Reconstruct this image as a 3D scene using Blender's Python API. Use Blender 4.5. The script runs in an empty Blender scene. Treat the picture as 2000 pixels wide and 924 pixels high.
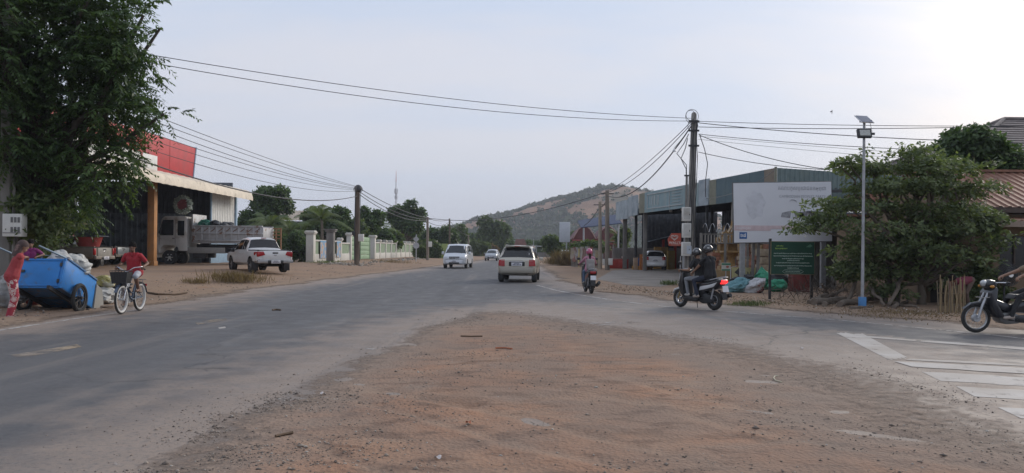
import bpy, bmesh, math, random
import numpy as np
from mathutils import Vector, Matrix
random.seed(7)
R = math.radians
SC = bpy.context.scene
COL = SC.collection
# ---------------------------------------------------------------- camera, sky, sun, exposure
CAM_H, FPX, HOR, ROLL = 1.55, 1450.0, 487.0, R(0.6)
cam_data = bpy.data.cameras.new('camera')
cam = bpy.data.objects.new('camera', cam_data)
COL.objects.link(cam)
cam.location = (0, 0, CAM_H)
cam.rotation_euler = (R(90), -ROLL, 0)
cam_data.sensor_width = 36
cam_data.lens = 36 * FPX / 2000
cam_data.shift_y = (HOR - 462) / 2000
cam_data.clip_start = 0.1
cam_data.clip_end = 6000
SC.camera = cam
SUN_AZ, SUN_EL = R(45), R(23)
sun_dir = Vector((math.sin(SUN_AZ) * math.cos(SUN_EL), math.cos(SUN_AZ) * math.cos(SUN_EL), math.sin(SUN_EL)))
sun_data = bpy.data.lights.new('sun', 'SUN')
sun_data.energy = 1.5
sun_data.angle = R(25)
sun_data.color = (1.0, 0.93, 0.84)
sun = bpy.data.objects.new('sun', sun_data)
COL.objects.link(sun)
sun.rotation_euler = sun_dir.to_track_quat('Z', 'Y').to_euler()
vs = SC.view_settings
vs.view_transform = 'Standard'
vs.look = 'None'
vs.gamma = 1
vs.use_curve_mapping = False
vs.exposure = 0.6
world = bpy.data.worlds.new('World')
SC.world = world
world.use_nodes = True
wn, wl = world.node_tree.nodes, world.node_tree.links
wn.clear()
def N(tree, typ, **kw):
 n = tree.nodes.new(typ)
 for k, v in kw.items():
  if k.startswith('i_'):
   key = k[2:]
   n.inputs[int(key) if key.isdigit() else key.replace('_', ' ')].default_value = v
  else:
   setattr(n, k, v)
 return n
def build_sky():
 t = world.node_tree
 L = t.links.new
 out = N(t, 'ShaderNodeOutputWorld')
 bg = N(t, 'ShaderNodeBackground')
 bg.inputs['Strength'].default_value = 0.1
 L(bg.outputs[0], out.inputs[0])
 sky = N(t, 'ShaderNodeTexSky', sky_type='NISHITA', sun_disc=False)
 sky.sun_elevation = SUN_EL
 sky.sun_rotation = SUN_AZ
 sky.dust_density = 3.0
 sky.air_density = 1.0
 tc = N(t, 'ShaderNodeTexCoord')
 sep = N(t, 'ShaderNodeSeparateXYZ')
 L(tc.outputs['Generated'], sep.inputs[0])
 zc = N(t, 'ShaderNodeMath', operation='MAXIMUM', i_1=0.0)
 L(sep.outputs['Z'], zc.inputs[0])
 za = N(t, 'ShaderNodeMath', operation='ADD', i_1=0.22)
 L(zc.outputs[0], za.inputs[0])
 dx = N(t, 'ShaderNodeMath', operation='DIVIDE')
 dy = N(t, 'ShaderNodeMath', operation='DIVIDE')
 L(sep.outputs['X'], dx.inputs[0]); L(za.outputs[0], dx.inputs[1])
 L(sep.outputs['Y'], dy.inputs[0]); L(za.outputs[0], dy.inputs[1])
 cmb = N(t, 'ShaderNodeCombineXYZ')
 L(dx.outputs[0], cmb.inputs[0]); L(dy.outputs[0], cmb.inputs[1])
 mp = N(t, 'ShaderNodeMapping')
 mp.inputs['Rotation'].default_value = (0, 0, R(-35))
 mp.inputs['Scale'].default_value = (0.32, 1.0, 1)
 L(cmb.outputs[0], mp.inputs[0])
 nz = N(t, 'ShaderNodeTexNoise', i_Scale=1.25, i_Detail=6.0, i_Roughness=0.52)
 nz.inputs['Distortion'].default_value = 0.5
 L(mp.outputs[0], nz.inputs['Vector'])
 cl = N(t, 'ShaderNodeMapRange', interpolation_type='SMOOTHSTEP', i_1=0.4, i_2=0.62)
 L(nz.outputs['Fac'], cl.inputs[0])
 mixc = N(t, 'ShaderNodeMix', data_type='RGBA')
 mixc.inputs['A'].default_value = (4.05, 4.7, 5.9, 1)
 mixc.inputs['B'].default_value = (5.0, 5.1, 5.65, 1)
 L(cl.outputs[0], mixc.inputs['Factor'])
 hz = N(t, 'ShaderNodeMapRange', interpolation_type='SMOOTHSTEP', i_1=0.0, i_2=0.26, i_3=1.0, i_4=0.0)
 L(zc.outputs[0], hz.inputs[0])
 mixh = N(t, 'ShaderNodeMix', data_type='RGBA')
 mixh.inputs['B'].default_value = (4.4, 4.55, 5.15, 1)
 hm = N(t, 'ShaderNodeMath', operation='MULTIPLY', i_1=0.85)
 L(hz.outputs[0], hm.inputs[0])
 L(hm.outputs[0], mixh.inputs['Factor'])
 L(mixc.outputs['Result'], mixh.inputs['A'])
 mixs = N(t, 'ShaderNodeMix', data_type='RGBA', i_Factor=0.9)
 L(sky.outputs[0], mixs.inputs['A']); L(mixh.outputs['Result'], mixs.inputs['B'])
 dot = N(t, 'ShaderNodeVectorMath', operation='DOT_PRODUCT')
 nrm = N(t, 'ShaderNodeVectorMath', operation='NORMALIZE')
 L(tc.outputs['Generated'], nrm.inputs[0])
 L(nrm.outputs[0], dot.inputs[0])
 dot.inputs[1].default_value = sun_dir
 cmx = N(t, 'ShaderNodeMath', operation='MAXIMUM', i_1=0.0)
 L(dot.outputs['Value'], cmx.inputs[0])
 p1 = N(t, 'ShaderNodeMath', operation='POWER', i_1=42.0)
 L(cmx.outputs[0], p1.inputs[0])
 cf = N(t, 'ShaderNodeMapRange', i_1=0.0, i_2=1.0, i_3=0.12, i_4=1.1)
 L(cl.outputs[0], cf.inputs[0])
 pm = N(t, 'ShaderNodeMath', operation='MULTIPLY')
 L(p1.outputs[0], pm.inputs[0]); L(cf.outputs[0], pm.inputs[1])
 p2 = N(t, 'ShaderNodeMath', operation='POWER', i_1=9.0)
 L(cmx.outputs[0], p2.inputs[0])
 p2m = N(t, 'ShaderNodeMath', operation='MULTIPLY_ADD', i_1=0.03)
 L(p2.outputs[0], p2m.inputs[0]); L(pm.outputs[0], p2m.inputs[2])
 gl = N(t, 'ShaderNodeMix', data_type='RGBA', blend_type='ADD')
 gl.inputs['B'].default_value = (4.0, 3.7, 3.2, 1)
 L(p2m.outputs[0], gl.inputs['Factor'])
 L(mixs.outputs['Result'], gl.inputs['A'])
 L(gl.outputs['Result'], bg.inputs['Color'])
build_sky()
# ---------------------------------------------------------------- places
def at(x, y, Y):
 a, b = x - 1000, y - HOR
 dx = a * math.cos(ROLL) + b * math.sin(ROLL)
 dy = -a * math.sin(ROLL) + b * math.cos(ROLL)
 return Vector((dx / FPX * Y, Y, CAM_H - dy / FPX * Y))
def gnd(x, y, z=0.0):
 a, b = x - 1000, y - HOR
 dy = -a * math.sin(ROLL) + b * math.cos(ROLL)
 Y = (CAM_H - z) * FPX / dy
 return at(x, y, Y)
# ---------------------------------------------------------------- noise (numpy)
_rng = np.random.RandomState(11)
_tab = _rng.rand(256, 256)
def vnoise(x, y):
 xi = np.floor(x).astype(int); yi = np.floor(y).astype(int)
 fx = x - xi; fy = y - yi
 fx = fx * fx * (3 - 2 * fx); fy = fy * fy * (3 - 2 * fy)
 g = lambda a, b: _tab[a & 255, b & 255]
 return (g(xi, yi) * (1 - fx) + g(xi + 1, yi) * fx) * (1 - fy) + (g(xi, yi + 1) * (1 - fx) + g(xi + 1, yi + 1) * fx) * fy
def fbm(x, y, o=4):
 s = 0; a = 0.5; t = 0
 for i in range(o):
  s = s + a * vnoise(x * 2 ** i + 17.3 * i, y * 2 ** i + 9.1 * i); t += a; a *= 0.5
 return s / t
def sstep(a, b, x):
 t = np.clip((x - a) / (b - a), 0, 1)
 return t * t * (3 - 2 * t)
# ---------------------------------------------------------------- materials
_mats = {}
def c4(c):
 return (c[0], c[1], c[2], 1.0)
def mat(name, col, rough=0.6, metal=0.0, var=0.12, scale=4.0, bump=0.0, bscale=None, c2=None, lo=0.5, hi=0.7,
  scale2=1.5, coat=0.0, stretch=None, alpha=None, spec=0.5):
 if name in _mats:
  return _mats[name]
 m = bpy.data.materials.new(name)
 m.use_nodes = True
 t = m.node_tree
 L = t.links.new
 b = t.nodes['Principled BSDF']
 b.inputs['Roughness'].default_value = rough
 b.inputs['Metallic'].default_value = metal
 b.inputs['Specular IOR Level'].default_value = spec
 if coat:
  b.inputs['Coat Weight'].default_value = coat
  b.inputs['Coat Roughness'].default_value = 0.08
 tc = N(t, 'ShaderNodeTexCoord')
 vec = tc.outputs['Object']
 if stretch:
  mp = N(t, 'ShaderNodeMapping')
  mp.inputs['Scale'].default_value = stretch
  L(vec, mp.inputs[0]); vec = mp.outputs[0]
 nz = N(t, 'ShaderNodeTexNoise', i_Scale=scale, i_Detail=5.0)
 L(vec, nz.inputs['Vector'])
 mx = N(t, 'ShaderNodeMix', data_type='RGBA')
 mx.inputs['A'].default_value = c4([max(0, k * (1 - var)) for k in col])
 mx.inputs['B'].default_value = c4([min(1, k * (1 + var)) for k in col])
 ctr = N(t, 'ShaderNodeMapRange', i_1=0.3, i_2=0.7)
 L(nz.outputs['Fac'], ctr.inputs[0]); L(ctr.outputs[0], mx.inputs['Factor'])
 res = mx.outputs['Result']
 if c2 is not None:
  n2 = N(t, 'ShaderNodeTexNoise', i_Scale=scale2, i_Detail=8.0, i_Roughness=0.62)
  L(vec, n2.inputs['Vector'])
  mr = N(t, 'ShaderNodeMapRange', interpolation_type='SMOOTHSTEP', i_1=lo, i_2=hi)
  L(n2.outputs['Fac'], mr.inputs[0])
  m2 = N(t, 'ShaderNodeMix', data_type='RGBA')
  m2.inputs['B'].default_value = c4(c2)
  L(mr.outputs[0], m2.inputs['Factor']); L(res, m2.inputs['A'])
  res = m2.outputs['Result']
 L(res, b.inputs['Base Color'])
 if bump:
  nb = N(t, 'ShaderNodeTexNoise', i_Scale=bscale or scale * 4, i_Detail=4.0)
  L(vec, nb.inputs['Vector'])
  bp = N(t, 'ShaderNodeBump', i_Strength=bump, i_Distance=0.02)
  L(nb.outputs['Fac'], bp.inputs['Height']); L(bp.outputs[0], b.inputs['Normal'])
 _mats[name] = m
 return m
def leaf_mat(name, c_dark, c_light, trans=0.35, rough=0.55, c_dry=None):
 if name in _mats:
  return _mats[name]
 m = bpy.data.materials.new(name)
 m.use_nodes = True
 t = m.node_tree
 L = t.links.new
 out = t.nodes['Material Output']
 b = t.nodes['Principled BSDF']
 b.inputs['Roughness'].default_value = rough
 at_ = N(t, 'ShaderNodeAttribute', attribute_name='tint')
 rp = N(t, 'ShaderNodeValToRGB')
 e = rp.color_ramp.elements
 e[0].position = 0.0; e[0].color = c4(c_dark)
 e[1].position = 0.8; e[1].color = c4(c_light)
 n = e.new(1.0); n.color = c4(c_dry or c_light)
 L(at_.outputs['Fac'], rp.inputs[0])
 L(rp.outputs[0], b.inputs['Base Color'])
 tr = N(t, 'ShaderNodeBsdfTranslucent')
 hs = N(t, 'ShaderNodeMix', data_type='RGBA', blend_type='MULTIPLY', i_Factor=1.0)
 hs.inputs['B'].default_value = (1.25, 1.3, 0.6, 1)
 L(rp.outputs[0], hs.inputs['A']); L(hs.outputs['Result'], tr.inputs['Color'])
 ms = N(t, 'ShaderNodeMixShader', i_0=trans)
 L(b.outputs[0], ms.inputs[1]); L(tr.outputs[0], ms.inputs[2])
 L(ms.outputs[0], out.inputs[0])
 _mats[name] = m
 return m
def emit_mat(name, col, st):
 if name in _mats:
  return _mats[name]
 m = mat(name, col, 0.3)
 b = m.node_tree.nodes['Principled BSDF']
 b.inputs['Emission Color'].default_value = c4(col)
 b.inputs['Emission Strength'].default_value = st
 return m
# ---------------------------------------------------------------- mesh building
def link(o, parent=None):
 COL.objects.link(o)
 if parent is not None:
  o.parent = parent
 return o
def tag(o, label=None, cat=None, group=None, kind=None):
 if label: o['label'] = label
 if cat: o['category'] = cat
 if group: o['group'] = group
 if kind: o['kind'] = kind
 return o
def thing(name, label, cat, loc=(0, 0, 0), rz=0.0, group=None):
 o = bpy.data.objects.new(name, None)
 o.empty_display_size = 0.2
 COL.objects.link(o)
 o.location = loc
 o.rotation_euler = (0, 0, rz)
 return tag(o, label, cat, group)
def copy_tree(o, parent=None):
 c = o.copy()
 COL.objects.link(c)
 c.parent = parent
 for ch in o.children:
  copy_tree(ch, c)
 return c
class MB:
 def __init__(self, T=None):
  self.v, self.f, self.m = [], [], []
  self.T = T
 def add(self, vs_, fs, mi=0):
  o = len(self.v)
  if self.T is not None:
   vs_ = [self.T @ Vector(p) for p in vs_]
  self.v += [tuple(p) for p in vs_]
  self.f += [tuple(i + o for i in f) for f in fs]
  self.m += [mi] * len(fs)
  return self
 def box(self, c, s, mi=0, rot=None):
  hx, hy, hz = s[0] / 2, s[1] / 2, s[2] / 2
  p = [Vector((x, y, z)) for x in (-hx, hx) for y in (-hy, hy) for z in (-hz, hz)]
  if rot is not None:
   p = [rot @ q for q in p]
  c = Vector(c)
  p = [q + c for q in p]
  return self.add(p, [(0, 1, 3, 2), (4, 6, 7, 5), (0, 4, 5, 1), (2, 3, 7, 6), (0, 2, 6, 4), (1, 5, 7, 3)], mi)
 def hexa(self, b, t, mi=0):
  p = list(b) + list(t)
  return self.add(p, [(3, 2, 1, 0), (4, 5, 6, 7), (0, 1, 5, 4), (1, 2, 6, 5), (2, 3, 7, 6), (3, 0, 4, 7)], mi)
 def bar(self, a, b, w, h=None, mi=0, up=(0, 0, 1)):
  h = h or w
  a, b = Vector(a), Vector(b)
  d = (b - a).normalized()
  u = Vector(up)
  s = d.cross(u)
  if s.length < 1e-4:
   s = d.cross(Vector((0, 1, 0)))
  s.normalize()
  u = s.cross(d)
  q = lambda c: [c - s * w / 2 - u * h / 2, c + s * w / 2 - u * h / 2, c + s * w / 2 + u * h / 2, c - s * w / 2 + u * h / 2]
  return self.hexa(q(a), q(b), mi)
 def tube(self, path, r, n=8, mi=0, caps=True, closed=False):
  path = [Vector(p) for p in path]
  k = len(path)
  rr = r if isinstance(r, (list, tuple)) else [r] * k
  vs_, fs = [], []
  prev = None
  for i, p in enumerate(path):
   if closed:
    d = path[(i + 1) % k] - path[i - 1]
   else:
    d = path[min(i + 1, k - 1)] - path[max(i - 1, 0)]
   d = d.normalized() if d.length > 1e-9 else Vector((0, 0, 1))
   if prev is None:
    a = Vector((0, 0, 1)) if abs(d.z) < 0.9 else Vector((1, 0, 0))
    s = d.cross(a).normalized()
   else:
    s = (prev - d * prev.dot(d)).normalized()
   prev = s
   u = d.cross(s)
   for j in range(n):
    an = 2 * math.pi * j / n
    vs_.append(p + (s * math.cos(an) + u * math.sin(an)) * rr[i])
  seg = k if closed else k - 1
  for i in range(seg):
   i2 = (i + 1) % k
   for j in range(n):
    j2 = (j + 1) % n
    fs.append((i * n + j, i * n + j2, i2 * n + j2, i2 * n + j))
  if caps and not closed:
   fs.append(tuple(reversed(range(n))))
   fs.append(tuple((k - 1) * n + j for j in range(n)))
  return self.add(vs_, fs, mi)
 def cyl(self, a, b, r0, r1=None, n=14, mi=0):
  return self.tube([a, b], [r0, r0 if r1 is None else r1], n, mi)
 def lathe(self, prof, n=20, mi=0, T=None, close=True):
  vs_, fs = [], []
  for (r, z) in prof:
   for j in range(n):
    a = 2 * math.pi * j / n
    p = Vector((r * math.cos(a), r * math.sin(a), z))
    vs_.append(T @ p if T is not None else p)
  for i in range(len(prof) - 1):
   for j in range(n):
    j2 = (j + 1) % n
    fs.append((i * n + j, i * n + j2, (i + 1) * n + j2, (i + 1) * n + j))
  if close:
   if prof[0][0] > 1e-5: fs.append(tuple(reversed(range(n))))
   if prof[-1][0] > 1e-5: fs.append(tuple((len(prof) - 1) * n + j for j in range(n)))
  return self.add(vs_, fs, mi)
 def ball(self, c, r, nu=12, nv=8, mi=0, rot=None, z0=-1.0, z1=1.0):
  r = (r, r, r) if isinstance(r, (int, float)) else r
  c = Vector(c)
  vs_, fs = [], []
  a0, a1 = math.asin(z0), math.asin(z1)
  for i in range(nv + 1):
   ph = a0 + (a1 - a0) * i / nv
   for j in range(nu):
    th = 2 * math.pi * j / nu
    p = Vector((r[0] * math.cos(ph) * math.cos(th), r[1] * math.cos(ph) * math.sin(th), r[2] * math.sin(ph)))
    if rot is not None: p = rot @ p
    vs_.append(c + p)
  for i in range(nv):
   for j in range(nu):
    j2 = (j + 1) % nu
    fs.append((i * nu + j, i * nu + j2, (i + 1) * nu + j2, (i + 1) * nu + j))
  if z0 > -0.999: fs.append(tuple(reversed(range(nu))))
  if z1 < 0.999: fs.append(tuple(nv * nu + j for j in range(nu)))
  return self.add(vs_, fs, mi)
 def prism(self, poly, d0, d1, axis='y', mi=0):
  n = len(poly)
  def P(p, d):
   return {'y': (p[0], d, p[1]), 'x': (d, p[0], p[1]), 'z': (p[0], p[1], d)}[axis]
  vs_ = [P(p, d0) for p in poly] + [P(p, d1) for p in poly]
  fs = [tuple(reversed(range(n))), tuple(range(n, 2 * n))]
  fs += [(i, (i + 1) % n, n + (i + 1) % n, n + i) for i in range(n)]
  return self.add(vs_, fs, mi)
 def sheet(self, fn, nu, nv, mi=0, thick=None):
  vs_ = [Vector(fn(i / nu, j / nv)) for i in range(nu + 1) for j in range(nv + 1)]
  fs = [(i * (nv + 1) + j, (i + 1) * (nv + 1) + j, (i + 1) * (nv + 1) + j + 1, i * (nv + 1) + j + 1) for i in range(nu) for j in range(nv)]
  if thick is not None:
   o = len(vs_)
   t = Vector(thick)
   vs_ = vs_ + [p + t for p in vs_]
   fs2 = [tuple(reversed([k + o for k in f])) for f in fs]
   rim = []
   W = nv + 1
   for i in range(nu):
    a, b = i * W, (i + 1) * W
    rim.append((a, a + o, b + o, b))
    a, b = i * W + nv, (i + 1) * W + nv
    rim.append((a, b, b + o, a + o))
   for j in range(nv):
    a, b = j, j + 1
    rim.append((a, b, b + o, a + o))
    a, b = nu * W + j, nu * W + j + 1
    rim.append((a, a + o, b + o, b))
   fs = fs + fs2 + rim
  return self.add(vs_, fs, mi)
 def build(self, name, mats, parent=None, smooth=35, bevel=0.0, fix=True, bseg=2):
  me = bpy.data.meshes.new(name)
  me.from_pydata(self.v, [], self.f)
  mats = mats if isinstance(mats, (list, tuple)) else [mats]
  for m in mats: me.materials.append(m)
  if len(mats) > 1:
   me.polygons.foreach_set('material_index', self.m)
  if fix or bevel:
   bm = bmesh.new(); bm.from_mesh(me)
   bmesh.ops.remove_doubles(bm, verts=bm.verts, dist=1e-5)
   if bevel:
    ed = [e for e in bm.edges if len(e.link_faces) == 2 and e.calc_face_angle(0) > R(30)]
    bmesh.ops.bevel(bm, geom=ed, offset=bevel, segments=bseg, affect='EDGES', profile=0.5, clamp_overlap=True)
   bmesh.ops.recalc_face_normals(bm, faces=bm.faces)
   bm.to_mesh(me); bm.free()
  if smooth:
   me.polygons.foreach_set('use_smooth', [True] * len(me.polygons))
   me.set_sharp_from_angle(angle=R(smooth))
  me.update()
  return link(bpy.data.objects.new(name, me), parent)
def np_mesh(name, verts, quads, material, parent=None, tint=None, smooth=False, attrs=None):
 me = bpy.data.meshes.new(name)
 n, k = quads.shape
 me.vertices.add(len(verts)); me.vertices.foreach_set('co', np.ascontiguousarray(verts, dtype=np.float32).ravel())
 me.loops.add(n * k); me.loops.foreach_set('vertex_index', np.ascontiguousarray(quads, dtype=np.int32).ravel())
 me.polygons.add(n)
 me.polygons.foreach_set('loop_start', np.arange(0, n * k, k, dtype=np.int32))
 me.polygons.foreach_set('loop_total', np.full(n, k, dtype=np.int32))
 if tint is not None:
  attrs = dict(attrs or {}); attrs['tint'] = tint
 for key, val in (attrs or {}).items():
  a = me.attributes.new(key, 'FLOAT', 'POINT')
  a.data.foreach_set('value', np.ascontiguousarray(val, dtype=np.float32))
 me.materials.append(material)
 me.update(calc_edges=True)
 me.validate()
 if smooth:
  me.polygons.foreach_set('use_smooth', np.ones(n, dtype=bool))
 return link(bpy.data.objects.new(name, me), parent)
_fonts = {}
def text_mesh(name, body, size, material, parent, loc, rot, align='CENTER', depth=0.004, sx=1.0, bold=0.0):
 cu = bpy.data.curves.new(name, 'FONT')
 cu.body = body
 cu.size = size
 cu.align_x = align
 cu.align_y = 'CENTER'
 cu.extrude = depth / 2
 cu.offset = bold
 cu.resolution_u = 2
 o = bpy.data.objects.new(name, cu)
 COL.objects.link(o)
 bpy.context.view_layer.update()
 dg = bpy.context.evaluated_depsgraph_get()
 me = bpy.data.meshes.new_from_object(o.evaluated_get(dg))
 me.name = name
 bpy.data.objects.remove(o)
 me.materials.clear(); me.materials.append(material)
 T = Matrix.Translation(loc) @ rot.to_4x4() @ Matrix.Diagonal((sx, 1, 1, 1))
 me.transform(T)
 return link(bpy.data.objects.new(name, me), parent)
def evaluated_mesh(o, name):
 bpy.context.view_layer.update()
 dg = bpy.context.evaluated_depsgraph_get()
 me = bpy.data.meshes.new_from_object(o.evaluated_get(dg))
 me.name = name
 return me
def catenary(a, b, sag, n=18):
 a, b = Vector(a), Vector(b)
 return [a.lerp(b, i / n) - Vector((0, 0, 4 * sag * (i / n) * (1 - i / n))) for i in range(n + 1)]
# ---------------------------------------------------------------- ground, roads
def poly_sd(px, py, poly):
 d = np.full(px.shape, 1e9)
 inside = np.zeros(px.shape, bool)
 n = len(poly)
 for i in range(n):
  ax, ay = poly[i]; bx, by = poly[(i + 1) % n]
  ex, ey = bx - ax, by - ay
  L2 = ex * ex + ey * ey + 1e-12
  t = np.clip(((px - ax) * ex + (py - ay) * ey) / L2, 0, 1)
  d = np.minimum(d, np.hypot(px - ax - t * ex, py - ay - t * ey))
  c = ((ay > py) != (by > py))
  with np.errstate(divide='ignore', invalid='ignore'):
   xc = (bx - ax) * (py - ay) / (by - ay if by != ay else 1e-9) + ax
  inside ^= c & (px < xc)
 return np.where(inside, -d, d)
g2 = lambda x, y: tuple(gnd(x, y)[:2])
LEFT_EDGE = [g2(0, 641), g2(140, 621), g2(280, 602), g2(500, 566), g2(700, 540), g2(850, 521), g2(920, 512), g2(950, 507), (-6.0, 190), (0, 330), (20, 520)]
RIGHT_EDGE = [(26, 520), (6.0, 330), (1.5, 190), g2(1022, 508), g2(1040, 514), g2(1062, 525), g2(1088, 548), g2(1175, 571), g2(1300, 588), g2(1400, 597), g2(1500, 604),
    g2(1600, 612), g2(1750, 624), g2(1850, 632), g2(2000, 645), g2(2300, 668), (40, 6.0), (60, 3)]
ROAD_POLY = [(-12.0, -12)] + [(-10.9, 0)] + LEFT_EDGE + RIGHT_EDGE + [(60, -12)]
DIRT_POLY = [g2(215, 950), g2(345, 878), g2(425, 830), g2(525, 772), g2(650, 714), g2(725, 680), g2(810, 644), g2(925, 609), g2(1010, 606), g2(1130, 625), g2(1300, 649), g2(1500, 679),
    g2(1700, 726), g2(1850, 779), g2(2000, 838), g2(2300, 895), (10, -12), (-3.2, -12)]
def ground_fields(x, y):
 so = poly_sd(x, y, ROAD_POLY)
 sd = -poly_sd(x, y, DIRT_POLY)
 d = np.maximum(so, sd)
 zone = (sd > so).astype(float)
 return d, zone, so, sd
def lot_raise(x, y, so):
 left = (x < -4) & (so > 0)
 r = np.where(left, 0.25 * sstep(0.8, 7.0, so) * sstep(8, 20, y), 0.0)
 return r
TRACKS = [(9.5, 15.0, 9.0, 0.11), (9.5, 15.0, 10.45, 0.11), (7.0, 18.0, 10.6, 0.1), (7.0, 18.0, 12.0, 0.1), (3.0, 26.0, 17.2, 0.13), (3.0, 26.0, 18.7, 0.13), (-9.0, -4.0, 12.4, 0.08), (-9.0, -4.0, 13.7, 0.08), (14.0, 22.0, 19.5, 0.1), (14.0, 22.0, 20.9, 0.1), (1.0, -9.0, 18.6, 0.12), (1.0, -9.0, 20.2, 0.12)]
def track_field(x, y):
 t = np.zeros_like(x); hh = np.zeros_like(x)
 wob = (fbm(x * 0.35 + 31, y * 0.35 + 5, 3) - 0.5) * 1.1
 fade = sstep(0.3, 0.62, fbm(x * 0.3 + 9, y * 0.3 + 77, 3))
 for cx, cy, r_, w in TRACKS:
  e = np.abs(np.hypot(x - cx, y - cy) - r_ + wob)
  a = np.exp(-(e / w) ** 2)
  t = np.maximum(t, a * fade)
  hh = hh + fade * (-0.011 * a + 0.009 * np.exp(-((e - w * 1.7) / (w * 0.6)) ** 2))
 return t, hh
def ground_z(x, y):
 d, zone, so, sd = ground_fields(x, y)
 nb = fbm(x * 0.9, y * 0.9, 4) - 0.5
 nf = fbm(x * 5 + 40, y * 5, 3) - 0.5
 edge = np.clip(d + nb * np.where(zone > 0.5, 0.55, 1.3) + nf * 0.3, -6, 3)
 h = np.where(zone > 0.5, np.clip(edge * 0.02, -0.05, 0.02), np.clip(edge * 0.06, -0.06, 0.06))
 amp = sstep(0.0, 1.2, d)
 h = h + amp * (nb * 0.04 + nf * 0.022 + track_field(x, y)[1] * (zone > 0.5))
 soft = 1 - 0.62 * sstep(-2.0, 0.6, x) * (np.abs(sd) < np.abs(so))
 return h + lot_raise(x, y, so), edge * soft, zone
def gz(x, y):
 return float(ground_z(np.array([float(x)]), np.array([float(y)]))[0][0])
def polar_grid(rows, cols, y0, y1, tmax):
 Ys = y0 * (y1 / y0) ** np.linspace(0, 1, rows)
 ts = np.linspace(-tmax, tmax, cols)
 Yg, Tg = np.meshgrid(Ys, ts, indexing='ij')
 X = Tg * Yg
 idx = np.arange(rows * cols).reshape(rows, cols)
 q = np.stack([idx[:-1, :-1], idx[:-1, 1:], idx[1:, 1:], idx[1:, :-1]], -1).reshape(-1, 4)
 return X.ravel(), Yg.ravel(), q
def dirt_material():
 m = bpy.data.materials.new('dry_laterite_dirt'); m.use_nodes = True
 t = m.node_tree; L = t.links.new
 b = t.nodes['Principled BSDF']; b.inputs['Roughness'].default_value = 0.95; b.inputs['Specular IOR Level'].default_value = 0.1
 geo = N(t, 'ShaderNodeNewGeometry')
 P = geo.outputs['Position']
 def noise(s, det=6.0, st=None, rough=0.55):
  v = P
  if st:
   mp = N(t, 'ShaderNodeMapping'); mp.inputs['Scale'].default_value = st; mp.inputs['Rotation'].default_value = (0, 0, R(-14))
   L(P, mp.inputs[0]); v = mp.outputs[0]
  n = N(t, 'ShaderNodeTexNoise', i_Scale=s, i_Detail=det, i_Roughness=rough); L(v, n.inputs['Vector']); return n.outputs['Fac']
 def rng(v, a, b_, c=0.0, d=1.0):
  n = N(t, 'ShaderNodeMapRange', interpolation_type='SMOOTHSTEP', i_1=a, i_2=b_, i_3=c, i_4=d); L(v, n.inputs[0]); return n.outputs[0]
 def mix(f, a, b_):
  n = N(t, 'ShaderNodeMix', data_type='RGBA')
  if isinstance(f, float): n.inputs['Factor'].default_value = f
  else: L(f, n.inputs['Factor'])
  for s, v in (('A', a), ('B', b_)):
   if isinstance(v, tuple): n.inputs[s].default_value = c4(v)
   else: L(v, n.inputs[s])
  return n.outputs['Result']
 def mul(a, b_):
  n = N(t, 'ShaderNodeMath', operation='MULTIPLY'); L(a, n.inputs[0])
  if isinstance(b_, float): n.inputs[1].default_value = b_
  else: L(b_, n.inputs[1])
  return n.outputs[0]
 zone = N(t, 'ShaderNodeAttribute', attribute_name='zone').outputs['Fac']
 d = N(t, 'ShaderNodeAttribute', attribute_name='d').outputs['Fac']
 red = mix(rng(noise(0.55, 6), 0.38, 0.62), (0.355, 0.218, 0.145), (0.375, 0.196, 0.115))
 red = mix(rng(noise(1.1, 8, (1, 1.6, 1)), 0.52, 0.74, 0.0, 0.7), red, (0.31, 0.235, 0.182))
 red = mix(rng(noise(2.6, 7, (0.8, 1.7, 1)), 0.5, 0.64), red, (0.2, 0.108, 0.068))
 trk = N(t, 'ShaderNodeAttribute', attribute_name='track').outputs['Fac']
 red = mix(mul(rng(noise(3.0, 5), 0.35, 0.6, 0.3, 1.0), mul(trk, 0.75)), red, (0.385, 0.26, 0.18))
 red = mix(rng(noise(0.9, 7, None, 0.6), 0.52, 0.66, 0.0, 0.7), red, (0.235, 0.142, 0.095))
 red = mix(rng(noise(1.2, 6, (0.5, 1.6, 1)), 0.55, 0.7, 0.0, 0.6), red, (0.37, 0.255, 0.18))
 sh = mix(rng(noise(0.4, 6), 0.35, 0.65), (0.31, 0.215, 0.148), (0.26, 0.185, 0.135))
 sh = mix(rng(noise(1.6, 6), 0.5, 0.72), sh, (0.3, 0.19, 0.12))
 col = mix(zone, sh, red)
 gm = mul(mul(mul(rng(d, 0.3, 2.6, 1.0, 0.0), rng(noise(0.8, 6), 0.3, 0.62)), 0.7), zone)
 col = mix(gm, col, (0.165, 0.142, 0.125))
 col = mix(rng(d, 0.0, 1.5, 1.0, 0.0), col, mix(zone, (0.3, 0.225, 0.168), (0.285, 0.222, 0.178)))
 vo = N(t, 'ShaderNodeTexVoronoi', i_Scale=26.0); L(P, vo.inputs['Vector'])
 col = mix(mul(rng(vo.outputs['Distance'], 0.08, 0.28, 1.0, 0.0), rng(noise(3.0), 0.5, 0.62)), col, (0.17, 0.14, 0.118))
 col = mix(rng(noise(45, 3), 0.35, 0.7, 0.0, 0.3), col, (0.2, 0.155, 0.125))
 L(col, b.inputs['Base Color'])
 n1 = noise(18, 8, None, 0.65)
 bp = N(t, 'ShaderNodeBump', i_Strength=0.6, i_Distance=0.03); L(n1, bp.inputs['Height'])
 al = N(t, 'ShaderNodeMath', operation='MULTIPLY_ADD', i_1=1.5)
 L(noise(7.0, 9, None, 0.72), al.inputs[0]); L(d, al.inputs[2])
 L(rng(al.outputs[0], 0.62, 1.35), b.inputs['Alpha'])
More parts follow.
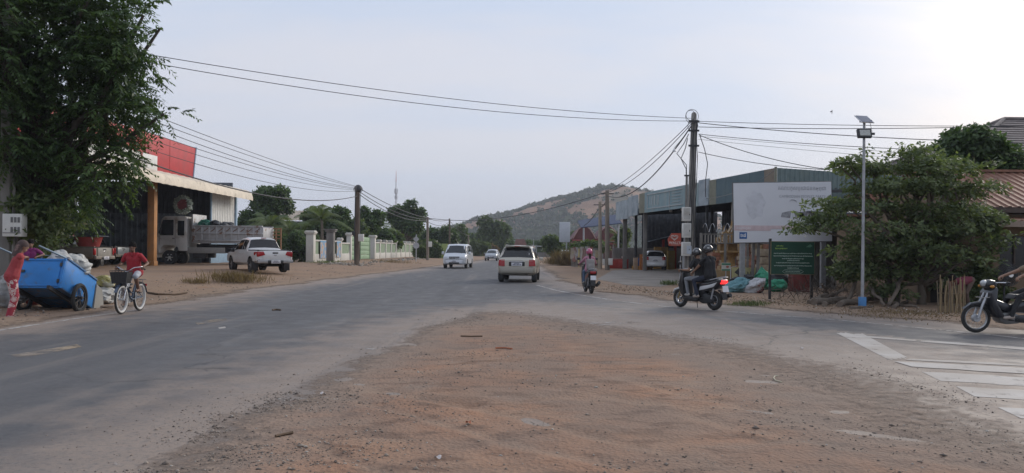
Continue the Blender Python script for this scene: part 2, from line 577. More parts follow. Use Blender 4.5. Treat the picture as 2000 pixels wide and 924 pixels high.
 bp2 = N(t, 'ShaderNodeBump', i_Strength=0.5, i_Distance=0.02); L(vo.outputs['Distance'], bp2.inputs['Height']); L(bp.outputs[0], bp2.inputs['Normal'])
 L(bp2.outputs[0], b.inputs['Normal'])
 return m
def asphalt_material():
 m = bpy.data.materials.new('dusty_asphalt'); m.use_nodes = True
 t = m.node_tree; L = t.links.new
 b = t.nodes['Principled BSDF']; b.inputs['Specular IOR Level'].default_value = 0.35
 geo = N(t, 'ShaderNodeNewGeometry'); P = geo.outputs['Position']
 def noise(s, det=6.0, st=None, rot=0.0, rough=0.55):
  v = P
  if st:
   mp = N(t, 'ShaderNodeMapping'); mp.inputs['Scale'].default_value = st; mp.inputs['Rotation'].default_value = (0, 0, rot)
   L(P, mp.inputs[0]); v = mp.outputs[0]
  n = N(t, 'ShaderNodeTexNoise', i_Scale=s, i_Detail=det, i_Roughness=rough); L(v, n.inputs['Vector']); return n.outputs['Fac']
 def rng(v, a, b_, c=0.0, d=1.0):
  n = N(t, 'ShaderNodeMapRange', interpolation_type='SMOOTHSTEP', i_1=a, i_2=b_, i_3=c, i_4=d); L(v, n.inputs[0]); return n.outputs[0]
 def mix(f, a, b_):
  n = N(t, 'ShaderNodeMix', data_type='RGBA'); L(f, n.inputs['Factor'])
  for s, v in (('A', a), ('B', b_)):
   if isinstance(v, tuple): n.inputs[s].default_value = c4(v)
   else: L(v, n.inputs[s])
  return n.outputs['Result']
 def op(o, a, b_):
  n = N(t, 'ShaderNodeMath', operation=o); L(a, n.inputs[0])
  if isinstance(b_, float): n.inputs[1].default_value = b_
  else: L(b_, n.inputs[1])
  return n.outputs[0]
 d = N(t, 'ShaderNodeAttribute', attribute_name='d').outputs['Fac']
 junc = N(t, 'ShaderNodeAttribute', attribute_name='junc').outputs['Fac']
 col = mix(rng(noise(0.5, 5, (1.6, 0.16, 1)), 0.35, 0.65), (0.074, 0.074, 0.079), (0.1, 0.099, 0.102))
 col = mix(rng(noise(1.3, 6, (1.8, 0.22, 1)), 0.55, 0.75), col, (0.135, 0.128, 0.124))
 tip = mix(rng(noise(0.7, 6), 0.4, 0.62), (0.19, 0.178, 0.168), (0.25, 0.213, 0.182))
 tip = mix(rng(noise(1.7, 7, (0.4, 1.4, 1)), 0.56, 0.7), tip, (0.135, 0.13, 0.128))
 col = mix(junc, col, tip)
 col = mix(op('MULTIPLY', rng(d, -2.6, -0.9, 0.0, 0.75), rng(noise(1.4, 7, None, 0.0, 0.65), 0.38, 0.62)), col, (0.27, 0.213, 0.173))
 col = mix(rng(d, -1.7, 0.0, 0.0, 1.0), col, (0.28, 0.22, 0.178))
 col = mix(rng(noise(0.35, 4, (3.0, 0.12, 1)), 0.58, 0.72, 0.0, 0.5), col, (0.24, 0.2, 0.17))
 col = mix(rng(noise(14, 6, None, 0.0, 0.7), 0.42, 0.62, 0.0, 0.32), col, (0.16, 0.151, 0.145))
 col = mix(rng(noise(22, 5, None, 0.0, 0.7), 0.5, 0.66, 0.0, 0.5), col, (0.085, 0.082, 0.083))
 col = mix(rng(noise(0.5, 4, (2.2, 0.06, 1)), 0.55, 0.68, 0.0, 0.4), col, (0.092, 0.09, 0.092))
 sp = rng(noise(95, 2), 0.6, 0.75, 0.0, 0.35)
 col = mix(sp, col, (0.24, 0.22, 0.2))
 sp2 = rng(noise(60, 3), 0.62, 0.72, 0.0, 0.5)
 col = mix(sp2, col, (0.06, 0.06, 0.062))
 crk = N(t, 'ShaderNodeTexVoronoi', feature='DISTANCE_TO_EDGE', i_Scale=0.16)
 wob = N(t, 'ShaderNodeVectorMath', operation='MULTIPLY_ADD')
 wob.inputs[1].default_value = (1.6, 1.6, 0)
 nv = N(t, 'ShaderNodeTexNoise', i_Scale=1.2, i_Detail=5.0); L(P, nv.inputs['Vector'])
 L(nv.outputs['Color'], wob.inputs[0]); L(P, wob.inputs[2]); L(wob.outputs[0], crk.inputs['Vector'])
 ck = op('MULTIPLY', rng(crk.outputs['Distance'], 0.0015, 0.0055, 1.0, 0.0), rng(noise(0.25, 3), 0.5, 0.56, 0.0, 0.55))
 col = mix(ck, col, (0.05, 0.048, 0.047))
 L(col, b.inputs['Base Color'])
 L(rng(noise(2.0, 5), 0.3, 0.7, 0.62, 0.85), b.inputs['Roughness'])
 bp = N(t, 'ShaderNodeBump', i_Strength=0.35, i_Distance=0.01); L(noise(70, 4), bp.inputs['Height'])
 L(bp.outputs[0], b.inputs['Normal'])
 return m
DIRT, ASPHALT = dirt_material(), asphalt_material()
def build_ground():
 x, y, q = polar_grid(430, 460, 3.2, 420, 1.25)
 z, d, zone = ground_z(x, y)
 o = np_mesh('ground', np.stack([x, y, z], 1), q, DIRT, smooth=True, attrs={'d': d, 'zone': zone, 'track': track_field(x, y)[0]})
 tag(o, kind='structure')
 ring = MB()
 rs = [0.0, 60, 200, 500, 1000, 1650]
 n = 48
 vs_ = [(0, 0, -0.16)]
 for r in rs[1:]:
  vs_ += [(r * math.cos(2 * math.pi * k / n), r * math.sin(2 * math.pi * k / n), -0.16) for k in range(n)]
 fs = [(0, 1 + k, 1 + (k + 1) % n) for k in range(n)]
 for i in range(len(rs) - 2):
  a, b = 1 + i * n, 1 + (i + 1) * n
  fs += [(a + k, b + k, b + (k + 1) % n, a + (k + 1) % n) for k in range(n)]
 ring.add(vs_, fs)
 p = ring.build('plain', mat('far_plain', (0.2, 0.165, 0.115), 0.95, var=0.3, scale=0.02, c2=(0.09, 0.11, 0.05), scale2=0.03))
 tag(p, kind='structure')
 x, y, q = polar_grid(300, 330, 3.0, 520, 1.25)
 d, zone, so, sd = ground_fields(x, y)
 keep = (d[q].min(1) < 3.0)
 tipx, tipy = g2(1060, 600)
 junc = np.exp(-(((x - tipx - 2.2) / 3.4) ** 2 + ((y - tipy) / 4.5) ** 2)) * 0.95
 d = ground_z(x, y)[1]
 road = np_mesh('road', np.stack([x, y, np.zeros_like(x)], 1), q[keep], ASPHALT, smooth=True, attrs={'d': d, 'junc': junc})
 tag(road, kind='structure')
 return road
road = build_ground()
def paint_material(name, col, lo, hi, sc=3.0):
 m = bpy.data.materials.new(name); m.use_nodes = True
 t = m.node_tree; L = t.links.new
 b = t.nodes['Principled BSDF']; b.inputs['Roughness'].default_value = 0.8
 P = N(t, 'ShaderNodeNewGeometry').outputs['Position']
 n1 = N(t, 'ShaderNodeTexNoise', i_Scale=sc, i_Detail=8.0, i_Roughness=0.68); L(P, n1.inputs['Vector'])
 n2 = N(t, 'ShaderNodeTexNoise', i_Scale=0.9, i_Detail=4.0); L(P, n2.inputs['Vector'])
 mx = N(t, 'ShaderNodeMix', data_type='RGBA'); mx.inputs['A'].default_value = c4(col); mx.inputs['B'].default_value = c4((0.33, 0.28, 0.235))
 mr = N(t, 'ShaderNodeMapRange', i_1=0.4, i_2=0.7); L(n2.outputs['Fac'], mr.inputs[0]); L(mr.outputs[0], mx.inputs['Factor'])
 L(mx.outputs['Result'], b.inputs['Base Color'])
 al = N(t, 'ShaderNodeMapRange', interpolation_type='SMOOTHSTEP', i_1=lo, i_2=hi, i_3=0.0, i_4=0.9); L(n1.outputs['Fac'], al.inputs[0])
 L(al.outputs[0], b.inputs['Alpha'])
 return m
PAINT = paint_material('worn_white_paint', (0.48, 0.45, 0.42), 0.22, 0.45)
PAINT_FADED = paint_material('faded_white_paint', (0.48, 0.46, 0.44), 0.34, 0.54, 5.0)
PAINT_SCUFF = paint_material('scuffed_paint', (0.46, 0.44, 0.42), 0.46, 0.66, 6.0)
def marking(name, pix, m=None, z=0.004, soft=True):
 pts = [gnd(x, y) for x, y in pix]
 b = MB()
 A, B, C, D = pts
 n = 10
 rnd = random.Random(len(name) + int(pix[0][0]))
 vs_, fs = [], []
 for i in range(n + 1):
  u = i / n
  p, q_ = A.lerp(B, u), D.lerp(C, u)
  w = (q_ - p) * 0.05
  p = p + w * rnd.uniform(-1, 1); q_ = q_ + w * rnd.uniform(-1, 1)
  vs_ += [(p.x, p.y, z), (q_.x, q_.y, z)]
 for i in range(n):
  fs.append((2 * i, 2 * i + 2, 2 * i + 3, 2 * i + 1))
 b.add(vs_, fs)
 return b.build(name, m or PAINT, road, smooth=None)
def line_marking(name, pix, w, m, z=0.005):
 pts = [gnd(x, y) for x, y in pix]
 vs_, fs = [], []
 for i, p in enumerate(pts):
  d = (pts[min(i + 1, len(pts) - 1)] - pts[max(i - 1, 0)]).normalized()
  s = Vector((-d.y, d.x, 0)) * w / 2
  vs_ += [(p + s)[:2] + (z,), (p - s)[:2] + (z,)]
 for i in range(len(pts) - 1):
  fs.append((2 * i, 2 * i + 2, 2 * i + 3, 2 * i + 1))
 b = MB(); b.add(vs_, fs)
 return b.build(name, m, road, smooth=None)
marking('crossing_bar', [(1634, 651), (1685, 652), (1775, 700), (1736, 703)])
marking('stop_line', [(1683, 656), (2200, 694), (2200, 700), (1690, 659.5)], z=0.006)
marking('crossing_stripe', [(1777, 701), (2250, 723), (2250, 728), (1768, 704)], z=0.006)
marking('crossing_stripe', [(1744, 706), (2250, 733), (2250, 746), (1782, 717.5)], z=0.008)
marking('crossing_stripe', [(1799, 726), (2250, 752), (2250, 770), (1836, 744)])
marking('crossing_stripe', [(1866, 755), (2250, 778), (2250, 804), (1902, 774)])
marking('crossing_stripe', [(1948, 796), (2250, 815), (2250, 850), (1995, 818)])
line_marking('edge_line', [(1048, 557), (1085, 567), (1130, 576), (1200, 587), (1300, 599), (1400, 607), (1500, 615), (1600, 622.5), (1700, 631), (1800, 641), (1950, 656), (2200, 684)], 0.12, PAINT_FADED)
line_marking('edge_line', [(-60, 655), (60, 636), (180, 618), (300, 601)], 0.1, PAINT_FADED)
for q_ in ([(1130, 631), (1215, 627), (1245, 631), (1165, 637)], [(1225, 629), (1255, 628), (1262, 631), (1228, 633)], [(1268, 651), (1295, 652), (1305, 656), (1278, 656)],
   [(1330, 650), (1352, 650), (1365, 654), (1340, 654)], [(1358, 659), (1412, 660), (1432, 665), (1375, 664)]):
 marking('paint_patch', q_, PAINT_SCUFF, z=0.009)
marking('paint_patch', [(765, 652), (795, 645), (800, 652), (770, 658)], PAINT_SCUFF)
marking('paint_patch', [(712, 680), (735, 675), (740, 681), (716, 686)], PAINT_SCUFF)
marking('paint_patch', [(222, 905), (248, 896), (250, 903), (226, 911)], PAINT_SCUFF)
marking('paint_patch', [(426, 640), (440, 638), (441, 641), (428, 642.5)], PAINT)
DUSTY = paint_material('tan_dust_streak', (0.36, 0.27, 0.17), 0.38, 0.66, 2.0)
marking('dust_streak', [(20, 694), (150, 673), (160, 678), (40, 700)], DUSTY)
marking('dust_streak', [(380, 629), (440, 622), (445, 626), (385, 634)], DUSTY)
def stones(name, xs, ys, rs, material, zf=None):
 k = len(xs)
 base = np.array([(1, 0, 0), (-1, 0, 0), (0, 1, 0), (0, -1, 0), (0, 0, 1), (0, 0, -0.5)], float)
 tri = np.array([(0, 2, 4), (2, 1, 4), (1, 3, 4), (3, 0, 4), (2, 0, 5), (1, 2, 5), (3, 1, 5), (0, 3, 5)])
 rg = np.random.RandomState(len(xs))
 v = base[None] * (0.6 + 0.8 * rg.rand(k, 6, 1))
 an = rg.rand(k) * 6.28
 ca, sa = np.cos(an)[:, None], np.sin(an)[:, None]
 sx = 0.7 + 0.7 * rg.rand(k, 1)
 X = v[..., 0] * ca - v[..., 1] * sa * sx
 Y = v[..., 0] * sa + v[..., 1] * ca * sx
 Z = v[..., 2] * (0.45 + 0.4 * rg.rand(k, 1))
 z0, d, zone = ground_z(xs, ys)
 z0 = np.maximum(z0, 0)
 V = np.stack([X * rs[:, None] + xs[:, None], Y * rs[:, None] + ys[:, None], Z * rs[:, None] + z0[:, None] + rs[:, None] * 0.12], -1).reshape(-1, 3)
 F = (tri[None] + 6 * np.arange(k)[:, None, None]).reshape(-1, 3)
 return np_mesh(name, V, F, material, tint=np.repeat(rg.rand(k), 6))
STONE = leaf_mat('loose_stone', (0.085, 0.072, 0.063), (0.29, 0.235, 0.19), 0.0, 0.9, (0.42, 0.39, 0.35))
def scatter_stones():
 rg = np.random.RandomState(3)
 n = 150000
 Y = 4.6 * (26 / 4.6) ** rg.rand(n)
 X = (rg.rand(n) * 2 - 1) * 0.75 * Y
 d, zone, so, sd = ground_fields(X, Y)
 edge_l = (X < 1.5 + 0 * Y)
 p = np.where(d > 0, 0.075 + 0.6 * np.exp(-np.abs(d) / 0.9) * edge_l, 0.3 * np.exp(d / 0.3)) * (0.25 + 1.5 * (fbm(X * 0.8, Y * 0.8, 3) > 0.5))
 p = np.where(zone > 0.5, p, p * 0.5)
 k = rg.rand(n) < p
 X, Y = X[k], Y[k]
 rs = 0.004 + 0.010 * rg.rand(len(X)) ** 2.5 + 0.016 * (rg.rand(len(X)) > 0.992)
 tag(stones('loose_gravel', X, Y, rs, STONE), 'loose grey gravel scattered over the dirt wedge', 'gravel', kind='stuff')
 n = 2500
 t = rg.rand(n)
 pts = np.array([tuple(gnd(x, y)[:2]) for x, y in ((0, 632), (300, 592), (600, 546), (850, 518))])
 seg = np.interp(t, [0, 1], [0, 2.999])
 i = seg.astype(int); f = seg - i
 P = pts[i] * (1 - f[:, None]) + pts[i + 1] * f[:, None]
 X = P[:, 0] - rg.rand(n) ** 1.5 * 5; Y = P[:, 1] + rg.randn(n)
 tag(stones('roadside_gravel', X, Y, 0.01 + 0.03 * rg.rand(n) ** 3, STONE), 'small stones strewn along the left road verge', 'gravel', kind='stuff')
 n = 2600
 t = rg.rand(n)
 pts = np.array([tuple(gnd(x, y)[:2]) for x, y in ((1180, 566), (1420, 592), (1700, 613), (1990, 636))])
 seg = t * 2.999; i = seg.astype(int); f = seg - i
 P = pts[i] * (1 - f[:, None]) + pts[i + 1] * f[:, None]
 X = P[:, 0] + rg.randn(n) * 0.4; Y = P[:, 1] + rg.rand(n) ** 1.3 * 4
 tag(stones('verge_litter', X, Y, 0.012 + 0.025 * rg.rand(n) ** 2, leaf_mat('verge_litter', (0.09, 0.06, 0.04), (0.24, 0.17, 0.1), 0.0, 0.9, (0.5, 0.47, 0.42))),
  'stones and dry leaf litter along the right verge', 'leaf litter', kind='stuff')
scatter_stones()
# ---------------------------------------------------------------- the hill
RIDGE = [(600, 470), (760, 455), (840, 448), (890, 441), (930, 426), (980, 419), (1010, 411), (1060, 396), (1100, 383), (1150, 369), (1190, 362), (1230, 367), (1255, 379),
   (1310, 400), (1400, 425), (1550, 450), (1800, 470)]
HILL_Y = 820.0
def hill_profile(X):
 rx = np.array([at(x, y, HILL_Y).x for x, y in RIDGE])
 rz = np.array([at(x, y, HILL_Y).z for x, y in RIDGE])
 return np.interp(X, rx, rz)
def hill_z(X, Y):
 v = (Y - HILL_Y)
 h = hill_profile(X + v * 0.15)
 fall = np.where(v < 0, np.exp(-(v / 190.0) ** 2), np.exp(-(v / 300.0) ** 2))
 n = fbm(X * 0.011, Y * 0.011, 5) - 0.5
 n2 = fbm(X * 0.05 + 5, Y * 0.05, 3) - 0.5
 z = h * fall + (n * 24 * (1 - fall * 0.75) + n2 * 3) * sstep(0.02, 0.4, fall)
 return z - 2.0
def build_hill():
 xs = np.linspace(-420, 620, 230); ys = np.linspace(470, 1300, 130)
 Yg, Xg = np.meshgrid(ys, xs, indexing='ij')
 Z = hill_z(Xg, Yg)
 idx = np.arange(Z.size).reshape(Z.shape)
 q = np.stack([idx[:-1, :-1], idx[:-1, 1:], idx[1:, 1:], idx[1:, :-1]], -1).reshape(-1, 4)
 m = mat('hill_scrub_earth', (0.27, 0.145, 0.075), 0.95, var=0.35, scale=0.03, c2=(0.12, 0.1, 0.05), lo=0.5, hi=0.62, scale2=0.012)
 o = np_mesh('hill', np.stack([Xg.ravel(), Yg.ravel(), Z.ravel()], 1), q, m, smooth=True)
 tag(o, kind='structure')
 rg = np.random.RandomState(5)
 n = 60000
 X = rg.uniform(-320, 420, n); Y = rg.uniform(500, 1000, n)
 z = hill_z(X, Y)
 mask = fbm(X * 0.012 + 3, Y * 0.012 + 8, 4)
 prof = hill_profile(X)
 ridge = np.exp(-((Y - HILL_Y) / 60.0) ** 2)
 low = sstep(0.40, 0.18, z / np.maximum(prof, 1))
 p = np.where(mask > 0.52, 1.7, np.where(mask > 0.48, 0.5, 0.1)) + 0.12 * ridge + 1.1 * low
 k = (rg.rand(n) < p * 0.36) & (z > 0.5)
 X, Y, z = X[k], Y[k], z[k]
 n = len(X)
 s = rg.uniform(0.9, 2.4, n) * np.where(rg.rand(n) > 0.95, 1.5, 1.0)
 K = 7
 c = rg.randn(n, K, 3) * np.array([0.55, 0.55, 0.4]) * s[:, None, None]
 c[..., 2] = np.abs(c[..., 2]) + 0.3 * s[:, None]
 C = np.stack([X, Y, z], 1)[:, None, :] + c
 a = rg.randn(n, K, 3); a /= np.linalg.norm(a, axis=-1, keepdims=True)
 b = np.cross(a, rg.randn(n, K, 3)); b /= np.linalg.norm(b, axis=-1, keepdims=True)
 h = s[:, None, None] * 0.55
 V = np.stack([C - a * h - b * h, C + a * h - b * h * 0.8, C + a * h * 0.8 + b * h, C - a * h + b * h * 0.7], 2).reshape(-1, 3)
 F = np.arange(n * K * 4).reshape(-1, 4)
 tint = np.repeat(np.clip(0.35 + 0.25 * rg.randn(n), 0, 0.95), K * 4)
 o = np_mesh('hillside_scrub', V, F, leaf_mat('scrub_leaves', (0.03, 0.046, 0.018), (0.08, 0.1, 0.038), 0.2, 0.8, (0.13, 0.1, 0.05)), tint=tint)
 tag(o, 'dark scrub and small trees covering the far hillside', 'scrub', kind='stuff')
build_hill()
def build_haze():
 b = MB().box((0, 0, 42), (3400, 3400, 92))
 m = bpy.data.materials.new('haze_air'); m.use_nodes = True
 t = m.node_tree
 t.nodes.remove(t.nodes['Principled BSDF'])
 v = N(t, 'ShaderNodeVolumePrincipled')
 v.inputs['Color'].default_value = (0.86, 0.9, 1.0, 1)
 v.inputs['Density'].default_value = 0.00042
 t.links.new(v.outputs[0], t.nodes['Material Output'].inputs['Volume'])
 o = b.build('haze', m, smooth=None)
 tag(o, 'pale evening haze in the air over the road', 'haze', kind='stuff')
build_haze()
# ---------------------------------------------------------------- vegetation
def unit(a):
 return a / np.maximum(np.linalg.norm(a, axis=-1, keepdims=True), 1e-9)
def sample_blobs(blobs, n, rg, hollow=0.55, gap=0.0, gs=1.0):
 w = np.array([b[2] if len(b) > 2 else b[1][0] * b[1][1] * b[1][2] for b in blobs], float)
 w /= w.sum()
 ch = rg.choice(len(blobs), n, p=w)
 C = np.array([b[0] for b in blobs])[ch]; Rr = np.array([b[1] for b in blobs])[ch]
 u = unit(rg.randn(n, 3))
 r = hollow + (1 - hollow) * rg.rand(n, 1) ** 0.7
 r = np.where(rg.rand(n, 1) < 0.25, rg.rand(n, 1) ** 0.5, r)
 P = C + u * Rr * r
 if gap > 0:
  g = fbm(P[:, 0] * gs + P[:, 1] * 0.7 * gs, P[:, 2] * gs + P[:, 1] * 0.4 * gs, 3)
  k = g > np.quantile(g, gap)
  P, u = P[k], u[k]
 return P, u
def leaf_quads(base, d, nrm, ln, wd):
 s = unit(np.cross(d, nrm))
 tip = base + d * ln
 mid = base + d * ln * 0.5
 a = mid + s * wd * 0.5
 b = mid - s * wd * 0.5
 return np.stack([base, a, tip, b], 1)
def whorl_leaves(P, out, rg, k, ln, wd, up=0.2, spread=1.0, droop=0.25, size_var=0.4):
 n = len(P)
 ax = unit(out + np.array([0, 0, up]) + rg.randn(n, 3) * 0.35)
 e1 = unit(np.cross(ax, rg.randn(n, 3))); e2 = np.cross(ax, e1)
 an = rg.rand(n, 1) * 6.28 + np.arange(k)[None] * 6.28 / k + rg.randn(n, k) * 0.3
 d = (e1[:, None] * np.cos(an)[..., None] + e2[:, None] * np.sin(an)[..., None]) * spread + ax[:, None] * rg.uniform(0.0, 0.8, (n, k, 1))
 d[..., 2] -= droop * rg.rand(n, k)
 d = unit(d)
 b = P[:, None] + d * ln * 0.15 + rg.randn(n, k, 3) * ln * 0.25
 nr = unit(ax[:, None] + rg.randn(n, k, 3) * 0.5)
 L_ = ln * (1 - size_var / 2 + size_var * rg.rand(n, k, 1))
 q = leaf_quads(b.reshape(-1, 3), d.reshape(-1, 3), nr.reshape(-1, 3), L_.reshape(-1, 1), (L_ * wd).reshape(-1, 1))
 t = np.repeat(np.clip(rg.rand(n) * 0.6 + 0.1, 0, 1), k) + rg.randn(n * k) * 0.12
 return q, np.clip(t, 0, 0.97)
def pinnate_leaves(P, out, rg, pairs, ln, leaflet, wd, droop=0.5):
 n = len(P)
 d = unit(out + rg.randn(n, 3) * 0.55 + np.array([0, 0, 0.12]))
 d[:, 2] = np.clip(d[:, 2], -0.55, 0.5); d = unit(d)
 side = unit(np.cross(d, np.array([0, 0, 1.0]) + rg.randn(n, 3) * 0.2))
 Lf = ln * rg.uniform(0.7, 1.2, (n, 1))
 qs, ts = [], []
 tb = np.clip(rg.rand(n) * 0.7, 0, 1)
 for i in range(pairs):
  u = 0.15 + 0.85 * i / (pairs - 1)
  c = P + d * Lf * u - np.array([0, 0, 1.0]) * Lf * 0.35 * u * u
  for sg in (-1, 1):
   ld = unit(side * sg * 0.85 + d * 0.45 + np.array([0, 0, -droop]) + rg.randn(n, 3) * 0.18)
   nr = unit(np.array([0, 0, 1.0]) + d * 0.3 + rg.randn(n, 3) * 0.3)
   l_ = leaflet * rg.uniform(0.8, 1.15, (n, 1)) * (1 - 0.35 * abs(u - 0.5))
   qs.append(leaf_quads(c, ld, nr, l_, l_ * wd)); ts.append(np.clip(tb + rg.randn(n) * 0.1, 0, 0.97))
 return np.concatenate(qs), np.concatenate(ts)
def leaves_object(name, q, t, material, parent):
 V = q.reshape(-1, 3); F = np.arange(len(V)).reshape(-1, 4)
 return np_mesh(name, V, F, material, parent, tint=np.repeat(t, 4))
def limb_path(a, b, rnd, n=6, wob=0.12, lift=0.0):
 a, b = Vector(a), Vector(b)
 L_ = (b - a).length
 out = []
 for i in range(n + 1):
  u = i / n
  p = a.lerp(b, u)
  k = math.sin(u * math.pi)
  out.append(p + Vector((rnd.uniform(-1, 1), rnd.uniform(-1, 1), rnd.uniform(-0.6, 0.6))) * wob * L_ * k * 0.5 + Vector((0, 0, lift * L_ * k)))
 return out
BARK = mat('tree_bark', (0.125, 0.1, 0.075), 0.9, var=0.35, scale=6, bump=0.6, c2=(0.06, 0.05, 0.04), stretch=(1, 1, 0.3))
BARK_DARK = mat('dark_bark', (0.06, 0.048, 0.038), 0.9, var=0.35, scale=6, bump=0.6, stretch=(1, 1, 0.3))
def trunk_mesh(mb, base, tops, r0, rnd, fork=0.45, n=8, lift=0.05):
 base = Vector(base)
 cen = sum((Vector(t) for t in tops), Vector()) / len(tops)
 f = base.lerp(Vector((base.x * 0.6 + cen.x * 0.4, base.y * 0.6 + cen.y * 0.4, cen.z)), fork)
 st = limb_path(base, f, rnd, 6, 0.08)
 mb.tube(st, [r0 * (1.25 if i == 0 else 1.0 - 0.35 * i / 6) for i in range(7)], n)
 for t in tops:
  s = st[rnd.choice([4, 5, 6])]
  p = limb_path(s, t, rnd, 6, 0.16, lift)
  mb.tube(p, [r0 * 0.5 * (1 - 0.8 * i / 6) + 0.006 for i in range(7)], 6)
GREEN_DARK = leaf_mat('dark_green_leaves', (0.028, 0.056, 0.022), (0.1, 0.165, 0.05), 0.38, 0.5, (0.09, 0.085, 0.03))
GREEN_MID = leaf_mat('mid_green_leaves', (0.044, 0.075, 0.03), (0.125, 0.175, 0.062), 0.4, 0.5, (0.11, 0.1, 0.04))
GREEN_PALE = leaf_mat('pale_green_leaves', (0.05, 0.08, 0.03), (0.13, 0.17, 0.06), 0.35, 0.55, (0.14, 0.12, 0.05))
DRY = leaf_mat('dry_leaves', (0.1, 0.065, 0.03), (0.21, 0.15, 0.075), 0.25, 0.8, (0.26, 0.2, 0.12))
def tree(name, label, base, blobs, n, leaf, material, r0, seed, pick=None, gap=0.15, gs=0.6, group=None, fork=0.45, cat='tree', bark=None, hollow=0.5):
 rg = np.random.RandomState(seed); rnd = random.Random(seed)
 base = Vector(base)
 root = thing(name, label, cat, base, group=group)
 lb = [(np.array(b[0]) - np.array(base), np.array(b[1])) + tuple(b[2:]) for b in blobs]
 P, u = sample_blobs(lb, n, rg, hollow, gap, gs)
 q, t = leaf(P, u, rg)
 cr = leaves_object('crown', q, t, material, root)
 mb = MB()
 tops = [tuple(b[0]) for b in lb]
 extra = [tuple(P[i]) for i in rg.choice(len(P), min(14, len(P)), replace=False)]
 trunk_mesh(mb, (0, 0, -0.05), tops + extra, r0, rnd, fork)
 mb.build('trunk', bark or BARK, root, smooth=60)
 return root
# --- the large tree over the cart, left
def big_left_tree():
 Y = 20.0
 b = at(48, 585, Y); b.z = gz(b.x, b.y)
 def bl(x, y, rx, rz, dY=0.0, w=None):
  p = at(x, y, Y + dY); s = (Y + dY) / FPX
  return ((p.x, p.y, p.z), (rx * s, max(1.1, rx * s * 0.7), rz * s))
 blobs = [bl(70, 60, 150, 100), bl(185, 60, 105, 90, -0.5), bl(232, 130, 68, 70, -0.8), bl(150, 190, 130, 60, 0.3), bl(210, 220, 80, 50, -0.6), bl(60, 260, 90, 70, 0.6),
    bl(170, 290, 90, 50, -0.4), bl(200, 350, 50, 40, -0.6), bl(320, 222, 32, 20, -0.8), bl(90, 340, 70, 60, 0), bl(-80, 120, 130, 150, 0.5), bl(-60, -60, 200, 100, 0.5),
    bl(180, -60, 130, 80, 0), bl(262, 70, 40, 55, -1.0), bl(55, 420, 45, 50, 0.4), bl(-60, 330, 90, 90, 0.8), bl(280, 30, 22, 40, -0.6), bl(0, 110, 70, 90, -2.0), bl(5, 250, 60, 90, -2.0), bl(0, 20, 70, 70, -2.0), bl(120, 400, 60, 40, -0.3), bl(215, 310, 45, 45, -0.8), bl(20, 180, 80, 120, -0.6), bl(120, 120, 120, 90, -0.8)]
 f = lambda P, u, rg: pinnate_leaves(P, u, rg, 8, 0.5, 0.165, 0.36, 0.6)
 r = tree('roadside_tree', 'tall dark feathery leaved tree leaning over the blue cart', b, blobs, 9800, f, GREEN_DARK, 0.26, 21, gap=0.24, gs=0.9, bark=BARK_DARK, hollow=0.35)
 rg = np.random.RandomState(4)
 mb = MB()
 for i in range(34):
  p0 = at(rg.uniform(0, 95), rg.uniform(170, 300), Y - rg.uniform(0.0, 0.9)) - b
  p1 = Vector((p0.x * 0.75 + rg.uniform(-0.3, 0.3), p0.y * 0.8, rg.uniform(0.6, 2.4)))
  mb.tube(limb_path(p0, p1, random.Random(i), 5, 0.06), 0.012, 4)
 mb.build('hanging_vines', mat('dry_vine', (0.085, 0.065, 0.045), 0.9), r)
 P, u = sample_blobs([(np.array(at(75, 430, 18.8) - b), (0.7, 0.7, 0.85)), (np.array(at(90, 480, 18.8) - b), (0.5, 0.5, 0.5)), (np.array(at(135, 425, 18.6) - b), (0.45, 0.4, 0.25)), (np.array(at(45, 400, 19) - b), (0.6, 0.6, 0.6))], 560, rg, 0.3, 0.2, 1.5)
 q, t = whorl_leaves(P, u, rg, 6, 0.15, 0.42)
 leaves_object('sucker_shoots', q, t, GREEN_PALE, r)
big_left_tree()
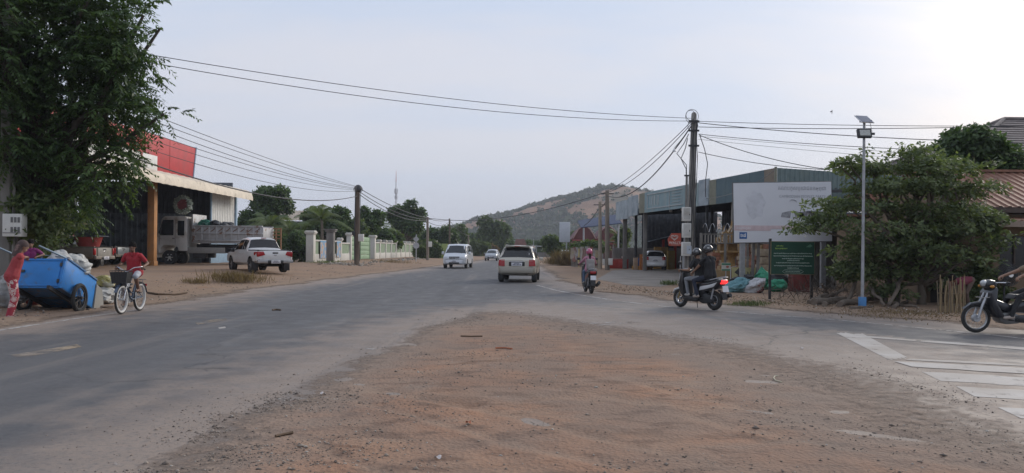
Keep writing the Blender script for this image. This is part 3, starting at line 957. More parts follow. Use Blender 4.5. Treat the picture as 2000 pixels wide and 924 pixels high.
# --- the spreading layered tree, right
def right_tree():
 Y = 21.8
 b = at(1800, 603, Y); b.z = gz(b.x, b.y)
 def bl(x, y, rx, rz, dY=0.0):
  p = at(x, y, Y + dY); s = (Y + dY) / FPX
  return ((p.x, p.y, p.z), (rx * s, max(0.8, rx * s * 0.8), rz * s))
 lay = [bl(1790, 300, 60, 20), bl(1700, 330, 85, 16, 0.5), bl(1850, 330, 95, 22), bl(1680, 300, 32, 12, 0.4), bl(1760, 365, 120, 18, -0.3), bl(1880, 370, 90, 24, 0.3), bl(1650, 400, 95, 16, 0.2),
   bl(1800, 410, 130, 20, -0.8), bl(1600, 428, 70, 14, 0.0), bl(1565, 446, 50, 10, 0.0), bl(1720, 445, 120, 18, -0.5), bl(1870, 450, 90, 28, -0.6), bl(1700, 490, 110, 22, 0.2),
   bl(1820, 490, 110, 28, -0.4), bl(1900, 505, 60, 18, -1.0), bl(1760, 530, 95, 22, 0.3), bl(1950, 470, 34, 26, -0.7), bl(1850, 540, 40, 20, -0.4), bl(1740, 570, 45, 22, 0.2)]
 rq = random.Random(3)
 lay += [bl(rq.uniform(1640, 1930), rq.uniform(320, 560), rq.uniform(14, 34), rq.uniform(12, 26), rq.uniform(-0.9, 0.9)) for _ in range(26)]
 lay = [l + (l[1][0] * l[1][1] * 0.6 * (0.7 if i < 19 else 1.3),) for i, l in enumerate(lay)]
 f = lambda P, u, rg: whorl_leaves(P, u * np.array([0.6, 0.6, 0.3]), rg, 7, 0.125, 0.5, up=0.9, droop=0.5, size_var=0.8)
 tree('spreading_tree', 'broad layered green tree spreading over the right verge', b, lay, 9200, f, leaf_mat('layered_tree_leaves', (0.06, 0.09, 0.042), (0.175, 0.22, 0.095), 0.42, 0.55, (0.24, 0.22, 0.1)), 0.13, 33, gap=0.42, gs=1.5, fork=0.35, hollow=0.1)
 for i, (x, y, tx, ty, c) in enumerate(((1728, 606, 1745, 470, 'slim pale stem rising just left of the layered tree trunk'), (1752, 600, 1770, 470, 'short stem between the pale stem and the layered tree'))):
  p = at(x, y - 4, 22); p.z = gz(p.x, p.y)
  r = thing('sapling', c, 'tree', p)
  t = at(tx, ty, 22) - p
  MB().tube(limb_path((0, 0, -0.05), t, random.Random(i), 6, 0.1), [0.085, 0.08, 0.075, 0.07, 0.06, 0.05, 0.04]).build('trunk', BARK, r, smooth=60)
  rg = np.random.RandomState(60 + i)
  P, u = sample_blobs([(np.array(t), (0.7, 0.6, 0.35))], 90, rg, 0.2)
  q, tt = whorl_leaves(P, u, rg, 7, 0.14, 0.5)
  leaves_object('crown', q, tt, GREEN_MID, r)
 Y2 = 27.0
 b2 = at(1905, 585, Y2); b2.z = 0.05
 def bl2(x, y, rx, rz, dY=0.0):
  p = at(x, y, Y2 + dY); s = Y2 / FPX
  return ((p.x, p.y, p.z), (rx * s, max(1, rx * s * 0.8), rz * s))
 f2 = lambda P, u, rg: whorl_leaves(P, u, rg, 7, 0.2, 0.55, up=0.6)
 tree('garden_tree', 'dark rounded tree behind the layered tree, before the grey tiled roof', b2,
   [bl2(1895, 290, 62, 38), bl2(1860, 330, 50, 36), bl2(1945, 320, 52, 40), bl2(1900, 380, 60, 40), bl2(1975, 345, 26, 24), bl2(1895, 265, 40, 16)], 2600, f2, GREEN_DARK, 0.16, 34, gap=0.1, gs=0.8)
right_tree()
# --- trees, palms and hedges behind the left lot and down the road
def blob_set(cx, cy, rx, rz, Y, rnd, k=9):
 s = Y / FPX
 out = []
 for i in range(k):
  a = rnd.uniform(0, 6.28); rr = math.sqrt(rnd.random()) * 0.72
  x = cx + rx * rr * math.cos(a); y = cy + rz * rr * math.sin(a)
  p = at(x, y, Y + rnd.uniform(-0.4, 0.4) * rx * s)
  f = rnd.uniform(0.3, 0.5)
  out.append(((p.x, p.y, p.z), (rx * s * f, rx * s * f, rz * s * f * 1.1)))
 return out
def bg_tree(name, label, cx, cy, rx, rz, Y, base_y, n, ln, material, seed, feather=False, gap=0.12, k=9, group='trees behind the roadside walls', r0=None):
 rnd = random.Random(seed)
 b = at(cx, base_y, Y); b.z = max(0.0, min(0.3, b.z)) - 0.05
 bl = blob_set(cx, cy, rx, rz, Y, rnd, k)
 if feather:
  f = lambda P, u, rg: pinnate_leaves(P, u, rg, 5, ln * 2.4, ln, 0.4, 0.4)
 else:
  f = lambda P, u, rg: whorl_leaves(P, u, rg, 6, ln, 0.55, up=0.5)
 s = Y / FPX
 return tree(name, label, b, bl, n, f, material, r0 or max(0.1, rx * s * 0.07), seed, gap=gap, gs=2.5 / (rx * s), group=group, fork=0.5)
bg_tree('shade_tree', 'airy tree with open crown behind the showroom end wall', 532, 388, 46, 34, 82, 505, 1500, 0.4, GREEN_DARK, 101, k=10, gap=0.25)
bg_tree('shade_tree', 'broad dark tree behind the wall posters, left of the wooden pole', 640, 432, 52, 34, 84, 505, 2300, 0.42, GREEN_DARK, 102)
bg_tree('shade_tree', 'round tree showing just right of the wooden pole', 722, 428, 30, 30, 88, 505, 1400, 0.42, GREEN_DARK, 103)
bg_tree('shade_tree', 'tall tiered tree below the thin radio mast', 796, 425, 38, 32, 108, 505, 1800, 0.5, GREEN_DARK, 104, k=12, gap=0.2)
bg_tree('shade_tree', 'dense low tree behind the truck tail, over the hedge', 500, 438, 42, 44, 80, 505, 1500, 0.4, GREEN_DARK, 105)
bg_tree('shade_tree', 'leafy tree filling the gap above the green gate', 700, 462, 45, 26, 86, 508, 1500, 0.42, GREEN_MID, 106)
bg_tree('shade_tree', 'bushy tree behind the long white pillared wall', 760, 468, 40, 22, 98, 508, 1400, 0.45, GREEN_MID, 107)
bg_tree('shade_tree', 'dark tree behind the two round road signs', 850, 470, 38, 38, 118, 510, 1700, 0.55, GREEN_DARK, 108)
bg_tree('shade_tree', 'leafy tree just left of the silver van', 842, 492, 20, 22, 98, 512, 800, 0.4, GREEN_MID, 109)
bg_tree('shade_tree', 'tree above the silver van roof', 895, 468, 26, 30, 150, 505, 1200, 0.6, GREEN_MID, 110)
bg_tree('shade_tree', 'tall green tree at the bend of the road', 958, 462, 36, 36, 175, 503, 2000, 0.75, GREEN_MID, 111, k=12)
bg_tree('shade_tree', 'smaller yellow green tree under the tall one at the bend', 935, 488, 24, 18, 150, 506, 1000, 0.55, GREEN_PALE, 112)
bg_tree('shade_tree', 'dark tree on the road bend right of the tall one', 985, 478, 22, 22, 190, 503, 900, 0.7, GREEN_DARK, 113)
bg_tree('shade_tree', 'rust tinged tree beside the bend', 955, 492, 18, 14, 160, 505, 600, 0.5, DRY, 114)
bg_tree('shade_tree', 'tree beside the blank grey sign board', 1078, 484, 24, 20, 110, 512, 1000, 0.5, GREEN_MID, 115)
bg_tree('shade_tree', 'distant tree beyond the champagne car roof', 1045, 484, 26, 14, 180, 505, 800, 0.65, GREEN_DARK, 116)
bg_tree('shade_tree', 'low trees left of the small red roofed house', 1005, 492, 20, 10, 185, 504, 500, 0.6, GREEN_DARK, 117)
bg_tree('shade_tree', 'leafy bush hanging over the banner fence', 1150, 482, 38, 10, 74, 515, 900, 0.3, GREEN_MID, 118)
bg_tree('shade_tree', 'green tree seen through the shop posts', 1217, 462, 14, 26, 82, 515, 700, 0.35, GREEN_PALE, 119)
bg_tree('shade_tree', 'small tree at the far end of the white wall', 822, 496, 14, 16, 92, 512, 500, 0.35, GREEN_PALE, 120)
bg_tree('shade_tree', 'far tree showing between bend and hill foot', 920, 478, 22, 22, 200, 503, 800, 0.7, GREEN_DARK, 121)
bg_tree('shade_tree', 'dusky tree left of the thin far pole', 868, 486, 24, 26, 135, 508, 900, 0.5, GREEN_DARK, 122)
for i, (x, y, rx, rz, Y, lab) in enumerate(((498, 470, 36, 34, 84, 'leafy mass behind the dump truck tail'), (560, 468, 40, 30, 82, 'leafy mass above the white pickup roof'), (605, 472, 34, 26, 88, 'leafy mass behind the first white pillar'),
           (665, 468, 36, 26, 92, 'leafy mass behind the second poster'), (735, 470, 34, 24, 95, 'leafy mass just past the green gate'), (785, 474, 30, 22, 112, 'leafy mass above the middle of the long wall'),
           (815, 478, 30, 24, 124, 'leafy mass behind the grey road signs'), (845, 484, 28, 22, 136, 'leafy mass left of the pale pole foot'), (905, 490, 30, 16, 165, 'leafy mass behind the silver van'),
           (1060, 492, 30, 12, 190, 'leafy mass right of the champagne car'), (1095, 488, 26, 14, 150, 'leafy mass behind the dry grass'), (1130, 470, 24, 14, 105, 'leafy mass beside the red gabled house'))):
 bg_tree('understorey_tree', lab, x, y, rx, rz, Y, 508, 1000, 0.0042 * Y + 0.06, (GREEN_MID, GREEN_DARK, GREEN_PALE)[i % 3], 400 + i, gap=0.05, k=10)
for i, (x, w, yb, Yh, lab) in enumerate(((585, 30, 515, 63, 'overgrown dark hedge beside the first white pillar'), (552, 26, 516, 62, 'hedge bush behind the white pickup cab'), (612, 22, 505, 70, 'hedge bush behind the first poster'))):
 rnd = random.Random(140 + i)
 b = at(x, yb, Yh); b.z = 0.2
 f = lambda P, u, rg: whorl_leaves(P, u, rg, 6, 0.22, 0.55, up=0.3)
 tree('hedge_bush', lab, b, blob_set(x, 485, w, 28, Yh, rnd, 8), 1300, f, GREEN_DARK, 0.06, 140 + i, group='hedge along the lot', cat='hedge')
# --- palms
def palm(label, x, y, Y, base_y, fr, seed, n=13, trunk=True, group='palms behind the wall'):
 b = at(x, base_y, Y); b.z = 0.15
 top = at(x, y, Y) - b
 root = thing('palm_tree', label, 'palm', b, group=group)
 rnd = random.Random(seed)
 mb = MB(); mb.tube(limb_path((0, 0, -0.1), top, rnd, 6, 0.05), [0.2, 0.17, 0.15, 0.14, 0.14, 0.13, 0.12], 8)
 mb.build('trunk', mat('palm_trunk', (0.16, 0.13, 0.1), 0.9, var=0.3, scale=5, stretch=(1, 1, 4)), root, smooth=60)
 for k in range(n):
  an = 6.28 * k / n + rnd.uniform(-0.2, 0.2)
  el = rnd.uniform(0.15, 1.25)
  d = Vector((math.cos(an) * math.cos(el), math.sin(an) * math.cos(el), math.sin(el)))
  L_ = fr * rnd.uniform(0.8, 1.15)
  pts = [top + d * L_ * u - Vector((0, 0, 1)) * L_ * 0.55 * u * u for u in [i / 9 for i in range(10)]]
  mb = MB(); mb.tube(pts, [0.025 - 0.0022 * i for i in range(10)], 4)
  for i in range(1, 10):
   dd = (pts[i] - pts[i - 1]).normalized()
   s = dd.cross(Vector((0, 0, 1))).normalized()
   for sg in (-1, 1):
    for h_ in (0, 0.5):
     p = pts[i - 1].lerp(pts[i], h_)
     ll = L_ * 0.3 * math.sin(math.pi * (0.12 + 0.8 * i / 10))
     e = p + (s * sg * 0.8 + dd * 0.55 - Vector((0, 0, 0.45))) * ll
     w = dd * 0.035 * fr / 2
     mb.add([p - w, p + w, e], [(0, 1, 2)])
  o = mb.build('frond', GREEN_PALE if k % 3 else GREEN_MID, root, smooth=None, fix=False)
  a = o.data.attributes.new('tint', 'FLOAT', 'POINT')
  a.data.foreach_set('value', [rnd.uniform(0.2, 0.8)] * len(o.data.vertices))
 return root
palm('young palm with arching fronds behind the truck tail', 528, 440, 72, 508, 3.2, 201)
palm('low palm beside the corrugated farm roof', 566, 452, 70, 508, 3.0, 202)
palm('palm behind the wall posters', 628, 428, 76, 508, 3.4, 203)
palm('palm just right of the wooden pole', 722, 446, 96, 508, 3.8, 204)
palm('palm behind the white wall pillars', 770, 466, 114, 508, 3.8, 205)
palm('small palm behind the grey shop wall', 1206, 462, 85, 515, 2.2, 206, 9)
# --- grasses
def grass_tuft(name, label, x, y, wpx, hpx, n, material, seed, Y=None, kind=None):
 p = gnd(x, y) if Y is None else at(x, y, Y)
 Yd = p.y; s = Yd / FPX
 rg = np.random.RandomState(seed)
 r = wpx * s / 2; h = hpx * s
 bx = rg.randn(n) * r * 0.45; by = rg.randn(n) * r * 0.4
 zz = ground_z(p.x + bx, p.y + by)[0]
 base = np.stack([bx, by, np.maximum(zz, 0) - 0.01], 1)
 d = unit(np.stack([rg.randn(n) * 0.45, rg.randn(n) * 0.45, np.ones(n)], 1))
 L_ = h * rg.uniform(0.45, 1.1, (n, 1))
 q = leaf_quads(base, d, unit(rg.randn(n, 3)), L_, 0.012 + L_ * 0.03)
 V = q.reshape(-1, 3) + np.array([p.x, p.y, 0]); F = np.arange(len(V)).reshape(-1, 4)
 o = np_mesh(name, V, F, material, tint=np.repeat(rg.rand(n) * 0.95, 4))
 return tag(o, label, 'grass', kind='stuff')
grass_tuft('dry_grass', 'dry grass tuft on the verge before the white pickup', 458, 556, 110, 26, 900, DRY, 1)
grass_tuft('dry_grass', 'thin dry grass tuft on the verge left of the pickup', 385, 560, 60, 14, 300, DRY, 2)
grass_tuft('verge_grass', 'short green grass on the verge below the billboard', 1462, 597, 80, 9, 500, GREEN_PALE, 3)
grass_tuft('verge_grass', 'weeds at the foot of the concrete utility pole', 1308, 560, 40, 13, 260, GREEN_PALE, 4)
grass_tuft('dry_grass', 'tall dry grass below the blank grey sign board', 1108, 520, 56, 34, 1500, DRY, 5)
grass_tuft('dry_grass', 'dry grass along the right road edge by the champagne car', 1085, 518, 40, 16, 800, DRY, 6)
grass_tuft('verge_grass', 'weeds along the foot of the white wall', 640, 522, 80, 8, 400, GREEN_MID, 7)
grass_tuft('dry_grass', 'dry weeds along the far wall foot', 770, 518, 90, 8, 400, DRY, 8)
grass_tuft('dry_grass', 'dry litter and grass under the layered tree', 1760, 618, 240, 7, 900, DRY, 9)
grass_tuft('verge_grass', 'weeds behind the boy on the bicycle', 210, 566, 60, 12, 250, GREEN_PALE, 10)
# ---------------------------------------------------------------- shared building pieces
def corr(mb, p0, u, v, wu, wv, pitch=0.25, amp=0.025, nrm=None, mi=0, thick=0.01, trap=True):
 p0, u, v = Vector(p0), Vector(u).normalized(), Vector(v).normalized()
 n = Vector(nrm) if nrm is not None else u.cross(v)
 n.normalize()
 k = max(1, int(round(wu / pitch)))
 us, hs = [], []
 for i in range(k):
  for f, h in (((0.0, 0), (0.5, 0), (0.62, 1), (0.88, 1)) if trap else ((0.0, 0), (0.25, 0.7), (0.5, 1), (0.75, 0.7))):
   us.append((i + f) / k * wu); hs.append(h * amp)
 us.append(wu); hs.append(0)
 m = len(us)
 vs_ = []
 for lay in (0, -thick):
  for e in (0, wv):
   vs_ += [p0 + u * a + v * e + n * (h + lay) for a, h in zip(us, hs)]
 fs = []
 for i in range(m - 1):
  fs.append((i, i + 1, m + i + 1, m + i))
  fs.append((2 * m + i, 3 * m + i, 3 * m + i + 1, 2 * m + i + 1))
  fs.append((i, 2 * m + i, 2 * m + i + 1, i + 1))
  fs.append((m + i, m + i + 1, 3 * m + i + 1, 3 * m + i))
 fs.append((0, m, 3 * m, 2 * m)); fs.append((m - 1, 3 * m - 1, 4 * m - 1, 2 * m - 1))
 mb.add(vs_, fs, mi)
 return mb
CONC = mat('weathered_concrete', (0.30, 0.285, 0.26), 0.9, var=0.18, scale=3, bump=0.3, c2=(0.17, 0.155, 0.14), lo=0.52, hi=0.72, scale2=2)
CONC_DARK = mat('stained_concrete', (0.2, 0.19, 0.175), 0.9, var=0.25, scale=3, bump=0.3, c2=(0.11, 0.1, 0.09), scale2=2, stretch=(1, 1, 0.3))
STEEL = mat('galvanised_steel', (0.42, 0.43, 0.45), 0.45, 0.7, var=0.12, scale=8)
DARKMETAL = mat('dark_painted_steel', (0.04, 0.042, 0.045), 0.5, 0.3, var=0.2)
CABLE = mat('black_cable', (0.06, 0.06, 0.064), 0.7)
WHITEP = mat('white_wall_paint', (0.56, 0.54, 0.49), 0.75, var=0.07, scale=2, c2=(0.38, 0.34, 0.29), lo=0.55, hi=0.78, scale2=1.4, stretch=(1, 1, 0.4))
OFFWHITE = mat('aged_white_plastic', (0.62, 0.61, 0.57), 0.5, var=0.08, c2=(0.33, 0.29, 0.24), lo=0.58, hi=0.8, scale2=4)
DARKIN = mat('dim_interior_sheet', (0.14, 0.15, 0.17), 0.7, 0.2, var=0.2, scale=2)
BLACK = mat('black_plastic', (0.018, 0.018, 0.02), 0.45, var=0.2)
RUBBER = mat('tyre_rubber', (0.025, 0.024, 0.023), 0.85, var=0.2, c2=(0.1, 0.08, 0.06), lo=0.58, hi=0.8, scale2=6)
CHROME = mat('bright_metal', (0.6, 0.6, 0.61), 0.25, 1.0, var=0.05)
# ---------------------------------------------------------------- red showroom, left
def showroom():
 Z0 = 0.24
 root = thing('showroom', 'open fronted showroom with red sign wall and cream awning', 'building', (-22.0, 46, 0))
 o = Vector((-22.0, 46, 0))
 def mb(): return MB(Matrix.Translation(-o))
 red = mat('faded_red_sign', (0.44, 0.024, 0.028), 0.55, var=0.12, scale=1.5, c2=(0.34, 0.04, 0.04), lo=0.45, hi=0.75, scale2=0.9)
 cream = mat('cream_awning_sheet', (0.56, 0.49, 0.39), 0.6, 0.1, var=0.12, scale=2, c2=(0.3, 0.25, 0.18), lo=0.55, hi=0.75, scale2=1.5)
 orange = mat('ochre_column_paint', (0.42, 0.2, 0.07), 0.75, var=0.12, scale=2, c2=(0.3, 0.16, 0.08), lo=0.5, hi=0.75, bump=0.15)
 blue = mat('pale_blue_trim', (0.3, 0.43, 0.55), 0.6, var=0.1)
 white = mat('white_metal_sheet', (0.62, 0.62, 0.59), 0.6, 0.1, var=0.08, c2=(0.36, 0.32, 0.26), lo=0.55, hi=0.75, scale2=1.2)
 mb().box((-28.2, 44.8, 0.13), (12.6, 29.0, 0.26)).build('floor', CONC, root, bevel=0.02)
 s = mb(); s.hexa([(-22.35, 30, 6.05), (-22.0, 30, 6.05), (-22.0, 51.0, 6.05), (-22.35, 51.0, 6.05)], [(-22.35, 30, 8.35), (-22.0, 30, 8.35), (-22.0, 51.5, 8.35), (-22.35, 51.5, 8.35)])
 sg = s.build('sign_wall', red, root, bevel=0.015)
 mb().hexa([(-22.4, 51.0, 6.0), (-21.95, 51.0, 6.0), (-21.95, 51.1, 6.0), (-22.4, 51.1, 6.0)], [(-22.4, 51.5, 8.4), (-21.95, 51.5, 8.4), (-21.95, 51.6, 8.4), (-22.4, 51.6, 8.4)]).build('edge_trim', blue, root)
 for y_ in (33.6, 37.1, 40.6, 44.1, 47.6):
  mb().box((-21.992, y_, 7.2), (0.012, 0.03, 2.25)).build('sheet_seam', mat('seam_red', (0.36, 0.034, 0.035), 0.6), sg)
 wp = mb().box((-21.96, 39.6, 6.6), (0.06, 12.4, 0.92)).build('white_panel', white, root, bevel=0.01)
 rot = Matrix(((0, 0, 1), (1, 0, 0), (0, 1, 0)))
 grey = mat('faded_grey_letter', (0.3, 0.28, 0.26), 0.7)
 text_mesh('lettering', 'លក់រថយន្ត', 0.62, grey, wp, Vector((-21.925, 43.6, 6.6)) - o, rot, bold=0.004)
 rl = mat('raised_red_letter', (0.33, 0.02, 0.025), 0.5)
 text_mesh('raised_letters', 'យុង', 1.25, rl, sg, Vector((-21.96, 44.0, 7.48)) - o, rot, depth=0.1, bold=0.03)
 a = mb()
 k = 29 * 4
 prof = [(-22.7, 6.05), (-21.6, 6.05), (-21.1, 6.0), (-20.85, 5.82), (-20.74, 5.5), (-20.72, 5.22)]
 vs_, fs = [], []
 for i in range(k + 1):
  y_ = 30.0 + 29.3 * i / k
  am = 0.018 if i % 4 in (1, 2) else 0.0
  for (x_, z_) in prof:
   vs_.append((x_ + am * 0.7, y_, z_ + am))
 m_ = len(prof)
 for i in range(k):
  for j in range(m_ - 1):
   fs.append((i * m_ + j, i * m_ + j + 1, (i + 1) * m_ + j + 1, (i + 1) * m_ + j))
 a.add(vs_, fs)
 a.build('awning', cream, root, smooth=25)
 for y_ in range(31, 60, 2):
  mb().bar((-22.5, y_, 5.85), (-20.9, y_, 5.35), 0.05, 0.05).build('awning_bracket', DARKMETAL, root)
 mb().bar((-20.95, 30, 5.36), (-20.95, 59.2, 5.36), 0.06, 0.08).build('awning_beam', DARKMETAL, root)
 for y_ in (31, 46.0):
  c = mb().box((-22.3, y_, 3.1), (0.42, 0.42, 5.6)).build('column', orange, root, bevel=0.02)
  mb().box((-22.3, y_, 0.42), (0.5, 0.5, 0.34)).build('column_base', orange, c, bevel=0.02)
 mb().box((-22.25, 44.5, 5.85), (0.35, 29, 0.42)).build('front_beam', DARKMETAL, root)
 r = mb(); corr(r, (-22.4, 30, 6.1), (0, 1, 0), (-1, 0, 0.07), 29.2, 13, 0.35, 0.03, nrm=(0.07, 0, 1)); r.build('roof', mat('dull_roof_sheet', (0.2, 0.2, 0.2), 0.6, 0.3, var=0.2), root, smooth=None)
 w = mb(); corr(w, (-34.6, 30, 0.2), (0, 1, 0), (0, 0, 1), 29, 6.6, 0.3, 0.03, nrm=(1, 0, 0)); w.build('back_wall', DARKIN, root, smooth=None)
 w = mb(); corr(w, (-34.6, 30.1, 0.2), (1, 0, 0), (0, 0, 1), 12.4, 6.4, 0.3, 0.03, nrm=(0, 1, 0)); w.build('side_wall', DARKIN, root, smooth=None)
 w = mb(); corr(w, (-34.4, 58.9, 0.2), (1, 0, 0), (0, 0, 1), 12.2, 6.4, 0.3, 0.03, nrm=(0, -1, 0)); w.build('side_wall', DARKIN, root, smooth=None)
 w = mb(); corr(w, (-34.4, 55.5, 0.26), (1, 0, 0), (0, 0, 1), 11.2, 3.7, 0.4, 0.03, nrm=(0, -1, 0)); w.build('partition', mat('blue_grey_sheet', (0.26, 0.31, 0.36), 0.6, 0.2, var=0.15, c2=(0.1, 0.12, 0.14)), root, smooth=None)
 w = mb(); corr(w, (-22.05, 54.3, 3.0), (0, 1, 0), (0, 0, 1), 4.6, 2.9, 0.32, 0.03, nrm=(1, 0, 0)); w.build('end_bay_sheet', white, root, smooth=None)
 mb().box((-22.04, 56.6, 1.65), (0.1, 4.6, 2.7)).build('end_bay_base', blue, root, bevel=0.01)
 mb().box((-22.0, 59.0, 3.1), (0.22, 0.22, 5.7)).build('corner_post', blue, root, bevel=0.01)
 mb().box((-22.0, 54.2, 3.1), (0.12, 0.12, 5.7)).build('corner_post', blue, root, bevel=0.01)
 return root
showroom()
def wreath():
 c = at(357, 400, 48.5)
 root = thing('wreath', 'round leafy wreath with dark red centre hung under the awning', 'wreath', c)
 rg = np.random.RandomState(2)
 an = rg.rand(260) * 6.28
 P = np.stack([np.cos(an) * 0.46, rg.randn(260) * 0.03, np.sin(an) * 0.46], 1) + rg.randn(260, 3) * 0.05
 q, t = whorl_leaves(P, unit(P + np.array([0, -0.4, 0])), rg, 5, 0.13, 0.5)
 leaves_object('leaf_ring', q, np.clip(t + 0.35, 0, 1), leaf_mat('wreath_leaf', (0.05, 0.09, 0.05), (0.3, 0.35, 0.3), 0.1, 0.6, (0.6, 0.6, 0.58)), root)
 MB().lathe([(0.001, -0.03), (0.36, -0.03), (0.36, 0.03), (0.001, 0.03)], 24, T=Matrix.Rotation(R(90), 4, 'X')).build('red_centre', mat('dark_red_felt', (0.16, 0.03, 0.035), 0.8, var=0.3, scale=8), root)
 b = MB()
 b.tube([(-0.2, 0, 0.4), (-0.2, 0, 1.35)], 0.008, 5); b.build('hanger', CABLE, root)
 b = MB(); b.tube([(0.2, 0, 0.4), (0.2, 0, 1.35)], 0.008, 5); b.build('hanger', CABLE, root)
wreath()
# ---------------------------------------------------------------- pillared wall, left
def fence_line(px):
 k = (px - 1000) / FPX
 b_ = 2.0 / 46.0
 a_ = -16.6 - b_ * 62
 Y = a_ / (k - b_)
 return Vector((a_ + b_ * Y, Y, 0))
def wall_range():
 green = mat('pale_green_paint', (0.22, 0.29, 0.19), 0.75, var=0.1, scale=2, c2=(0.16, 0.19, 0.13), lo=0.5, hi=0.75)
 gateg = mat('green_gate_paint', (0.24, 0.36, 0.22), 0.55, 0.1, var=0.08, scale=2, c2=(0.2, 0.26, 0.17), lo=0.5, hi=0.75)
 p0 = fence_line(600)
 root = thing('pillared_wall', 'long white pillared compound wall with pale green panels', 'wall', p0)
 d = (fence_line(800) - fence_line(650)).normalized()
 ang = math.atan2(d.y, d.x)
 root.rotation_euler = (0, 0, ang)
 zb = 0.22
 loc = lambda px: (fence_line(px) - p0).length if px >= 600 else -(fence_line(px) - p0).length
 def pillar(s, h, w):
  m = MB(); m.box((s, 0, zb + h / 2), (w, w, h))
  p = m.build('pillar', WHITEP, root, bevel=0.02)
  c = MB(); c.box((s, 0, zb + h + 0.05), (w + 0.14, w + 0.14, 0.1)); c.box((s, 0, zb + h + 0.16), (w + 0.24, w + 0.24, 0.12)); c.box((s, 0, zb + h + 0.26), (w + 0.1, w + 0.1, 0.1))
  c.build('pillar_cap', WHITEP, p, bevel=0.015)
  return p
 def bay(a, b, h=1.95):
  MB().box(((a + b) / 2, 0, zb + 0.38), (b - a, 0.24, 0.76)).build('plinth', WHITEP, root, bevel=0.01)
  pn = MB().box(((a + b) / 2, 0, zb + 0.76 + (h - 0.9) / 2), (b - a, 0.14, h - 0.9)).build('panel', green, root)
  MB().box(((a + b) / 2, 0, zb + h - 0.06), (b - a, 0.3, 0.14)).build('coping', WHITEP, root, bevel=0.02)
  for sg, e in ((1, a), (-1, b)):
   poly = [(e, zb + 0.76)] + [(e + sg * 0.5 * (1 - math.sin(t * math.pi / 2)), zb + 0.76 + 0.6 * (1 - math.cos(t * math.pi / 2))) for t in (0, 0.25, 0.5, 0.75, 1)]
   poly = [(e, zb + 0.765), (e + sg * 0.42, zb + 0.765), (e + sg * 0.2, zb + 0.86), (e + sg * 0.1, zb + 1.05), (e + sg * 0.05, zb + 1.35), (e, zb + 1.35)]
   MB().prism(poly, -0.09, 0.09, 'y').build('shoulder', WHITEP, root)
 sp = [loc(x) for x in (607, 664, 682)]
 pillar(sp[0], 2.4, 0.62)
 pillar(sp[1], 1.95, 0.3); pillar(sp[2], 2.5, 0.45)
 bay(sp[0] + 0.31, sp[1] - 0.15); bay(sp[1] + 0.15, sp[2] - 0.22, 1.8)
 ga, gb = sp[2] + 0.22, loc(722)
 for i in range(5):
  h = 2.35 / 5
  MB().box(((ga + gb) / 2, 0.02, zb + 0.12 + h * (i + 0.5)), (gb - ga, 0.05, h - 0.03)).build('gate_panel', gateg, root, bevel=0.008)
 for s in (ga + 0.06, (ga + gb) / 2, gb - 0.06):
  MB().box((s, -0.02, zb + 1.27), (0.09, 0.07, 2.4)).build('gate_frame', gateg, root)
 MB().box((ga + (gb - ga) * 0.3, -0.08, zb + 1.55), (1.0, 0.03, 0.7)).build('notice', mat('yellowed_notice', (0.42, 0.4, 0.28), 0.7), root)
 xs = [728, 740.5, 752, 763, 773, 782, 791, 799, 806]
 ss = [loc(x) for x in xs]
 pillar(ss[0], 2.45, 0.6)
 step = (loc(806) - ss[0]) / 8
 for i in range(9):
  s = ss[0] + step * (i + 1)
  pillar(s, 2.0, 0.34)
  bay(ss[0] + step * i + (0.3 if i == 0 else 0.17), s - 0.17, 1.98)
 return root, loc, zb
WALL_ROOT, wall_loc, WALL_ZB = wall_range()
def poster_material(name, seed):
 m = bpy.data.materials.new(name); m.use_nodes = True
 t = m.node_tree; L = t.links.new
 b = t.nodes['Principled BSDF']; b.inputs['Roughness'].default_value = 0.5
 tc = N(t, 'ShaderNodeTexCoord')
 v = N(t, 'ShaderNodeTexVoronoi', i_Scale=3.2, feature='SMOOTH_F1'); L(tc.outputs['Object'], v.inputs['Vector'])
 r = N(t, 'ShaderNodeValToRGB')
 e = r.color_ramp.elements
 e[0].color = c4((0.4, 0.05, 0.03)); e[0].position = 0.05
 e[1].color = c4((0.16, 0.3, 0.48)); e[1].position = 0.55
 n = e.new(0.3); n.color = c4((0.5, 0.4, 0.28))
 L(v.outputs['Distance'], r.inputs[0]); L(r.outputs[0], b.inputs['Base Color'])
 return m
def posters():
 pm = poster_material('printed_food_poster', 1)
 blue = mat('poster_blue', (0.12, 0.3, 0.5), 0.5)
 d = (fence_line(800) - fence_line(650)).normalized()
 ang = math.atan2(d.y, d.x)
 for x0, x1, lab in ((621, 637, 'blue and red food poster on the wall left of the grey post'), (653.5, 661, 'blue and red food poster peeking out right of the grey post')):
  a, b = fence_line(x0), fence_line(x1)
  c = (a + b) / 2
  n = Vector((d.y, -d.x, 0))
  root = thing('poster', lab, 'poster', c + n * 0.2, ang)
  w = (b - a).length
  MB().box((0, 0, WALL_ZB + 1.15), (w, 0.02, 1.5)).build('print', pm, root)
  MB().box((0, -0.012, WALL_ZB + 1.82), (w, 0.01, 0.14)).build('header', blue, root)
posters()
def stub_column():
 c = at(645.5, 513, 60); c.z = 0.2
 root = thing('concrete_post', 'square weathered grey concrete post before the poster wall', 'post', c)
 MB().box((0, 0, 1.3), (0.58, 0.58, 2.6)).build('shaft', CONC_DARK, root, bevel=0.03)
 b = MB(); b.box((0, 0, 2.66), (0.78, 0.78, 0.12)); b.box((0, 0, 2.78), (0.9, 0.9, 0.1)); b.build('cap', CONC_DARK, root, bevel=0.02)
stub_column()
rg_ = np.random.RandomState(77)
RUB = leaf_mat('broken_rubble', (0.14, 0.11, 0.085), (0.33, 0.29, 0.24), 0.0, 0.9, (0.45, 0.43, 0.4))
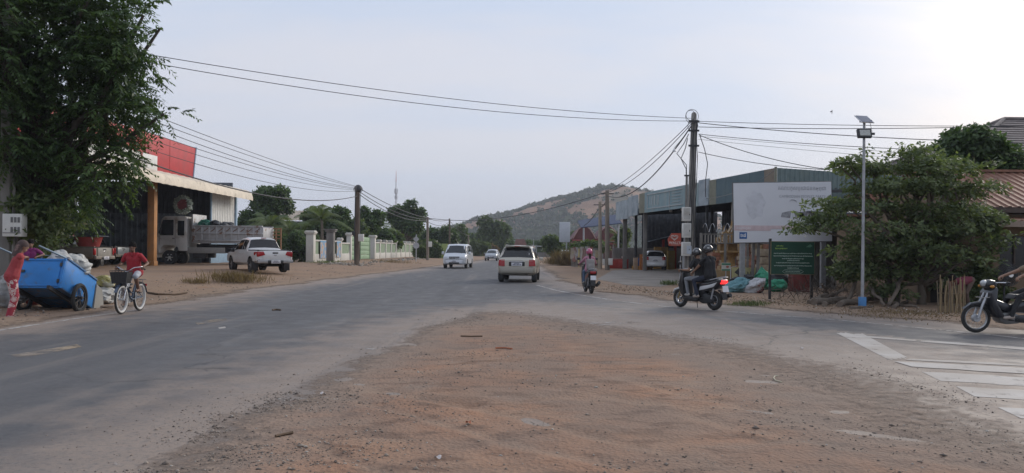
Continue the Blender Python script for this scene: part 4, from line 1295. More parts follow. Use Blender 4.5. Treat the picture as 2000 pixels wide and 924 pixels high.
for nm, lab, x0, x1, n in (('rubble', 'heap of broken rubble at the foot of the wooden pole', 640, 712, 260), ('roadside_rubble', 'scattered rubble on the verge along the white wall', 712, 830, 160)):
 X, Y = [], []
 for i in range(n):
  x = rg_.uniform(x0, x1)
  p = at(x, 515, 57 if nm == 'rubble' else 60 + (x - 712) / 118 * 30)
  X.append(p.x + rg_.randn() * 0.4); Y.append(p.y + rg_.randn() * 1.2)
 tag(stones(nm, np.array(X), np.array(Y), 0.05 + 0.13 * rg_.rand(n) ** 2, RUB), lab, 'rubble', kind='stuff')
def farm_roof():
 c = at(575, 505, 92); c.z = 0
 root = thing('farm_shed', 'low shed with pale corrugated roof between the palms', 'building', c)
 m = MB(); corr(m, (-3.4, -3, 4.7), (1, 0, 0), (0, 1, 0.25), 6.8, 6, 0.5, 0.09, nrm=(0, -0.25, 1), trap=False)
 m.build('roof', mat('pale_fibre_cement', (0.36, 0.31, 0.25), 0.9, var=0.25, scale=2, c2=(0.2, 0.16, 0.12)), root, smooth=None)
 MB().box((0, 0, 2.3), (6.2, 5.4, 4.7)).build('wall', CONC_DARK, root)
farm_roof()
# ---------------------------------------------------------------- left roadside post with meter box
def meter_post():
 p = at(12, 590, 18.6); p.z = gz(p.x, p.y)
 root = thing('service_pole', 'grey concrete service pole at the left picture edge', 'pole', p)
 MB().box((0, 0, 3.5), (0.24, 0.2, 7.2)).build('shaft', CONC_DARK, root, bevel=0.02)  # darker concrete; its colour also stands in for shade from the vines
 b = MB(); b.cyl((0.2, -0.05, 0), (0.2, -0.05, 2.9), 0.035); b.build('conduit', CONC_DARK, root)
 b = MB(); b.bar((-0.3, 0, 6.9), (0.5, 0, 6.9), 0.06, 0.06); b.build('crossarm', DARKMETAL, root)
 q = at(29, 440, 18.3)
 bx = thing('meter_box', 'pale grey electricity meter box fixed to the left pole', 'meter box', q)
 MB().box((0, 0, 0), (0.48, 0.22, 0.56)).build('case', OFFWHITE, bx, bevel=0.015)
 for r_ in range(2):
  for c_ in range(3):
   MB().box((-0.0 + c_ * 0.085 + 0.02 - 0.02, -0.114, 0.13 - r_ * 0.24), (0.055, 0.012, 0.13)).build('meter_window', mat('grey_meter_glass', (0.12, 0.12, 0.12), 0.3), bx)
 MB().box((0, -0.115, -0.19), (0.44, 0.012, 0.02)).build('case_seam', mat('seam_grey', (0.2, 0.19, 0.18), 0.7), bx)
 b = MB(); b.bar((-0.3, 0.13, 0.1), (0.2, 0.13, 0.1), 0.04); b.build('bracket', DARKMETAL, bx)
 return p
LEFT_POLE = meter_post()
def wooden_pole():
 p = at(697, 517, 56); p.z = 0.2
 root = thing('timber_pole', 'dark weathered timber utility pole before the green gate', 'pole', p)
 wood = mat('dark_pole_timber', (0.12, 0.09, 0.07), 0.9, var=0.35, scale=4, bump=0.5, c2=(0.2, 0.16, 0.12), stretch=(1, 1, 0.2))
 t = at(699, 362, 56) - p
 MB().tube([(0, 0, -0.1), t * 0.5, t], [0.2, 0.175, 0.15], 10).build('shaft', wood, root, smooth=50)
 rnd = random.Random(3)
 b = MB()
 for i in range(7):
  a = rnd.uniform(0, 6.28)
  o = Vector((math.cos(a), math.sin(a), 0)) * 0.2
  b.tube([o + t * 0.06, o * 1.15 + t * 0.4, o + t * 0.7, o + t * 0.97], 0.018, 4)
 b.build('service_cables', CABLE, root)
 b = MB(); b.ball(t + Vector((0.02, 0, -0.25)), (0.3, 0.28, 0.3), 10, 6); b.tube([t + Vector((0.35 * math.cos(a), 0.1, -0.3 + 0.25 * math.sin(a))) for a in [k * 0.6 for k in range(11)]], 0.02, 4, closed=True); b.build('cable_bundle', CABLE, root)
 m = MB(); m.box((0.32, -0.1, 2.1), (0.4, 0.25, 0.55)); m.build('junction_box', OFFWHITE, root, bevel=0.02)
 m = MB(); m.box((-0.25, -0.1, 2.45), (0.22, 0.22, 0.3)); m.build('small_box', DARKMETAL, root, bevel=0.02)
 return p + t
WOOD_TOP = wooden_pole()
def plain_pole(name, label, x, ytop, ybase, Y, r, material, boxes=(), lean=0):
 p = at(x, ybase, Y); p.z = gz(p.x, p.y) - 0.02
 t = at(x + lean, ytop, Y) - p
 root = thing(name, label, 'pole', p)
 MB().tube([(0, 0, -0.1), t * 0.5, t], [r, r * 0.88, r * 0.75], 8).build('shaft', material, root, smooth=50)
 b = MB(); b.bar(t + Vector((-0.5, 0, -0.25)), t + Vector((0.5, 0, -0.25)), 0.07, 0.07); b.build('crossarm', DARKMETAL, root)
 for (y0, w, h, dx) in boxes:
  z = (at(x, y0, Y) - p).z
  MB().box((dx, -r - 0.1, z), (w, 0.2, h)).build('meter_box', OFFWHITE, root, bevel=0.01)
 return p + t
P_WOOD2 = mat('grey_pole_timber', (0.22, 0.185, 0.15), 0.9, var=0.25, scale=4, c2=(0.13, 0.11, 0.09), stretch=(1, 1, 0.2))
POLE_835 = plain_pole('utility_pole', 'pale utility pole left of the silver van by the round signs', 835, 424, 514, 84, 0.17, P_WOOD2, ((477, 0.4, 0.6, 0.3),))
POLE_878 = plain_pole('utility_pole', 'thin dark utility pole above the silver van', 878, 427, 509, 112, 0.15, BARK, ())
POLE_915 = plain_pole('utility_pole', 'small far utility pole right of the silver van', 915, 459, 506, 128, 0.15, P_WOOD2, ())
def road_signs():
 p = at(812.5, 517, 76); p.z = gz(p.x, p.y)
 root = thing('road_sign', 'pair of grey road signs seen from behind beside the wall', 'sign', p)
 h = 76 / FPX
 b = MB(); b.cyl((0, 0, 0), (0, 0, 53 * h), 0.045, n=8); b.build('post', STEEL, root)
 back = mat('sign_back', (0.4, 0.41, 0.42), 0.5, 0.4)
 b = MB(); b.prism([(0, 37 * h), (6 * h, 43.5 * h), (0, 50 * h), (-6 * h, 43.5 * h)], -0.08, -0.055, 'y'); b.build('diamond_plate', back, root)
 b = MB(); b.prism([(6.2 * h * math.cos(a), 31 * h + 6.2 * h * math.sin(a)) for a in [k * math.pi / 6 for k in range(12)]], -0.08, -0.055, 'y'); b.build('octagon_plate', back, root)
road_signs()
def radio_mast():
 p = at(772, 500, 320); p.z = 0
 top = at(772, 333, 320).z
 root = thing('radio_mast', 'slender far radio mast with red tip rising behind the trees', 'mast', p)
 m = mat('mast_grey', (0.42, 0.42, 0.44), 0.6, 0.3)
 red = mat('mast_red', (0.45, 0.1, 0.08), 0.6)
 for k in range(3):
  a = 2.094 * k
  b = MB(); b.tube([(0.55 * math.cos(a), 0.55 * math.sin(a), 0), (0.3 * math.cos(a), 0.3 * math.sin(a), top * 0.72)], 0.09, 5); b.build('leg', m, root)
 b = MB()
 for i in range(16):
  z0, z1 = top * 0.72 * i / 16, top * 0.72 * (i + 1) / 16
  for k in range(3):
   a, c = 2.094 * k, 2.094 * (k + 1)
   r0, r1 = 0.55 - 0.25 * i / 16, 0.55 - 0.25 * (i + 1) / 16
   b.tube([(r0 * math.cos(a), r0 * math.sin(a), z0), (r1 * math.cos(c), r1 * math.sin(c), z1)], 0.04, 4)
 b.build('lattice', m, root)
 b = MB(); b.cyl((0, 0, top * 0.7), (0, 0, top * 0.86), 0.22, 0.18, 8); b.build('upper_pole', m, root)
 b = MB(); b.cyl((0, 0, top * 0.86), (0, 0, top), 0.16, 0.05, 8); b.build('red_tip', red, root)
 for k in range(3):
  a = 2.094 * k + 0.5
  MB().box((0.6 * math.cos(a), 0.6 * math.sin(a), top * 0.745), (0.3, 0.3, 2.2)).build('antenna_panel', m, root)
  MB().box((0.5 * math.cos(a), 0.5 * math.sin(a), top * 0.67), (0.3, 0.3, 1.4)).build('antenna_panel', m, root)
radio_mast()
def far_bits():
 c = at(860, 508, 100); c.z = 0
 root = thing('gate_house', 'small lime green gate wall behind the silver van', 'wall', c)
 lime = mat('lime_paint', (0.3, 0.36, 0.12), 0.7, var=0.1)
 MB().box((0, 0, 1.1), (2.0, 0.3, 2.2)).build('wall', lime, root, bevel=0.02)
 MB().box((-0.7, -0.05, 1.25), (0.5, 0.45, 2.5)).build('pillar', lime, root, bevel=0.02)
 MB().box((-0.7, -0.05, 2.55), (0.6, 0.55, 0.12)).build('cap', WHITEP, root, bevel=0.02)
 c = at(1015, 503, 170); c.z = 0
 root = thing('red_roof_house', 'distant house with a reddish tiled roof beyond the road bend', 'house', c)
 rf = mat('far_red_tiles', (0.2, 0.1, 0.085), 0.8, var=0.2, scale=1)
 MB().box((0, 0, 1.3), (2.6, 3, 2.6)).build('wall', WHITEP, root)
 b = MB(); b.prism([(-1.3, 2.5), (1.6, 2.5), (1.0, 3.9), (-0.9, 3.9)], -2, 2, 'y'); b.build('roof', rf, root)
 MB().box((-0.6, -1.52, 1.2), (0.6, 0.06, 1.0)).build('window', BLACK, root)
 MB().box((0.6, -1.52, 1.0), (0.6, 0.06, 2.0)).build('door', BLACK, root)
 c = at(1042, 504, 130); c.z = 0
 root = thing('roadside_sign', 'small white sign on a post beyond the champagne car', 'sign', c)
 b = MB(); b.cyl((0, 0, 0), (0, 0, 3.4), 0.05, n=6); b.build('post', STEEL, root)
 MB().box((0, -0.06, 1.9), (0.65, 0.04, 0.65)).build('board', OFFWHITE, root)
 MB().box((0, -0.085, 1.95), (0.3, 0.01, 0.25)).build('print', mat('print_red', (0.4, 0.12, 0.08), 0.6), root)
 c = at(1065, 505, 150); c.z = 0
 root = thing('roadside_stall', 'pale low roadside stall roof far right of the bend', 'stall', c)
 b = MB(); b.prism([(-2, 2.2), (2, 2.0), (2, 2.1), (-2, 2.35)], -1.5, 1.5, 'y'); b.build('roof', mat('stall_sheet', (0.4, 0.43, 0.45), 0.5, 0.2), root)
 for sx in (-1.8, 1.8):
  for sy in (-1.3, 1.3):
   b = MB(); b.cyl((sx, sy, 0), (sx, sy, 2.05), 0.05, n=6); b.build('post', STEEL, root)
 MB().box((0, 0, 0.5), (3, 1.6, 1.0)).build('counter', CONC_DARK, root)
far_bits()
# ---------------------------------------------------------------- shop with the faded fascia, right
SA, SB, SCn = at(1515, 327, 37.0), at(1247, 372, 55.0), at(1203, 398, 62.0)
Z_T, Z_B = 5.75, 4.3
f_dir = Vector((SB.x - SA.x, SB.y - SA.y, 0)).normalized()
f_in = Vector((f_dir.y, -f_dir.x, 0))          # into the building, to the right
if f_in.x < 0: f_in = -f_in
def on_fascia(px, off=0.0):
 k = (px - 1000) / FPX
 t = (SA.x - k * SA.y) / (k * f_dir.y - f_dir.x)
 p = Vector((SA.x, SA.y, 0)) + f_dir * t
 return p - f_in * off
def shop():
 o = Vector((SA.x, SA.y, 0))
 root = thing('market_shop', 'long open shop with faded teal sign fascia on the right', 'building', o)
 mb = lambda: MB(Matrix.Translation(-o))
 teal = mat('dark_teal_sheet', (0.065, 0.115, 0.135), 0.55, 0.1, var=0.12, scale=1.5, c2=(0.09, 0.13, 0.13), lo=0.5, hi=0.8)
 fade = mat('sun_faded_teal_print', (0.2, 0.3, 0.33), 0.6, var=0.15, scale=1.5, c2=(0.3, 0.36, 0.35), lo=0.42, hi=0.68, scale2=0.9, stretch=(1, 1, 0.5))
 pale = mat('sun_bleached_print', (0.32, 0.37, 0.4), 0.6, var=0.12, scale=2, c2=(0.2, 0.25, 0.28), lo=0.45, hi=0.7, scale2=1.2)
 olive = mat('olive_board', (0.2, 0.2, 0.15), 0.7, var=0.12)
 brown = mat('brown_board', (0.2, 0.165, 0.125), 0.7, var=0.12)
 white = mat('white_border', (0.45, 0.48, 0.48), 0.6)
 segs = [(1512, 1491, brown), (1490.5, 1463, teal), (1462.5, 1440, teal), (1439.5, 1416, teal), (1415.5, 1397.5, teal), (1397, 1384, olive), (1383, 1364, pale), (1363, 1338, fade), (1337, 1259, fade), (1258.5, 1247.5, olive)]
 for a, b, m in segs:
  p, q = on_fascia(a), on_fascia(b)
  proud = 0.04 if m in (fade, pale) else 0.0
  p2, q2 = p - f_in * proud, q - f_in * proud
  top = Z_T + (0.12 if (a, b) == (1383, 1364) else 0)
  s = mb()
  s.hexa([p2 + Vector((0, 0, Z_B)), q2 + Vector((0, 0, Z_B)), q + f_in * 0.08 + Vector((0, 0, Z_B)), p + f_in * 0.08 + Vector((0, 0, Z_B))],
    [p2 + Vector((0, 0, top)), q2 + Vector((0, 0, top)), q + f_in * 0.08 + Vector((0, 0, top)), p + f_in * 0.08 + Vector((0, 0, top))])
  pn = s.build('fascia_panel', m, root)
  if (a, b) == (1337, 1259):
   e = f_in * -0.055
   for (x0, z0, x1, z1) in ((1333, 4.55, 1265, 4.55), (1333, 5.55, 1265, 5.55), (1265, 4.55, 1265, 5.55), (1308, 4.4, 1308, 5.6)):
    A, B = on_fascia(x0) + e, on_fascia(x1) + e
    w = mb(); w.bar(A + Vector((0, 0, z0)), B + Vector((0, 0, z1)), 0.05, 0.07, up=tuple(f_in)); w.build('border', white, pn)
   for i, x in enumerate((1270, 1274, 1279, 1286)):
    A = on_fascia(x) + e
    w = mb(); w.bar(A + Vector((0, 0, 4.75)), A + Vector((0, 0, 5.4)), 0.1, 0.02, up=tuple(f_in)); w.build('print_mark', white, pn)
   for i in range(4):
    A, B = on_fascia(1330) + e, on_fascia(1312) + e
    w = mb(); w.bar(A + Vector((0, 0, 4.75 + i * 0.2)), B + Vector((0, 0, 4.75 + i * 0.2)), 0.02, 0.06, up=tuple(f_in)); w.build('print_line', white, pn)
 P, Q = Vector((SB.x, SB.y, 0)), Vector((SCn.x, SCn.y, 0))
 for u0, u1, m, dz in ((0.02, 0.4, pale, 0.0), (0.42, 0.98, pale, -0.15)):
  A, B = P.lerp(Q, u0), P.lerp(Q, u1)
  s = mb(); s.bar(A + Vector((0, 0, 4.95 + dz)), B + Vector((0, 0, 4.95 + dz)), 0.08, 1.5); s.build('fascia_panel', m, root)
 sd = (f_in + f_dir * 0.2).normalized()
 s = mb(); corr(s, Vector((SA.x, SA.y, Z_B)) + f_in * 0.09, sd, (0, 0, 1), 14, Z_T - Z_B, 0.32, 0.04, nrm=(sd.y, -sd.x, 0))
 s.build('side_fascia', mat('ribbed_green_sheet', (0.13, 0.18, 0.18), 0.5, 0.2, var=0.12, c2=(0.15, 0.19, 0.17), lo=0.5, hi=0.8), root, smooth=None)
 s = mb(); s.bar(Vector((SA.x, SA.y, Z_B - 0.05)), Vector((SA.x, SA.y, Z_T + 0.05)), 0.1); s.build('corner_trim', olive, root)
 dep = 13.0
 Aw, Bw, Cw = [Vector((v.x, v.y, 0)) + f_in * 0.12 for v in (SA, SB, SCn)]
 pl = [Aw, Bw, Cw, Cw + f_in * dep, Aw + sd * dep]
 s = mb()
 n = len(pl)
 zs = [4.62, 4.62, 4.62, 5.4, 5.4]
 vs_ = [p + Vector((0, 0, z)) for p, z in zip(pl, zs)] + [p + Vector((0, 0, z + 0.06)) for p, z in zip(pl, zs)]
 s.add(vs_, [tuple(reversed(range(n))), tuple(range(n, 2 * n))] + [(i, (i + 1) % n, n + (i + 1) % n, n + i) for i in range(n)])
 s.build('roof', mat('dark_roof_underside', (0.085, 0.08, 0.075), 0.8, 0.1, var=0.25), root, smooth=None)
 for i in range(9):
  A = Aw.lerp(Cw, i / 8)
  s = mb(); s.bar(A + f_in * 0.2 + Vector((0, 0, 4.5)), A + f_in * (dep - 1) + Vector((0, 0, 5.2)), 0.09, 0.16); s.build('rafter', DARKMETAL, root)
 for px, off, m, w in ((1232, 0.5, DARKMETAL, 0.2), (1252, 0.3, CONC_DARK, 0.26), (1213, 0.4, CONC_DARK, 0.3), (1297, 3.5, DARKMETAL, 0.16), (1420, 0.4, CONC_DARK, 0.25), (1368, 0.4, DARKMETAL, 0.14), (1500, 0.4, CONC_DARK, 0.28)):
  A = on_fascia(px) + f_in * off if px > 1247 else P.lerp(Q, (1247 - px) / 44) + f_in * off
  c = mb(); c.bar(A + Vector((0, 0, 0)), A + Vector((0, 0, 4.6)), w); c.build('post', m, root, bevel=0.01)
  if px in (1232,):
   c = mb(); c.bar(A, A + Vector((0, 0, 1.0)), w + 0.12); c.build('post_guard', mat('tan_post_guard', (0.34, 0.24, 0.16), 0.8), root, bevel=0.01)
 bk = f_in * 9.5
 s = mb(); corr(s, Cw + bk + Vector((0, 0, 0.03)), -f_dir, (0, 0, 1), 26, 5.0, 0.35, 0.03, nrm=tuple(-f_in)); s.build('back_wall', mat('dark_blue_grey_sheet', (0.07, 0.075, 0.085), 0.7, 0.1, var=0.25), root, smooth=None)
 s = mb(); s.bar(Cw + f_dir * 1.0 + Vector((0, 0, 0.9)), Cw + f_dir * 1.0 + bk + Vector((0, 0, 0.9)), 0.18, 1.75); s.build('low_wall', CONC_DARK, root, bevel=0.02)
 e0 = Cw + f_dir * 1.0
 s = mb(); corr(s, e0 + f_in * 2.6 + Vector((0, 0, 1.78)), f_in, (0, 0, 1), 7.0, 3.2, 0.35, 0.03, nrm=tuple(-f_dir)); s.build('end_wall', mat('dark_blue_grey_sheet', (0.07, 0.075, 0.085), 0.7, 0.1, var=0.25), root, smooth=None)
 br = mat('brick_red_render', (0.3, 0.14, 0.095), 0.85, var=0.3, scale=3, c2=(0.08, 0.055, 0.045))
 A = Aw + f_dir * 6 + f_in * 4.5
 s = mb(); s.bar(A + Vector((0, 0, 2.3)), A - f_dir * 11 + Vector((0, 0, 2.3)), 0.15, 4.5); s.build('brick_partition', br, root)
 s = mb(); s.bar(A + Vector((0, 0, 2.3)), A + f_in * 5 + Vector((0, 0, 2.3)), 0.15, 4.5); s.build('brick_partition', br, root)
 gd = [mat('dim_goods_%s' % c, col, 0.7, var=0.3, scale=6) for c, col in (('ochre', (0.42, 0.27, 0.12)), ('rust', (0.33, 0.14, 0.08)), ('tan', (0.36, 0.29, 0.2)))]
 rnd = random.Random(5)
 for i in range(16):
  p = A + f_dir * rnd.uniform(0.3, 3) + f_in * rnd.uniform(0.2, 4) if i < 6 else A - f_in * rnd.uniform(0.5, 1.4) - f_dir * rnd.uniform(0, 10)
  h = rnd.uniform(0.5, 1.7)
  s = mb(); s.box(p + Vector((0, 0, h / 2)), (rnd.uniform(0.4, 0.9), rnd.uniform(0.4, 0.9), h)); s.build('goods_shelf', gd[i % 3], root, bevel=0.02)
 for i in range(18):
  px = (1352, 1366, 1378, 1390, 1402, 1414, 1426, 1440, 1456)[i % 9]
  p = on_fascia(px) + f_in * (1.2 + 1.1 * (i // 9) + rnd.uniform(-0.3, 0.3))
  h = rnd.uniform(0.9, 1.7) if i < 9 else rnd.uniform(1.7, 3.0)
  s = mb()
  k = rnd.randint(3, 6)
  for j in range(k):
   s.box(p + Vector((rnd.uniform(-0.06, 0.06), rnd.uniform(-0.06, 0.06), 0.06 + h * (j + 0.5) / k)), (rnd.uniform(0.5, 0.8), rnd.uniform(0.5, 0.9), h / k * 0.92))
  s.build('stock_pile', gd[i % 3], root, bevel=0.012)
 for x in (1258, 1280):
  q = on_fascia(x + 30) + f_in * 0.8
  s = mb(); s.ball(q + Vector((0, 0, 4.33)), (0.12, 0.12, 0.1), 10, 6); s.cyl(q + Vector((0, 0, 4.4)), q + Vector((0, 0, 4.6)), 0.02); s.build('hanging_bulb', OFFWHITE, root)
 return root
shop()
def apron():
 pix = [(1196, 530), (1255, 527), (1345, 530), (1352, 552), (1290, 563), (1225, 560), (1165, 548)]
 pts = [gnd(x, y) for x, y in pix]
 m = mat('pale_concrete_apron', (0.235, 0.205, 0.175), 0.9, var=0.15, scale=0.8, c2=(0.17, 0.14, 0.115), lo=0.45, hi=0.7, scale2=0.7, bump=0.1)
 b = MB(); b.prism([(p.x, p.y) for p in pts], -0.05, 0.075, 'z')
 o = b.build('concrete_apron', m, bevel=0.02)
 tag(o, kind='structure')
 pts = [Vector((9.3, 47, 0)), Vector((24, 50, 0)), Vector((24, 74, 0)), Vector((9.0, 66, 0))]
 b = MB(); b.prism([(p.x, p.y) for p in pts], -0.05, 0.06, 'z')
 tag(b.build('shop_floor', mat('shop_floor_concrete', (0.2, 0.175, 0.15), 0.85, var=0.15, scale=0.8), bevel=0.01), kind='structure')
apron()
def crate_mesh():
 b = MB()
 w, d, h, t = 0.56, 0.42, 0.30, 0.02
 b.box((0, 0, t / 2), (w, d, t))
 for sx in (-1, 1):
  b.box((sx * (w / 2 - t / 2), 0, h * 0.45), (t, d, h * 0.9))
  b.box((sx * (w / 2 - t / 2), 0, h * 0.95), (t * 1.8, d, h * 0.1))
 for sy in (-1, 1):
  for k in range(3):
   b.box((0, sy * (d / 2 - t / 2), h * (0.12 + 0.3 * k)), (w - 2 * t, t, h * 0.2))
  b.box((0, sy * (d / 2 - t / 2), h * 0.95), (w - 2 * t, t * 1.8, h * 0.1))
  for k in (-1, 0, 1):
   b.box((k * w * 0.3, sy * (d / 2 - t * 0.9), h / 2), (0.04, t * 0.8, h))
 return b
def crates():
 cm = [mat('yellow_crate_plastic', (0.42, 0.22, 0.03), 0.55, var=0.12), mat('orange_crate_plastic', (0.42, 0.14, 0.03), 0.55, var=0.12), mat('olive_yellow_crate', (0.3, 0.2, 0.05), 0.6, var=0.15)]
 protos = []
 for m in cm:
  o = crate_mesh().build('crate', m, smooth=None)
  protos.append(o)
 used = [False] * 3
 stacks = [(1257, 57, 4, 1, 'orange crate in the low stack left of the white hatchback'), (1242, 57.6, 1, 0, 'single yellow crate at the left foot of the crate stacks'),
    (1266, 58.2, 3, 0, 'yellow crate in the stack just behind the hatchback, left'), (1284, 61.5, 6, 0, 'yellow crate in the tall stack behind the hatchback roof'),
    (1297, 61.8, 6, 2, 'olive yellow crate in the tall stack right of the hatchback roof'), (1310, 60.5, 5, 2, 'olive crate in the stack right of the hatchback')]
 for si, (px, Y, n, mi, lab) in enumerate(stacks):
  for k in range(n):
   o = protos[mi]
   if used[mi]:
    o = o.copy(); COL.objects.link(o)
   used[mi] = True
   p = at(px, 520, Y)
   o.location = (p.x + random.uniform(-0.02, 0.02), p.y + random.uniform(-0.02, 0.02), 0.065 + k * 0.302)
   o.rotation_euler = (0, 0, random.uniform(-0.06, 0.06))
   pos = {0: 'bottom', n - 1: 'topmost'}.get(k, ('second', 'third', 'fourth', 'fifth')[min(k - 1, 3)] + ' from the ground')
   if n > 1:
    tag(o, lab.replace(' in the ', ', %s, in the ' % pos, 1), 'crate', 'plastic crates stacked in the shop')
   else:
    tag(o, lab, 'crate', 'plastic crates stacked in the shop')
 red = mat('red_chest_paint', (0.36, 0.04, 0.025), 0.5, var=0.12, c2=(0.24, 0.05, 0.04), lo=0.55, hi=0.75)
 for px, w, lab in ((1197, 0.82, 'red chest at the left end against the grey wall'), (1216, 0.86, 'red chest nearer the shop post with a white bowl on it')):
  p = at(px, 522, 61); p.z = 0.062
  r = thing('red_chest', lab, 'chest', p)
  MB().box((0, 0, 0.36), (w, 0.7, 0.7)).build('case', red, r, bevel=0.02)
  MB().box((0, 0, 0.75), (w + 0.04, 0.74, 0.07)).build('lid', red, r, bevel=0.02)
  MB().box((0, -0.375, 0.71), (0.2, 0.03, 0.04)).build('handle', DARKMETAL, r)
 p = at(1219, 506, 61)
 b = MB(); b.lathe([(0.08, 0), (0.2, 0.1), (0.24, 0.2), (0.22, 0.2), (0.1, 0.06)], 16)
 o = b.build('bowl', OFFWHITE); o.location = (p.x, p.y, 0.062 + 0.787); tag(o, 'white bowl standing on the right hand red chest', 'bowl')
 p = at(1247, 522, 58.5)
 r = thing('barrel', 'blue plastic barrel beside the orange crates', 'barrel', (p.x, p.y, 0.062))
 bl = mat('blue_barrel_plastic', (0.03, 0.09, 0.26), 0.45, var=0.1)
 b = MB(); b.lathe([(0.2, 0), (0.25, 0.05), (0.27, 0.3), (0.28, 0.32), (0.27, 0.34), (0.27, 0.58), (0.28, 0.6), (0.27, 0.62), (0.25, 0.86), (0.2, 0.9)], 18); b.build('drum', bl, r)
 b = MB(); b.lathe([(0.06, 0.9), (0.06, 0.94)], 10); b.build('bung', BLACK, r)
 p = at(1292, 525, 63.5); p.z = 0.06
 r = thing('shop_stall', 'small lean-to stall with red post inside the shop', 'stall', p)
 b = MB(); b.hexa([(-1.2, -1, 2.25), (1.0, -1, 2.8), (1.0, 1, 2.8), (-1.2, 1, 2.25)], [(-1.2, -1, 2.3), (1.0, -1, 2.85), (1.0, 1, 2.85), (-1.2, 1, 2.3)]); b.build('roof', mat('blue_grey_roof', (0.16, 0.19, 0.22), 0.6, 0.2), r)
 for x in (-0.05, 0.95):
  b = MB(); b.box((x, -0.9, 1.22), (0.2, 0.16, 2.44)); b.build('post', red, r)
 for x in (-1.1,):
  b = MB(); b.box((x, 0.8, 1.1), (0.1, 0.1, 2.2)); b.build('post', DARKMETAL, r)
crates()
# ---------------------------------------------------------------- things along the right verge
def ice_cream_sign():
 p = gnd(1322, 553); Y = p.y
 root = thing('ice_cream_sign', 'small red ice cream sign with white swirled heart on a pipe', 'sign', (p.x, p.y, 0.0))
 h = Y / FPX
 b = MB(); b.cyl((0.35, 0, 0), (0.35, 0, 102 * h), 0.045, n=8); b.build('post', STEEL, root)
 red = mat('red_sign_face', (0.42, 0.07, 0.04), 0.45, var=0.08)
 c = at(1317, 468, Y) - Vector((p.x, p.y, 0))
 W = 26 * h; H = 25 * h
 b = MB(); b.prism([(-W / 2 + 0.06, -H / 2), (W / 2, -H / 2), (W / 2, H / 2), (-W * 0.2, H / 2), (-W * 0.45, H * 0.1), (-W / 2, 0)], -0.02, 0.02, 'y')
 bd = b.build('board', red, root); bd.location = c
 wt = mat('white_sign_print', (0.6, 0.57, 0.52), 0.5)
 for s in (1.0, 0.62):
  for sg in (-1, 1):
   pts = []
   for i in range(13):
    t = i / 12 * math.pi
    x = 16 * math.sin(t) ** 3; z = 13 * math.cos(t) - 5 * math.cos(2 * t) - 2 * math.cos(3 * t) - math.cos(4 * t)
    pts.append(Vector((sg * x * 0.0105 * s, -0.03, z * 0.0085 * s + 0.1)))
   b = MB(); b.tube(pts, 0.017 * s, 5); o = b.build('heart_stroke', wt, bd)
 text_mesh('lettering', "WALL'S", 0.17, wt, bd, Vector((0.02, -0.026, -0.16)), Matrix(((1, 0, 0), (0, 0, -1), (0, 1, 0))), bold=0.003)
 MB().box((0.02, -0.026, -0.26), (W * 0.6, 0.01, 0.012)).build('print_rule', wt, bd)
ice_cream_sign()
